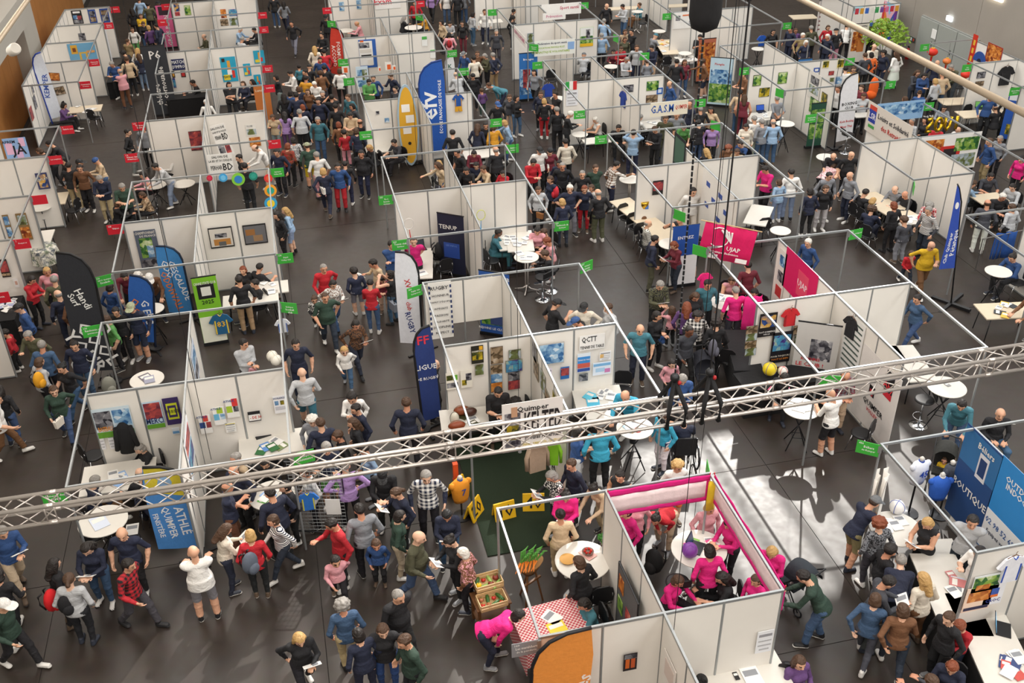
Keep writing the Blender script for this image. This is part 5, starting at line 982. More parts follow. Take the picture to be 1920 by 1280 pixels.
def jersey(x, y, z, yaw, s, col, col2, txt, lab, tcol='f4f4f2', hanger=True, shorts=False):
    t = thing('jersey', lab, 'jersey', (x, y, z), math.radians(yaw), 'jerseys on show')
    ol = [(-.07, .34), (-.10, .34), (-.22, .28), (-.37, .06), (-.25, 0), (-.20, .10), (-.21, -.38), (.21, -.38), (.20, .10), (.25, 0), (.37, .06), (.22, .28), (.10, .34), (.07, .34), (0, .29)]
    MB().prism([(a * s, b * s) for a, b in ol], .05).obj('shirt', cloth(col), t)
    for q in (-1, 1): MB().prism([(q * .20 * s, -.36 * s), (q * .16 * s, -.36 * s), (q * .155 * s, .12 * s), (q * .195 * s, .12 * s)][::q], .056).obj('side_stripe', cloth(col2), t)
    MB().tube([(-.07 * s, -.01, .335 * s), (0, -.03, .275 * s), (.07 * s, -.01, .335 * s)], .012, 6).obj('collar', cloth(col2), t)
    if hanger: MB().tube([(-.18 * s, 0, .30 * s), (0, 0, .38 * s), (.18 * s, 0, .30 * s)], .008, 6).tube([(0, 0, .37 * s), (0, 0, .44 * s), (.02, 0, .47 * s)], .005, 6).obj('hanger', M_DKWOOD, t)
    if shorts: MB().prism([(-.2 * s, -.39 * s), (.2 * s, -.39 * s), (.23 * s, -.72 * s), (.03 * s, -.72 * s), (0, -.5 * s), (-.03 * s, -.72 * s), (-.23 * s, -.72 * s)][::-1], .05).obj('shorts', cloth(col2), t)
    if txt: lettering(txt, paint(tcol), t, 0, -.02 * s, .20 * s, -.03, .34 * s)
for a in JERSEYS: jersey(*a)
def ball(x, y, z, r, col, col2, lab, kind='ball', sc=(1, 1, 1)):
    t = thing(kind, lab, 'ball', (x, y, z + r * sc[2])); MB().ball((0, 0, 0), r, 18, 0, sc).obj('shell', paint(col, .4), t, smooth=True)
    for k in range(2):
        pts = [(math.cos(a * .3142) * r * 1.005 * sc[0], 0, math.sin(a * .3142) * r * 1.005 * sc[2]) for a in range(21)]; MB().tube(pts, .006, 5).obj('seam', paint(col2), t, rz=.6 + k * math.pi / 2 if sc == (1, 1, 1) else 0)
for a in BALLS: ball(*a)
def backpack(x, y, z, yaw, col, lab, s=1., name='backpack'):
    t = thing(name, lab, 'bag', (x, y, z), math.radians(yaw), 'bags carried or set down'); key = 'pack_' + col
    if 'handbag' in name or 'tote' in name or 'shoulder' in name:   # flat bags with a loop handle
        put('bag_body', fm(key + 'b', lambda: MB().prism([(-.16, 0), (.16, 0), (.19, .26), (-.19, .26)], .1).mesh('bag_body', cloth(col))), t, rz=math.pi / 2, sc=s)
        put('handle', fm('hd', lambda: MB().tube([(0, -.12, .26), (.02, -.07, .46), (.02, .07, .46), (0, .12, .26)], .012, 6).mesh('handle', M_BLACK, True)), t, sc=s); return
    me = fm(key, lambda: MB().ball((0, 0, .24), .2, 14, 0, (.55, .85, 1.2)).mesh('pack', cloth(col), True)); put('pack', me, t, sc=s)
    put('pocket', fm(key + 'p', lambda: MB().ball((-.10, 0, .15), .13, 12, 0, (.5, .9, .95)).mesh('pocket', cloth(col), True)), t, sc=s)
    for q in (-1, 1): put('strap', fm(('sp', q), lambda: MB().tube([(.09, q * .07, .46), (.17, q * .09, .38), (.17, q * .1, .2), (.09, q * .09, .08)], .018, 6).mesh('strap', M_BLACK, True)), t, sc=s)
for a in BAGS: backpack(*a)

# ---------------------------------------------------------------- people: one continuous surface per figure, grown from a posed skeleton
def _cone(P, a, b, ra, rb):                                   # distance to a tapered limb
    ba = b - a; l2 = max(float(ba @ ba), 1e-9)
    h = np.clip(((P - a) @ ba) / l2, 0, 1)
    return np.linalg.norm(P - a - h[..., None] * ba, axis=-1) - (ra + (rb - ra) * h)
def _capped(P, a, b, ra, rb):                                 # the same with flat ends (hems, cuffs)
    ba = b - a; L = float(np.linalg.norm(ba)); u = ba / max(L, 1e-6)
    t = (P - a) @ u; h = np.clip(t / L, 0, 1)
    rad = np.linalg.norm(P - a - t[..., None] * u, axis=-1) - (ra + (rb - ra) * h)
    ax = np.maximum(-t, t - L)
    return np.minimum(np.maximum(rad, ax), 0) + np.hypot(np.maximum(rad, 0), np.maximum(ax, 0))
def _ell(P, c, r):
    q = (P - c) / r; k0 = np.linalg.norm(q, axis=-1); k1 = np.linalg.norm(q / r, axis=-1)
    return k0 * (k0 - 1.0) / np.maximum(k1, 1e-6)
def _smin(a, b, k):
    h = np.maximum(k - np.abs(a - b), 0) / k
    return np.minimum(a, b) - h * h * k * .25
class Prim:
    def __init__(s, kind, zone, a, b=None, ra=.05, rb=None, M=None, sc=(1, 1, 1), o=(0, 0, 0)):
        s.kind, s.zone, s.a = kind, zone, np.array(a, float); s.b = None if b is None else np.array(b, float)
        s.ra = ra; s.rb = ra if rb is None else rb
        s.M, s.sc, s.o = (np.eye(3) if M is None else np.array(M)), np.array(sc, float), np.array(o, float)
    def ends(s):                                              # rough bounds in body space
        pts = [s.a] if s.b is None else [s.a, s.b]
        r = float(np.max(s.ra)) if s.kind == 'e' else max(s.ra, s.rb)
        w = [s.o + s.M @ (p * s.sc) for p in pts]; R_ = r * float(s.sc.max()) + .015
        return np.min(w, 0) - R_, np.max(w, 0) + R_
    def d(s, P):
        Q = ((P - s.o) @ s.M) / s.sc
        f = float(s.sc.min())
        if s.kind == 'e': return _ell(Q, s.a, np.array(s.ra)) * f
        if s.kind == 'k': return _capped(Q, s.a, s.b, s.ra, s.rb) * f
        return _cone(Q, s.a, s.b, s.ra, s.rb) * f
def surface(groups, vox, cross=.012, cut=None):
    prims = [p for g, k in groups for p in g]
    lo = np.min([p.ends()[0] for p in prims], 0) - vox * 2; hi = np.max([p.ends()[1] for p in prims], 0) + vox * 2
    n = np.ceil((hi - lo) / vox).astype(int) + 1
    D = np.full(n, .3, np.float32)
    ax = [lo[i] + vox * np.arange(n[i]) for i in range(3)]
    for g, k in groups:
        glo = np.min([p.ends()[0] for p in g], 0) - .02; ghi = np.max([p.ends()[1] for p in g], 0) + .02
        i0 = np.maximum(((glo - lo) / vox).astype(int), 0); i1 = np.minimum(((ghi - lo) / vox).astype(int) + 2, n)
        sl = tuple(slice(i0[i], i1[i]) for i in range(3))
        G = np.stack(np.meshgrid(*[ax[i][sl[i]] for i in range(3)], indexing='ij'), -1)
        gd = None
        for p in g:
            q = p.d(G); gd = q if gd is None else _smin(gd, q, k)
        D[sl] = _smin(D[sl], gd, cross)
    if cut is not None:
        G = np.stack(np.meshgrid(*ax, indexing='ij'), -1); D = np.maximum(D, cut(G))
    S = D < 0
    c = [(i, j, k) for i in (0, 1) for j in (0, 1) for k in (0, 1)]
    m = np.array(n) - 1
    cs = sum(S[i:i + m[0], j:j + m[1], k:k + m[2]].astype(np.int8) for i, j, k in c)
    act = (cs > 0) & (cs < 8)
    idx = np.full(m, -1, np.int32); cells = np.argwhere(act); idx[act] = np.arange(len(cells))
    acc = np.zeros((len(cells), 3)); cnt = np.zeros(len(cells))
    for ia in range(8):
        for ib in range(ia + 1, 8):
            A, B = np.array(c[ia]), np.array(c[ib])
            if np.abs(A - B).sum() != 1: continue
            da = D[tuple((cells + A).T)]; db = D[tuple((cells + B).T)]
            x = (da < 0) != (db < 0)
            t = np.where(x, da / np.where(x, da - db, 1), 0)
            acc += np.where(x[:, None], A + t[:, None] * (B - A), 0); cnt += x
    V = lo + vox * (cells + acc / cnt[:, None])
    F = []
    for a in range(3):
        b_, c_ = (a + 1) % 3, (a + 2) % 3
        s0 = [slice(1, m[0]), slice(1, m[1]), slice(1, m[2])]; s0[a] = slice(0, m[a])
        s1 = list(s0); s1[a] = slice(1, m[a] + 1)
        A_, B_ = S[tuple(s0)], S[tuple(s1)]
        for flip, mask in ((False, A_ & ~B_), (True, ~A_ & B_)):
            e = np.argwhere(mask); e[:, b_] += 1; e[:, c_] += 1
            def at_(db, dc):
                q = e.copy(); q[:, b_] += db; q[:, c_] += dc; return idx[tuple(q.T)]
            quad = np.stack([at_(-1, -1), at_(0, -1), at_(0, 0), at_(-1, 0)], 1)
            F.append(quad[:, ::-1] if flip else quad)
    F = np.concatenate(F)
    zone = np.full(len(V), 0); best = np.full(len(V), 9.)
    for p in prims:
        q = p.d(V); w = q < best; best[w] = q[w]; zone[w] = p.zone
    return V, F, zone[F[:, 0]]
def mesh_np(name, V, F, fm, mats):
    me = bpy.data.meshes.new(name)
    me.vertices.add(len(V)); me.vertices.foreach_set('co', np.asarray(V, np.float32).ravel())
    me.loops.add(F.size); me.loops.foreach_set('vertex_index', F.ravel().astype(np.int32))
    me.polygons.add(len(F)); me.polygons.foreach_set('loop_start', np.arange(0, F.size, 4, dtype=np.int32))
    for mt in mats: me.materials.append(mt)
    me.polygons.foreach_set('material_index', np.asarray(fm, np.int32)); me.polygons.foreach_set('use_smooth', np.ones(len(F), bool))
    me.update(calc_edges=True); me.validate()
    return me
def _rot(ax, deg):
    a = math.radians(deg); c, s = math.cos(a), math.sin(a)
    return np.array({'x': [[1, 0, 0], [0, c, -s], [0, s, c]], 'y': [[c, 0, s], [0, 1, 0], [-s, 0, c]], 'z': [[c, -s, 0], [s, c, 0], [0, 0, 1]]}[ax])
def _ik(a, t, l1, l2, pole):                                  # middle joint of a two-bone limb
    d = t - a; L = np.linalg.norm(d)
    if L > (l1 + l2) * .995: t = a + d / L * (l1 + l2) * .995; d = t - a; L = np.linalg.norm(d)
    x = (l1 * l1 - l2 * l2 + L * L) / (2 * L); h = math.sqrt(max(l1 * l1 - x * x, 1e-6))
    u = d / L; p = pole - u * (pole @ u); p /= max(np.linalg.norm(p), 1e-6)
    return a + u * x + p * h, t
SKIN, TORSO, UARM, FARM, THIGH, SHIN, SHOE, EYE, LIP, SOLE = range(10)
# body shapes: height, shoulder half width, hip half width, bust, belly, head scale
SHAPES = {'m': (1.76, .180, .092, 0, .0, 1.0), 'f': (1.66, .158, .098, .042, 0, .96), 'b': (1.75, .190, .100, 0, .05, 1.0), 'c': (1.22, .125, .066, 0, 0, .9)}
# poses: lean, pelvis dz, pelvis dx, left foot (x, y), right foot (x, y), left hand (x, y, z from shoulders), right hand, head yaw, head pitch
POSES = {
 'st': (3, 0, 0, (.02, .10), (-.03, -.11), (.06, .27, -.54), (.10, -.26, -.53), 10, 12),
 'sb': (4, 0, 0, (.04, .10), (-.04, -.12), (.34, .06, -.26), (.35, -.08, -.24), 0, 32),
 's1': (3, 0, 0, (.05, .11), (-.05, -.10), (.04, .27, -.54), (.33, -.10, -.16), -10, 25),
 'cr': (1, 0, 0, (.02, .13), (0, -.13), (.24, -.13, -.22), (.25, .12, -.26), 15, 10),
 'hh': (0, 0, 0, (.03, .14), (-.02, -.13), (.03, .20, -.42), (.03, -.20, -.42), -15, 12),
 'bk': (2, 0, 0, (.02, .11), (-.02, -.11), (-.17, .05, -.45), (-.17, -.05, -.47), 5, 10),
 'wk': (5, -.025, 0, (.30, .07), (-.30, -.07), (-.16, .24, -.50), (.25, -.22, -.46), 5, 10),
 'wp': (5, -.025, 0, (-.29, .07), (.29, -.07), (.32, .10, -.25), (-.12, -.25, -.50), 5, 22),
 'ln': (26, -.02, -.08, (.06, .13), (-.16, -.12), (.48, .16, -.22), (.47, -.15, -.24), 0, 20),
 'bd': (62, -.06, -.18, (.05, .15), (-.14, -.13), (.30, .10, -.46), (.36, -.08, -.44), 0, 0),
 'rc': (10, 0, 0, (.10, .11), (-.10, -.11), (.06, .26, -.53), (.52, -.12, -.12), -12, 16),
 'up': (0, 0, 0, (.03, .11), (-.03, -.11), (.28, .09, .06), (.28, -.09, .05), 0, -4),
 'si': (8, -.44, 0, (.46, .12), (.40, -.12), (.42, .16, -.20), (.41, -.13, -.21), 8, 22),
 'sl': (-3, -.44, 0, (.44, .11), (.46, -.12), (.27, .10, -.36), (.27, -.11, -.35), -8, 10),
 'so': (8, -.14, 0, (.30, .12), (.26, -.12), (.40, .16, -.22), (.40, -.14, -.22), 0, 24),
 'cc': (-4, 0, 0, (.03, .12), (-.03, -.12), (.25, -.02, -.24), (.24, .02, -.36), 20, 14),
}
POSES['sd'] = POSES['sb']; POSES['wd'] = POSES['wk']; POSES['td'] = POSES['st']
def figure(shape, pose, vox=.0115):
    Ht, SW, HW, bust, belly, hsc = SHAPES[shape]
    s = Ht / 1.75; child = shape == 'c'
    lean, dz, dx, fL, fR, hL, hR, hy, hp = POSES[pose]
    A = np.array
    leg = (.40, .40) if not child else (.385, .385); hipz = .905 * s if not child else .86 * s
    pel = A([dx * s, 0, (hipz + dz * s + .02)])
    T = _rot('y', lean)
    tl = (.50 if not child else .47) * s                        # hip line to shoulders
    up = lambda x, y, z: pel + T @ A([x, y, z])
    G = []
    dress = pose in ('sd', 'wd', 'td')
    # trunk: pelvis, waist, chest, shoulders, neck and the shirt hem that hangs proud of the hips
    tor = dict(M=T, o=pel)
    trunk = [Prim('c', THIGH, (-.01, -HW * .55, -.015), (-.01, HW * .55, -.015), .105 * s, **tor),
             Prim('c', TORSO, (0, 0, .10 * s), (.005, 0, .30 * s), (.098 + belly * .9) * s, .118 * s, sc=(1, 1.28, 1), **tor),
             Prim('c', TORSO, (-.005, -SW * .66, tl - .075 * s), (-.005, SW * .66, tl - .075 * s), .082 * s, **tor),
             Prim('e', TORSO, (0, SW * .92, tl - .045 * s), ra=(.062 * s,) * 3, **tor), Prim('e', TORSO, (0, -SW * .92, tl - .045 * s), ra=(.062 * s,) * 3, **tor),
             Prim('k', TORSO, (.004, 0, (-.085 if not child else -.06) * s), (0, 0, .12 * s), (.144 + belly * .42) * s, (.113 + belly * .55) * s, sc=(1, 1.27, 1), **tor)]
    if bust:
        for q in (-1, 1): trunk.append(Prim('e', TORSO, (.075, q * .062, tl - .17), ra=(.062, .064, .066), **tor))
    if belly: trunk.append(Prim('e', TORSO, (.07, 0, .13), ra=(.12, .15, .13), **tor))
    G.append((trunk, .055))
    nk = up(-.005, 0, tl - .03 * s); hd0 = up(.015, 0, tl + .075 * s)
    # head
    HM = _rot('z', hy) @ _rot('y', lean * .45 + hp); hs = hsc * (1 if not child else .98)
    hc = hd0 + HM @ A([.012, 0, .092 * hs])
    hd = dict(M=HM, o=hc); H_ = lambda x, y, z: A([x, y, z]) * hs
    G.append(([Prim('c', SKIN, nk, hd0 + HM @ A([0, 0, .02]), .057 * s if not child else .045, .053 * s if not child else .045)], .03))
    G.append(([Prim('e', SKIN, H_(-.008, 0, .022), ra=(.100 * hs, .079 * hs, .100 * hs), **hd),
               Prim('e', SKIN, H_(.028, 0, -.052), ra=(.062 * hs, .056 * hs, .066 * hs), **hd),
               Prim('c', SKIN, H_(.086, 0, .004), H_(.106, 0, -.028), .009 * hs, .014 * hs, **hd),
               Prim('e', SKIN, H_(-.002, .080, -.012), ra=(.018 * hs, .010 * hs, .030 * hs), **hd), Prim('e', SKIN, H_(-.002, -.080, -.012), ra=(.018 * hs, .010 * hs, .030 * hs), **hd)], .03))
    face = [Prim('e', EYE, H_(.081, q * .030, .006), ra=(.010 * hs, .0125 * hs, .0070 * hs), **hd) for q in (-1, 1)]
    face += [Prim('c', EYE, H_(.086, q * .018, .028), H_(.079, q * .044, .027), .0045, .004, **hd) for q in (-1, 1)]
    face.append(Prim('c', LIP, H_(.085, -.020, -.066), H_(.085, .020, -.066), .0085 * hs, **hd))
    for f_ in face: G.append(([f_], .003))
    # legs
    tight = .0 if bust else .006
    for q, ft in ((1, fL), (-1, fR)):
        hip = up(-.005, q * HW, -.03 * s)
        gz = .085 * s + (max(0, -(ft[0] - dx) - .2) * .45 * s if pose in ('wk', 'wp', 'wd') and ft[0] < 0 else 0)
        if pose == 'so': gz = .30
        ank = A([ft[0] * s, ft[1] * s, gz])
        kn, ank = _ik(hip, ank, leg[0] * s * 1.02, leg[1] * s * 1.02, A([1, q * .12, 0]))
        lo = ank + (kn - ank) * .07
        th = [Prim('c', THIGH, hip, kn, (.088 + .006 * (bust > 0)) * s, (.062 + tight) * s), Prim('e', THIGH, kn, ra=((.058 + tight) * s,) * 3)]
        G.append((th, .03))
        G.append(([Prim('c', SHIN, kn, ank + (kn - ank) * .62, (.057 + tight) * s, (.056 + tight) * s),
                   Prim('k', SHIN, ank + (kn - ank) * .62, lo, (.054 + tight) * s, (.044 + tight * 2) * s)], .02))
        yw = _rot('z', q * 10); sh = dict(M=yw, o=ank)
        toe_up = .02 if gz > .1 * s else 0
        G.append(([Prim('c', SHOE, A([-.02, 0, .02]) * s, A([-.028, 0, -.045]) * s, .040 * s, .038 * s, **sh),
                   Prim('c', SHOE, A([-.03, 0, -.050]) * s, A([.125, 0, -.055 - toe_up]) * s, .034 * s, .036 * s, sc=(1, 1.12, .9), **sh)], .02))
        G.append(([Prim('c', SOLE, A([-.04, 0, -.077]) * s, A([.135, 0, -.077 - toe_up]) * s, .034 * s, .038 * s, sc=(1, 1.15, .32), o=sh['o'] + A([0, 0, -.052 * s]), M=yw)], .01))
        if dress: pass
    if dress:
        G.append(([Prim('k', THIGH, (.01, 0, -.50 * s), (0, 0, .06 * s), .20 * s, .115 * s, sc=(1, 1.22, 1), o=pel)], .02))
    # arms and hands
    for q, hp_ in ((1, hL), (-1, hR)):
        sho = up(0, q * SW * 1.0, tl - .045 * s)
        tgt = up(hp_[0] * s, hp_[1] * s * (SW / .18 if abs(hp_[1]) > .18 else 1), tl + hp_[2] * s)
        pole = A([-.55, q * .55, -.7]) if hp_[2] < 0 else A([.1, q * .8, -.8])
        if pose == 'hh': pole = A([-.5, q * 1, 0])
        if pose == 'bk': pole = A([-.8, q * .6, 0])
        el, wr = _ik(sho, tgt, .295 * s, .26 * s, T @ pole)
        G.append(([Prim('c', UARM, sho, el, .054 * s, .044 * s), Prim('e', UARM, el, ra=(.042 * s,) * 3)], .02))
        G.append(([Prim('c', FARM, el, el + (wr - el) * .4, .042 * s, .041 * s), Prim('c', FARM, el + (wr - el) * .4, wr, .041 * s, .030 * s)], .02))
        u = (wr - el); u /= np.linalg.norm(u)
        side = np.cross(u, A([0, 0, 1.])); 
        if np.linalg.norm(side) < .35: side = A([1., 0, 0]) - u * u[0]
        side /= np.linalg.norm(side); side = side * (1 if q > 0 else -1)      # thumb side
        if pose in ('st', 'wk', 'hh', 'td', 'wd') or hp_[2] < -.4: side = A([1., 0, 0]) - u * u[0]; side /= np.linalg.norm(side)
        else: side = -side
        nrm = np.cross(u, side); 
        if nrm[2] > 0 and hp_[2] > -.4: nrm = -nrm
        if hp_[2] < -.4 and nrm[1] * q > 0: nrm = -nrm                        # palm faces the body
        k = s * (1.05 if not child else 1.1)
        palm = [Prim('c', SKIN, wr + side * w * k, wr + u * .072 * k + side * w * 1.25 * k, .0165 * k, .015 * k) for w in (-.022, 0, .022)]
        G.append((palm, .012))
        for w, ln in ((.034, .072), (.012, .080), (-.011, .074), (-.033, .058)):
            b0 = wr + u * .076 * k + side * w * k
            b1 = b0 + (u * .72 + nrm * .30 + side * w * 1.6) * ln * .55 * k; b2 = b1 + (u * .45 + nrm * .72 + side * w * .6) * ln * .5 * k
            G.append(([Prim('c', SKIN, b0, b1, .0105 * k, .0095 * k), Prim('c', SKIN, b1, b2, .0095 * k, .0082 * k)], .006))
        b0 = wr + u * .022 * k + side * .030 * k; b1 = b0 + (u * .55 + side * .65 + nrm * .25) * .042 * k; b2 = b1 + (u * .85 + side * .15 + nrm * .35) * .034 * k
        G.append(([Prim('c', SKIN, b0, b1, .0125 * k, .011 * k), Prim('c', SKIN, b1, b2, .011 * k, .0088 * k)], .006))
    if vox is None: return HM, hc, hs
    V, F, Z = surface(G, vox * (1 if not child else .85))
    return V, F, Z, HM, hc, hs
def hair_mesh(kind):                                          # in head space: x is the face, origin at the head centre
    E = lambda c, r: Prim('e', 0, c, ra=r)
    C = lambda a, b, ra, rb: Prim('c', 0, a, b, ra, rb)
    cap = E((-.014, 0, .034), (.108, .090, .101))
    face = lambda G, x0=.052, z0=.070: np.minimum(np.minimum(G[..., 0] - x0 + .35 * np.maximum(G[..., 2] - .02, 0) * -1, 9) * 1.0, z0 - G[..., 2] + np.abs(G[..., 1]) * -.25)
    def cutter(x0, z0, zb):                                   # removes the face and everything under the hairline
        def f(G):
            x, y, z = G[..., 0], G[..., 1], G[..., 2]
            a = np.minimum(x - x0 - .25 * (z > .03) * (z - .03), z0 - z)
            return np.maximum(a, zb - z)
        return f
    long_cut = lambda x0, z0: (lambda G: np.minimum(G[..., 0] - x0, z0 - G[..., 2]))
    if kind == 'short': return [([cap], .02)], cutter(.035, .078, -.055)
    if kind == 'crop': return [([E((-.013, 0, .030), (.105, .084, .098))], .02)], cutter(.025, .085, -.040)
    if kind == 'fringe':                                      # bald crown, ring of hair
        return [([E((-.016, 0, .012), (.104, .088, .085))], .02)], (lambda G: np.maximum(np.maximum(G[..., 0] - .005, G[..., 2] - .040), -.055 - G[..., 2]))
    if kind == 'full': return [([E((-.012, 0, .040), (.118, .102, .110)), E((.05, 0, .095), (.05, .07, .03))], .03)], cutter(.045, .070, -.075)
    if kind == 'bob': return [([cap, E((-.035, 0, -.045), (.085, .100, .085))], .03)], long_cut(.030, .070)
    if kind == 'long': return [([cap, E((-.035, 0, -.02), (.080, .096, .09)), C((-.07, 0, -.05), (-.105, 0, -.26), .078, .062), C((-.02, .075, -.03), (-.03, .085, -.20), .034, .024), C((-.02, -.075, -.03), (-.03, -.085, -.20), .034, .024)], .03)], long_cut(.028, .072)
    if kind == 'bun': return [([cap], .02), ([E((-.105, 0, .085), (.045, .045, .042))], .01)], cutter(.030, .078, -.060)
    if kind == 'tail': return [([cap], .02), ([C((-.10, 0, .05), (-.135, 0, -.03), .026, .034), C((-.135, 0, -.03), (-.12, 0, -.17), .034, .016)], .02)], cutter(.030, .078, -.060)
    if kind == 'curly': return [([E((-.02, 0, .035), (.125, .118, .115))] + [E((-.02 + .11 * math.cos(a) * math.cos(b), .11 * math.sin(a) * math.cos(b), .03 + .10 * math.sin(b)), (.032,) * 3) for a in [.7 + i * .8 for i in range(7)] for b in (-.5, .1, .7)], .015)], long_cut(.035, .068)
    if kind == 'cap': return [([E((-.008, 0, .040), (.111, .092, .098))], .02), ([Prim('c', 0, (.07, -.03, .038), (.07, .03, .038), .085, .085, sc=(1.25, .85, .11), o=(.03, 0, .036))], .01)], (lambda G: .026 - G[..., 2])
    if kind == 'hat': return [([E((-.008, 0, .06), (.105, .09, .085)), Prim('e', 0, (-.005, 0, .045), ra=(.17, .155, .012))], .02)], (lambda G: .034 - G[..., 2])
    return [([E((-.012, 0, .045), (.112, .094, .103))], .02)], (lambda G: .005 - G[..., 2])     # knitted hat

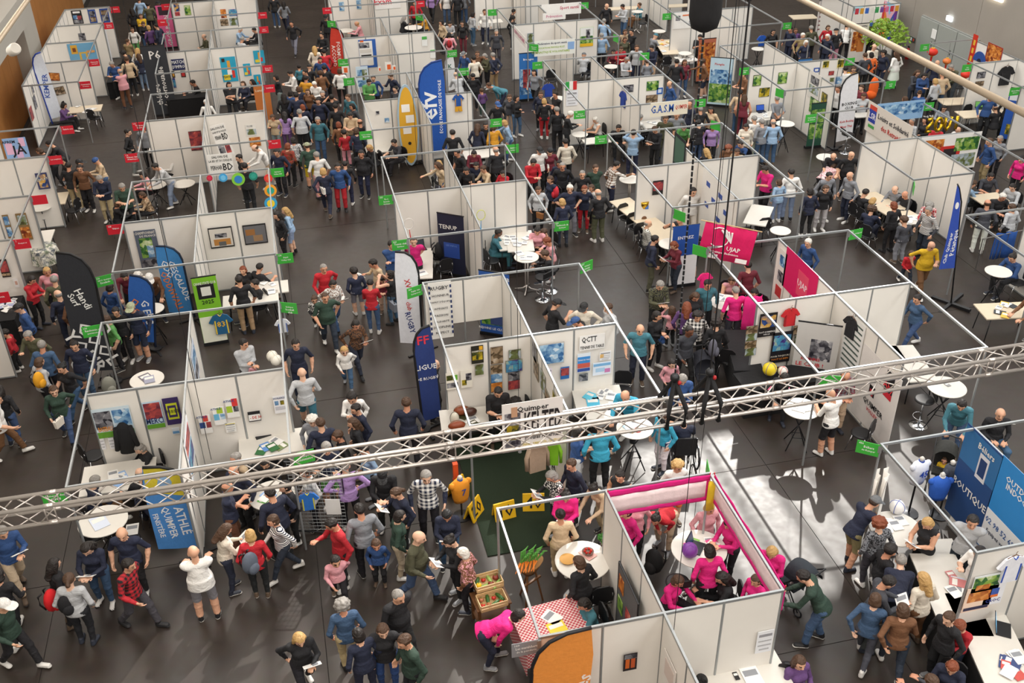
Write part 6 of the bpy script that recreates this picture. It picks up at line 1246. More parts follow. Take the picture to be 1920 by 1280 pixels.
PEOPLE = '''5.29 9.91 90 .976 1.13 f si k k nk|person with a black bun at the bottom edge
.76 11.58 200 1.011 1.18 m st dgn k sb|person in a green jacket at the bottom, black trousers
-.01 11.86 110 1.024 1.1 f st n n bd|person in a navy coat at the bottom
.37 12.02 265 1.012 1.19 f st k b bb|person in bright blue trousers
6.99 10.03 280 .976 1.17 f sl pu k lb|person in plum on a chair at the bottom, black trousers
-1.02 12.25 280 1 1.17 f wp k k ly|person with blond hair holding a paper, black trousers
2.29 12.11 350 1.024 1.12 f bd hp n bd|person in a pink shirt bending over the gingham table, navy trousers
-.23 12.6 95 1 1.16 f st je be yg|person in a denim jacket from behind, beige trousers
8.87 8.97 100 .977 1.17 m si dg k sb|person in dark grey top, at the bottom edge right of centre
.66 12.65 300 1.029 1.17 b wk k k cg|person in a black padded vest
4.06 12.12 185 1 1.17 f si te k bd|person with glasses in teal at the gingham table, black trousers
4.02 12.62 120 1 1.19 f st k k bb|person in a black cape at the quiche table
9.45 9.43 220 1 1.14 f si n k br|person with a pink scarf at the bottom right, black trousers
8.92 10.21 70 1 1.19 f wk br dj bb|person in a brown padded jacket, dark jeans
5.63 12.36 300 .988 1.11 f si hp k bb|person in a pink blouse at the bottom booth, black trousers
2.08 13.44 150 .964 1.14 f st br*p k bw|person in a leopard blouse with silver hair, black trousers
6.98 11.68 200 .904 1.15 f st hp k bb|person in pink behind the slanted banner, black trousers
8.58 10.57 50 .988 1.16 f wk je dg bb|person in a denim jacket at the shop, dark grey trousers
7.92 11.23 150 1.023 1.17 m ln dgn je sd|person in dark green pushing a pram, blue jeans
6.66 12.09 170 1 1.19 f si k~ k ld|person in black with long hair at the pink booth
9.6 9.91 190 .989 1.11 m st k k sb|person in black at the rowing table
6.33 12.3 85 1.012 1.15 f st hp k bd|person in a pink hoodie from behind, black trousers
1.95 13.82 200 1.012 1.18 f sb k k nd|person in black holding a white paper
8.84 10.88 -20 1.023 1.16 m sb dg dg sd|person with glasses in grey and navy, dark grey trousers
1.18 13.97 330 1.029 1.2 b wk ol je 0|person in an olive padded vest from behind, blue jeans
9.94 9.97 200 1.189 1.13 c sb r n sr|child in red and navy at the rowing table
-.29 14.27 280 1.066 1.18 c wk p k sd|child in pink and navy below the truss, black trousers
7.5 12.2 230 1 1.19 f sb hp k by|person in pink right of the slanted banner, black trousers
3.98 13.91 80 .988 1.16 f st be be nd|person in beige top, gymnast in a nude suit from behind
9.68 10.76 100 1.012 1.14 f st cr br ly|person in a cream sweater with long blond hair, brown trousers
.52 14.53 260 1.025 1.13 c st b k bb|child in a blue padded vest, black trousers
9.51 11.19 60 1.023 1.11 m bd n n sg|person in a navy jacket leaning to the table
-2.73 14.43 95 1.029 1.17 b cr w g~ 0|person in a white sweater and grey shorts
-.15 14.69 200 1.011 1.15 m s1 r k sd|person in a red jacket with navy sleeves, black trousers
.94 14.66 0 1.012 1.13 f st dgn be bd|person in a dark green jacket with glasses, beige trousers
.32 14.82 100 1.023 1.17 m st g k sd|person in a grey sweater in the lower crowd, black trousers
1.92 14.63 260 1 1.14 f sb n je bk|person with black fringe and white scarf, blue jeans
7.1 13.04 200 1 1.1 f sb hp k bd|person in pink behind the round table, black trousers
5.27 13.78 200 1.012 1.19 f st hp k bd|person in long pink behind the side panel, black trousers
-1.75 14.78 90 .988 1.14 f st r k by|person in a red jacket with a grey backpack, black trousers
5.54 14.08 250 .964 1.17 f st p k ly|person in pale pink behind the side panel, black trousers
6.79 13.56 270 .988 1.1 f st p k by|person with a badge at the pink banner, black trousers
-3.97 14.55 330 1.011 1.16 m wk r#k dg sd|person in a red and black checked shirt, dark grey trousers
9.54 11.78 0 1.23 1.18 c st k k sd|child in black among the shop visitors
-4.91 14.38 80 1 1.2 f st lg k tb|person in a pale grey hoodie, black trousers
4.28 14.6 250 1 1.13 f sb hp k nd|person in a pink jacket at the booth front, black trousers
-2.31 15.07 20 1.012 1.11 f sb cr dj lb|person in a cream jacket by the red one, dark jeans
-1.24 15.2 200 1.012 1.1 f wk w=n dj bb|person in navy and white stripes, dark jeans
-5.98 14.07 330 1.011 1.12 m wk dgn k pw|person in a white cap at the left edge, black trousers
6.15 14.11 225 .988 1.15 f bd r be nd|person in red top, gymnast in red bending down
1.15 15.4 200 1 1.19 f s1 n k tb|person in navy with a phone below the truss, black trousers
9.65 12.21 90 1.012 1.18 f st g*k dg yr|person in a leopard coat with auburn hair, dark grey trousers
5.07 14.78 210 .988 1.12 f ln be be nd|person in a nude gymnastics suit, beige trousers
1.68 15.61 260 1.045 1.18 m st n#w k sg|person in a navy checked shirt, black trousers
4.24 15.14 190 1.012 1.14 f sb k*w dj bg|person in a flowery black blouse with a paper, dark jeans
-1.29 15.7 120 1.051 1.17 b st n k cd|person in a navy sweater at the round table, black trousers
11.13 11.24 200 .988 1.19 f s1 w~ k bd|person in white at the rowing panel, black trousers
-5.28 14.9 30 1 1.12 f st k k ld|person with a red backpack and striped sleeves, black trousers
5.5 14.86 220 .988 1.15 f st k! k nd|person in black above the pink banner
-4.05 15.43 260 1.011 1.18 m st n~ k 0|person bald in a navy T-shirt with glasses, black trousers
4.64 15.3 200 1 1.11 m st n k sb|person in dark clothes by the grey post, black trousers
-4.66 15.32 260 1.024 1.18 f sb n je ld|person in a printed navy sweater and jeans, blue jeans
.87 16 260 1.023 1.1 m sb k k pk|person in black cap and jacket below the truss
9.62 12.81 10 1.011 1.12 m ln n kh~ pg|person in a grey cap and khaki shorts
-6.18 14.8 80 1 1.19 f wk k k bd|person in black top, cut by the left edge in black
-1 16.14 200 1 1.15 f st k k bd|person in black top, behind the navy sweater
10.66 12.15 200 1 1.13 f sb k! k by|person in a black dress with short blond hair
.14 16.24 90 1.023 1.13 m hh vi k cg|person in a lavender shirt from behind, black trousers
6.64 14.85 270 1.012 1.12 f st w o~ yy|person in orange shorts behind the pink banner
-2.21 16.2 0 1.011 1.12 m cr n~ br fb|person with tanned arms under the truss, brown trousers
11.3 11.87 230 1.023 1.19 m bk lg dj sd|person in a grey jacket at the shop banners, dark jeans
-.58 16.52 200 .988 1.16 f st w k bb|person in white top, behind the wire fence in white
-1.99 16.81 230 1 1.16 m st n k fb|person in navy top, behind the truss near the beige jacket
.66 16.95 200 .988 1.12 f st lb k nd|person in pale blue top, behind the truss in a pale top
-.17 17.06 260 1.011 1.16 m cr n gn~ sg|person with crossed arms behind the truss, green shorts
5.48 16.19 85 1.034 1.2 m st cy k pg|person in a turquoise hoodie from behind, black trousers
5.03 16.4 -20 .976 1.19 f cc b~ w bd|person in a blue T-shirt below the truss, white trousers
-1.92 17.2 200 .989 1.18 m st be k cg|person in beige behind the truss, black trousers
-6.31 16.06 300 1.023 1.15 m wp b be sg|person in a blue jacket reading a leaflet, beige trousers
-3.73 17.22 120 1 1.16 m si n n sd|person in navy top, behind the blue flag under the truss
-1.44 17.68 250 .988 1.19 f si k k bd|person in black hidden behind the truss
.17 17.81 180 1.189 1.17 c st k k sb|child in black above the truss
-.22 17.83 95 1 1.17 m st n~ k sb|person in a printed navy T-shirt with green folder, black trousers
.52 17.89 180 1 1.11 f st k k lb|person with long brown hair above the truss, black trousers
7.01 16.46 200 1.012 1.18 f st cy w bb|person in white trousers with a navy tote
-3.97 17.55 100 1 1.14 m si k k fg|person with back to us at the forms table, black trousers
1.64 18.06 80 1.023 1.19 m st n k sb|person in a navy hoodie from behind, black trousers
7.52 16.54 80 1.023 1.1 m si n k sd|person in navy in the wheelchair, black trousers
.63 18.31 200 .989 1.15 m st n n sd|person in a navy jacket with red sleeve
-.39 18.33 260 .964 1.19 f st g k yw|person with white curls in the aisle, black trousers
-5.02 17.59 30 1.011 1.1 m si n br sg|person in navy top, at the forms table left of the truss
3.69 18.21 270 1.023 1.14 m sb k~ k cd|person in black at the football photo wall
6.59 17.58 230 1.023 1.19 m ln cy k fb|person in a turquoise hoodie leaning on the table, black trousers
4.18 18.49 250 .988 1.15 f si k k yd|person with curls beside the football table, black trousers
.55 19.07 260 1.328 1.13 c s1 w k sd|child in a white hoodie, black trousers
-3.98 18.8 210 .976 1.13 f si k k bg|person in black under the black coat
7.83 17.66 260 1.023 1.17 m sb b k sg|person in a blue sweater above the truss, black trousers
10.79 16.08 110 1.011 1.12 m sb w~ k~ 0|person in a white T-shirt in the sun, black shorts
2.45 19.59 330 1 1.11 m bk k~ k fb|person bald in black beside the navy flag
-.5 19.9 95 1 1.19 m wk lg te~ 0|person in a grey sweater and turquoise shorts, teal shorts
10.26 17.48 250 1.024 1.1 f ln k k bd|person in a long black dress behind the truss
11.42 16.9 260 1.023 1.17 m sb dr#g be fb|person in a maroon checked shirt below the truss, beige trousers
13.48 15.41 230 1.034 1.11 m ln te je sd|person in a teal sweater pushing a pram, blue jeans
8.12 18.99 270 1.025 1.19 c st p k bd|child in pink and white by the pram, black trousers
14.32 15.15 250 1.011 1.18 m sl k je fg|person in a black jacket with a phone, blue jeans
-.59 21.27 270 1.034 1.11 m st n~ n sd|person in a navy polo with blue shoulders
7.63 19.9 250 1.011 1.16 m st te~ n fb|person bald in a turquoise T-shirt in the aisle, navy trousers
8.71 19.56 280 1.023 1.16 m wk dg k cd+|person in a dark jacket pushing a pram, black trousers
.54 21.51 270 1.066 1.15 c wk w je by|child in a white top and jeans, blue jeans
-1.81 21.54 300 1.023 1.11 m cc lg k sd|person in a grey hoodie holding a baby in pink, black trousers
6.54 20.72 170 .989 1.16 m ln k k pb|person in a blue cap behind the wall, black trousers
-6.06 20.9 280 1.012 1.14 f wk dgn je bb|person in a green cardigan with a white handbag, blue jeans
-7.31 20.57 10 1.011 1.16 m wk w~ br sd|person in brown trousers at the left edge
9.55 19.69 80 1 1.16 f st k k yd|person with a backpack and flowery trousers, black trousers
8.25 20.42 300 1.024 1.13 f cc k k bd|person in black top, holding a baby in blue
.87 22.07 290 1.024 1.11 f wp br*k dj bd|person in a camouflage jacket in the aisle, dark jeans
6.62 21.25 250 1 1.13 m hh cr k pk|person in a cream sweater and black cap
-7.27 21.05 80 1 1.18 f st k je ld|person in black top, cut by the left edge with black hair
7.27 21.07 190 .989 1.18 m st lg k sb|person in light grey top, by the rail behind the wall
9.28 20.29 250 1 1.16 f st k#w k yd|person in a checked coat in the aisle, black trousers
5.87 21.55 10 1.011 1.16 m s1 k~ k pk|person in black with a guitar player behind the wall
9.14 20.66 60 1 1.19 f st pu k lr|person in a purple coat in the crowd, black trousers
-5.93 21.86 230 1 1.18 f wk k~ je nk|person in a black T-shirt and blue jeans
-6.61 22.11 40 .988 1.2 f st lg k bb|person with a yellow backpack, black trousers
9.02 21.28 100 1.025 1.11 c up p k lb|child in pink with arms raised, black trousers
-5.77 22.59 260 1.023 1.15 m st n je sd|person in a navy sweater with glasses, blue jeans
9.58 21.27 270 1.012 1.14 f sb k k lb|person with long brown hair left of the teal coat, black trousers
10.59 20.88 85 1.023 1.12 m st hp~ dg~ cg|person with club letters on a pink back, dark grey shorts
.25 23.45 280 1.04 1.11 b wk dgn~ dj cb|person in a dark green T-shirt in the aisle
-6.56 22.65 80 1.011 1.12 m st je k sg|person in a denim shirt from behind, black trousers
8.85 21.94 270 1.011 1.16 m sb ol*k k sg|person in a camouflage coat in the right aisle, black trousers
10.04 21.55 260 1.023 1.13 m st te k sd|person in a dark teal coat near the pink flag, black trousers
1.48 23.94 80 .988 1.11 f sb r je sd|person in a red sweater with white bag strap, blue jeans
.49 24.35 290 1.012 1.11 f wp w*br je bd|person in a white flowery blouse, blue jeans
2.08 24.32 150 1.012 1.11 f up k! je bd|person in a black strap top and jeans, blue jeans
-6.92 23.44 250 1 1.13 m s1 ol k sg|person with grey hair left of the denim shirt, black trousers
-5.13 23.83 200 1 1.19 f st gn~ k bb|person in a bright green T-shirt by the post, black trousers
-.01 24.5 270 .943 1.16 c wk k*w k nb|child in a flowery black top
-4.57 24.16 250 1.023 1.14 m st n n~ pe|person in a green cap and printed navy hoodie
-4.97 24.19 250 .966 1.12 m st k k sd|person in black top, between green T-shirt and navy hoodie
11.64 21.73 200 .988 1.16 f si hp k bd|person in pink at the right of the round table, black trousers
15.1 19.66 190 1 1.17 f wk je je nd|person in a denim jacket and jeans, blue jeans
11.48 22.09 90 1.023 1.11 m st dr~ k sd|person in a maroon T-shirt behind the pink flag, black trousers
1.91 24.95 260 1.066 1.13 c sb dr be sd|child in burgundy top, between red sweater and strap top
-1.88 24.81 100 1.011 1.12 m st k~ kh sd|person in khaki trousers at the billiard booth
1.18 25.06 100 1.23 1.18 c st n g~ sd|child in a navy hoodie and grey shorts
.33 25.1 280 1.023 1.11 m wk r k cg|person in a red vest over black sleeves
11.23 22.61 260 .988 1.17 f si p! k bb|person in pale pink at the round table, black trousers
-1.53 25.48 200 .989 1.17 m sl k~ k sd|person in black T-shirt, seated beside the auburn haired person
1.84 25.53 200 1.23 1.15 c s1 be be sd|child in a beige hoodie with a flyer
-7.73 24.42 180 1.066 1.1 c st r k sd|child in red at the left edge, black trousers
-6.17 25.08 100 1.012 1.18 f st br be lb|person in brown and white by the dark flag, beige trousers
6.74 24.98 160 1.23 1.19 c so k k sb|child in black top, on the bar stool in black
-7.35 24.89 200 1 1.2 m st b k pk|person in a black cap and bright blue jacket
-1.51 26.32 40 1 1.11 m si k~ k sd|person in black at the ring binder table
2.31 25.97 280 1.011 1.17 m cr b k sd|person in blue beside the tennis sign, black trousers
2.97 26.02 260 1.023 1.17 m bk hp~ k cb|person in a pink polo at the tennis booth, black trousers
9.52 24.3 -10 1.023 1.1 m st n ol sd|person in olive trousers at the grey bar table
-6.5 25.3 120 .989 1.18 m st n n fg|person bald in navy by the dark flag
-5.33 25.58 60 .976 1.14 f st b lj bd|person in blue by the climbing booth post, pale jeans
10.21 24.07 190 1.012 1.1 f sb dr dj br|person in a burgundy padded jacket, dark jeans
18.14 19.01 180 1 1.2 m ln br k sd|person in brown top, reaching over the card table at the right edge
6.93 25.57 170 1.23 1.14 c sb p p sr|child in a pink hoodie at the bar table
-1.86 26.5 260 .988 1.14 f sl k~ k br|person with auburn hair in the billiard booth, black trousers
-4.34 26.17 280 1 1.17 m ln br dj pw|person in an ochre jacket inside the climbing booth, dark jeans
-4.55 26.52 250 1 1.18 f ln cr g bw|person in white inside the climbing booth, grey trousers
13.77 23.1 200 1 1.11 m st b k sw|person in a blue hoodie in the empty booth, black trousers
-4.97 26.45 270 .989 1.16 m ln dr k sd|person in maroon inside the climbing booth, black trousers
-6.73 26.09 100 1.011 1.12 m st ol k sg|person in a dark olive coat from behind, black trousers
10.99 24.7 200 1.006 1.16 b bk k~ k~ sw|person in black shorts beside the trophy booth
10.81 25.38 200 1.011 1.19 m up k~ k sd|person with a raised hand by the trophy table, black trousers
5.45 26.84 -10 1.011 1.14 m si te~ te cd+|person in teal scrubs at the tennis booth table
-7.54 26.64 -20 1 1.15 f sb r k bd|person in a red jacket by the leaflet table, black trousers
6.86 26.97 250 .988 1.19 f si p k bd|person in pink top, behind the paper strewn table
16.9 22.14 260 1.029 1.12 b wp y~ br 0|person bald in a yellow T-shirt, brown trousers
-7.09 27.05 280 1 1.13 f st p k by|person in pale pink beside the floral tablecloth, black trousers
7.2 27.05 200 1.189 1.13 c si k k sb|child in black top, at the paper strewn table
16.83 22.79 270 .943 1.18 c wk r dj bb|child in a red top holding hands, dark jeans
10.12 26.27 350 1 1.12 m sl ol=w k fg|person in a striped polo at the trophy table, black trousers
7.85 27.66 95 .988 1.15 f st n dj by|person in navy top, from behind under the taekwondo sign
-.7 29.06 200 1 1.13 f st k k ld|person in black top, half hidden beside the pale blue shirt
19.39 21.59 190 1.011 1.19 m si b k sd|person in blue at the right bar table, black trousers
9.03 27.71 100 1.023 1.19 m st k ol fg|person in black top, from behind in olive trousers
-.44 29.36 170 .976 1.11 f st lb lb~ ly|person with very long hair and pale blue shirt
8.27 28.4 270 1.023 1.18 m hh n~ g sw|person in a navy polo and grey trousers
17.37 24.02 95 1.27 1.18 c st dg g sb|child in a printed grey hoodie
7.37 28.9 260 .988 1.17 f st lg k bb|person in the queue by the white wall, black trousers
8.8 28.55 250 1 1.15 f st n r br|person in red trousers in the right aisle
11.87 27.19 265 1.034 1.19 m st w w~ sd|person in a white football kit
9.15 28.75 200 .934 1.14 f st w k bb|person in white top, behind the auburn haired person in red trousers
18.19 24.12 190 1 1.17 m st dg=w dj sg|person in a striped sweater at the high table, dark jeans
17.42 24.73 100 1.012 1.13 f st k k br|person in a long black coat by the chess table
15.47 26.33 90 1.012 1.13 f st n k bd|person in a long dark coat near the bar table, black trousers
17.04 25.4 40 .977 1.17 m si n n yb|person in a navy sweater at the chess table
8 29.53 200 1 1.16 f st n k bb|person in the queue behind the pale top, black trousers
9 29.48 250 1.011 1.1 m st k k cg|person in a black jacket near the pillar post
18.77 24.96 230 .976 1.11 f ln r*w k yg|person with grey curls writing at the high table, black trousers
16.13 26.67 260 .976 1.19 f st k lg bb|person with a silver jacket round the waist, light grey trousers
20.03 24 60 1 1.16 m st dg w fb|person bald in white trousers from behind
9.52 29.78 270 1.023 1.11 m bk dgn k sb|person in dark green in the right aisle, black trousers
17.44 26.15 10 .976 1.16 f si k k by|person with blond hair at the chess table, black trousers
15.06 27.58 100 .904 1.14 f st lb lj bb|person in pale blue top, beside the white sweatshirt
8.56 30.3 250 1.011 1.18 m st k k cg|person with a white shirt front in the right aisle, black trousers
10.12 29.86 10 1.011 1.15 m rc br#w n sd|person in a checked shirt at the bar table, navy trousers
20.81 23.8 100 .976 1.2 f st lg k bb|person in a grey hoodie by the metal barrier, black trousers
15.46 27.63 80 1.023 1.15 m st w lj sd|person in a white sweatshirt with a black bag, pale jeans
17.42 26.62 10 1 1.19 m si k k sd|person in black at the far end of the chess table
16.54 27.31 270 1 1.18 m st g k sd|person in grey behind the silver jacket, black trousers
7.69 31 280 1 1.19 m sb r k sd|person with beard holding a baby, black trousers
14.92 28.24 200 1.023 1.2 m sb hp~ k sd|person in a pink shirt in the karate booth, black trousers
.83 31.98 85 1.024 1.2 f wk n n by|person in navy top, walking away with a white shoulder bag
8.6 30.82 250 .988 1.12 f st n k bd|person in navy top, low in the crowd by the baby
4.77 31.7 190 1 1.14 f rc be je lb|person in a beige sweater in the rowing booth, blue jeans
17.25 27.06 190 1.011 1.18 m st g n fg|person in a grey waistcoat at the chess table, navy trousers
18.85 26.22 190 1 1.11 m si k k fg|person bald in black opposite the chess players
1.34 32.22 260 1.011 1.16 m st b r sd|person wearing red trousers in the centre aisle
6.34 31.89 200 .989 1.13 m si be k sb|person in beige top, behind the tennis booth wall in beige
5.68 31.99 240 .989 1.16 m si k~ k sd|person in black T-shirt, behind the tennis booth wall in black
18.76 26.7 200 1 1.14 m si g k fb|person bald opposite the chess players, black trousers
6.9 31.74 230 .904 1.11 f si r k bd|person in red behind the tennis booth wall, black trousers
1.6 32.61 80 .909 1.19 m st k n sd|person in black top, from behind in the centre aisle
6.74 32.11 100 1.017 1.15 b st k k fg|person in a dark waistcoat from behind, black trousers
5.47 32.33 200 1.011 1.11 m st k~ k sd|person in black T-shirt, behind the rowing booth rail
-5.91 32.21 20 .988 1.14 f si k k bb|person in black top, low by the white stools
-5.56 32.4 280 1.023 1.18 m sb dgn~ k sg|person in a green T-shirt by the rail, black trousers
6.06 32.31 250 1 1.14 m si n k sd|person in navy top, behind the tennis booth wall in navy
8.17 31.9 270 1 1.17 m st w k pk|person in a black cap and white shirt
-1.69 32.91 80 1.011 1.17 m st k~ k sd|person in black by the paper rosettes
4.87 32.7 100 .988 1.18 f si w k by|person with blond hair in the rowing booth, black trousers
8.57 31.97 260 .988 1.17 f st dr k kk|person wearing a dark headscarf, black trousers
2.23 33.12 250 1.029 1.15 b st k n sd|person in black top, at the near right corner of the crowd
-4.92 32.83 190 .976 1.12 f si be*br k bb|person in a leopard top by the rail, black trousers
.74 33.32 100 1 1.2 m st w~ p sg|person with grey hair from behind at the near crowd, pink trousers
6.07 32.81 260 1 1.12 f ln dr k bd|person in burgundy top, reading in the rowing booth
21.56 25.42 260 1 1.2 m si k~ k sw|person in black at the group table right
9.25 32.28 90 .989 1.18 m st cr k sd|person in a cream jacket with a back print, black trousers
17.39 28.8 30 1 1.15 f bd p*w k bb|person in a pink floral top bending, black trousers
21.1 26.42 -10 1 1.16 m si lb k sb|person in pale blue at the group table, black trousers
-6.3 33.29 265 1.023 1.19 m sb n be sg|person with white hair and navy coat in the left aisle, beige trousers
18.08 28.67 260 1.017 1.16 b st k~ k fg|person in a black polo shirt by the white wall
-1.78 33.86 200 1.011 1.16 m st k~ k sd|person in black T-shirt, right of the wide comics fair sign
-.56 34.07 240 1.011 1.19 m st n k sd|person in navy top, at the crowd's near left corner
17.74 29.13 240 1 1.13 m ln k~ k fb|person bald in black at the small bar table
22.48 25.91 200 .989 1.19 m si lg k sd|person in grey at the group table, black trousers
14.18 31.31 100 .988 1.17 f si k k ly|person with blond hair at the spine wall, black trousers
.48 34.38 100 .977 1.17 m st dgn y~ pe|person in a beige cap in the crowd, yellow shorts
11.73 32.37 70 1.034 1.15 m up lb n sd|person in pale blue top, taking a photo beside the krav maga booth
-4.36 34.07 200 1.023 1.15 m ln lg lj sd|person in a grey hoodie in the comics fair booth, pale jeans
5.57 34.11 80 1.011 1.18 m st k~ k sd|person with a white bird print on the back, black trousers
-.24 34.74 60 .988 1.16 f st br*r k br|person with auburn hair at the crowd's near side, black trousers
15.3 31.28 220 .976 1.2 f si be k bb|person in beige top, low behind the white wall
22.22 26.91 250 1 1.14 m si dg~ k sd|person in dark grey at the group table, black trousers
-1.04 34.92 190 1.011 1.18 m ln w be fb|person in white top, leaning over in the comics fair booth
-5.02 34.58 200 1 1.12 f si p k bd|person in pink top, inside the comics fair booth corner
15.07 31.71 250 .976 1.18 f si br k yr|person with auburn curls behind the white wall, black trousers
-7.06 34.4 260 1.011 1.13 m st br k sd|person in the left aisle with a beige bag, black trousers
12.73 32.74 220 1.011 1.14 m sb k k sb|person in a black track suit holding a paper
2.8 35.02 200 1 1.19 f si k k by|person with a pale scarf in the sailing booth, black trousers
.02 35.26 90 .988 1.12 f st g*w k bd|person in a speckled grey top in the crowd, black trousers
7.19 34.65 100 .988 1.16 f st mu k bb|person in ochre at the triathlon stand, black trousers
3.7 35.13 210 1.011 1.15 m si dg~ k sd|person in the sailing booth, black trousers
6.57 34.72 60 1.012 1.16 f st n k lb|person with long brown hair at the triathlon stand, black trousers
15.68 31.73 200 .989 1.19 m si b k sd|person in blue behind the white wall, black trousers
-7.49 34.59 80 1 1.15 m st k be sd|person in beige trousers in the left aisle
2.29 35.5 100 1.012 1.12 f st n k bb|person in navy top, right of the red T-shirt child
-7.24 34.9 -10 1 1.16 m st k k pk|person in a cap near the side booth posts, black trousers
6.96 35 250 1 1.12 f st k k bd|person in black top, facing us at the triathlon stand
7.81 34.93 170 1.012 1.11 f rc lb je by|person with blond hair at the triathlon sign, blue jeans
-6.55 35.21 200 1 1.12 f sb be je kb|person in a pale blue hat in the left aisle
14.83 32.63 250 1 1.15 f st vi k bd|person with a lilac jacket by the hoist cables, black trousers
14.39 32.79 100 1 1.17 m st k je sd|person in a dark hoodie by the hoist chain, blue jeans
23.53 27.14 200 .988 1.16 f st hp k bd|person in hot pink at the right edge, black trousers
16 32.3 240 1.012 1.13 f s1 cr cr bd|person in cream with headphones
14.48 33.18 100 .989 1.12 m st w~ k pk|person in a white T-shirt by the chain, black trousers
-7.69 35.32 200 .994 1.1 m st k k sd|person in black top, behind the red complices sign
14.01 33.34 250 .976 1.18 f ln gn~ k bd|person in pale green at the martial arts table, black trousers
-4.26 36.16 200 .994 1.2 f si w k lb|person in white top, at the media library table
1.88 36.1 100 1.189 1.11 c st r~ p sd|child in the crowd before the sailing booth, pink trousers
13.41 33.66 250 1 1.19 m st ol~ ol sb|person in olive behind the spine wall
2.51 36.17 100 1 1.12 m st k k fb|person bald in black beside the pale T-shirt
16.58 32.19 100 1.011 1.14 m st g je sg|person in grey next to the all white visitor, blue jeans
16.97 32.11 80 1 1.14 m st lb je fg|person in pale blue top, carrying a dark jacket by the post
1.72 36.41 90 .988 1.11 f st br k br|person in the crowd behind the red T-shirt child, black trousers
10.05 35.06 -10 1 1.17 m sb k k sw|person with white hair at the calcio booth, black trousers
11.87 34.49 260 1 1.17 m si k k sd|person in a black track suit at the krav maga booth
16.46 32.57 100 1.011 1.14 m st w~ w sg|person all in white from behind
13.94 33.92 250 1.006 1.19 b st g~ k fg|person in a grey shirt under the martial arts banner, black trousers
23.22 28.4 170 1.023 1.19 m st b kh sb|person in a blue jacket and khaki trousers at the right
9.82 35.51 95 1 1.18 m st k k sg|person in a black vest from behind
1 36.88 260 1.023 1.11 m st te je sg|person in an open teal jacket over red, blue jeans
22.97 29.05 250 1 1.13 m st n k sd|person in navy top, beside the large photo panel
2.25 37.21 250 1.017 1.13 b sb be~ g sd|person with a shoulder strap and beard, grey trousers
15 34.15 90 .989 1.16 m st k~ k sg|person in a printed black shirt from behind
11.48 35.59 185 .988 1.11 f si w! k bw|person with white hair at the calcio table, black trousers
12.85 35.15 20 .989 1.16 m si w~ k sg|person in white T-shirt, at the martial arts table
23.97 28.89 200 .988 1.14 f st g k bg|person with grey hair at the right edge booths, black trousers
15.51 34.33 220 1 1.18 f st be k ld|person with long dark hair by the chain, black trousers
7.8 36.92 270 .989 1.13 m st k je pb|person in a blue cap and white shirt front
.39 37.76 90 1.029 1.11 b st lg~ k sg|person in light grey T-shirt, big person from behind in the crowd
-8.51 36.89 180 1 1.16 f ln k k bb|person in black top, next to the lettered poster
14.86 34.83 200 1 1.17 m st n k fb|person in navy top, right of the martial arts banner
-5.83 37.43 0 1.011 1.18 m hh k g sd|person in black top, facing right in the left aisle
-.19 38.08 80 .988 1.13 f st vi pu ld|person in violet with long dark hair, purple trousers
9.67 36.89 80 .988 1.13 f st k r by|person in red trousers seen from behind
-.59 38.14 250 .976 1.11 f s1 be g bb|person in beige top, at the left edge of the crowd
'''

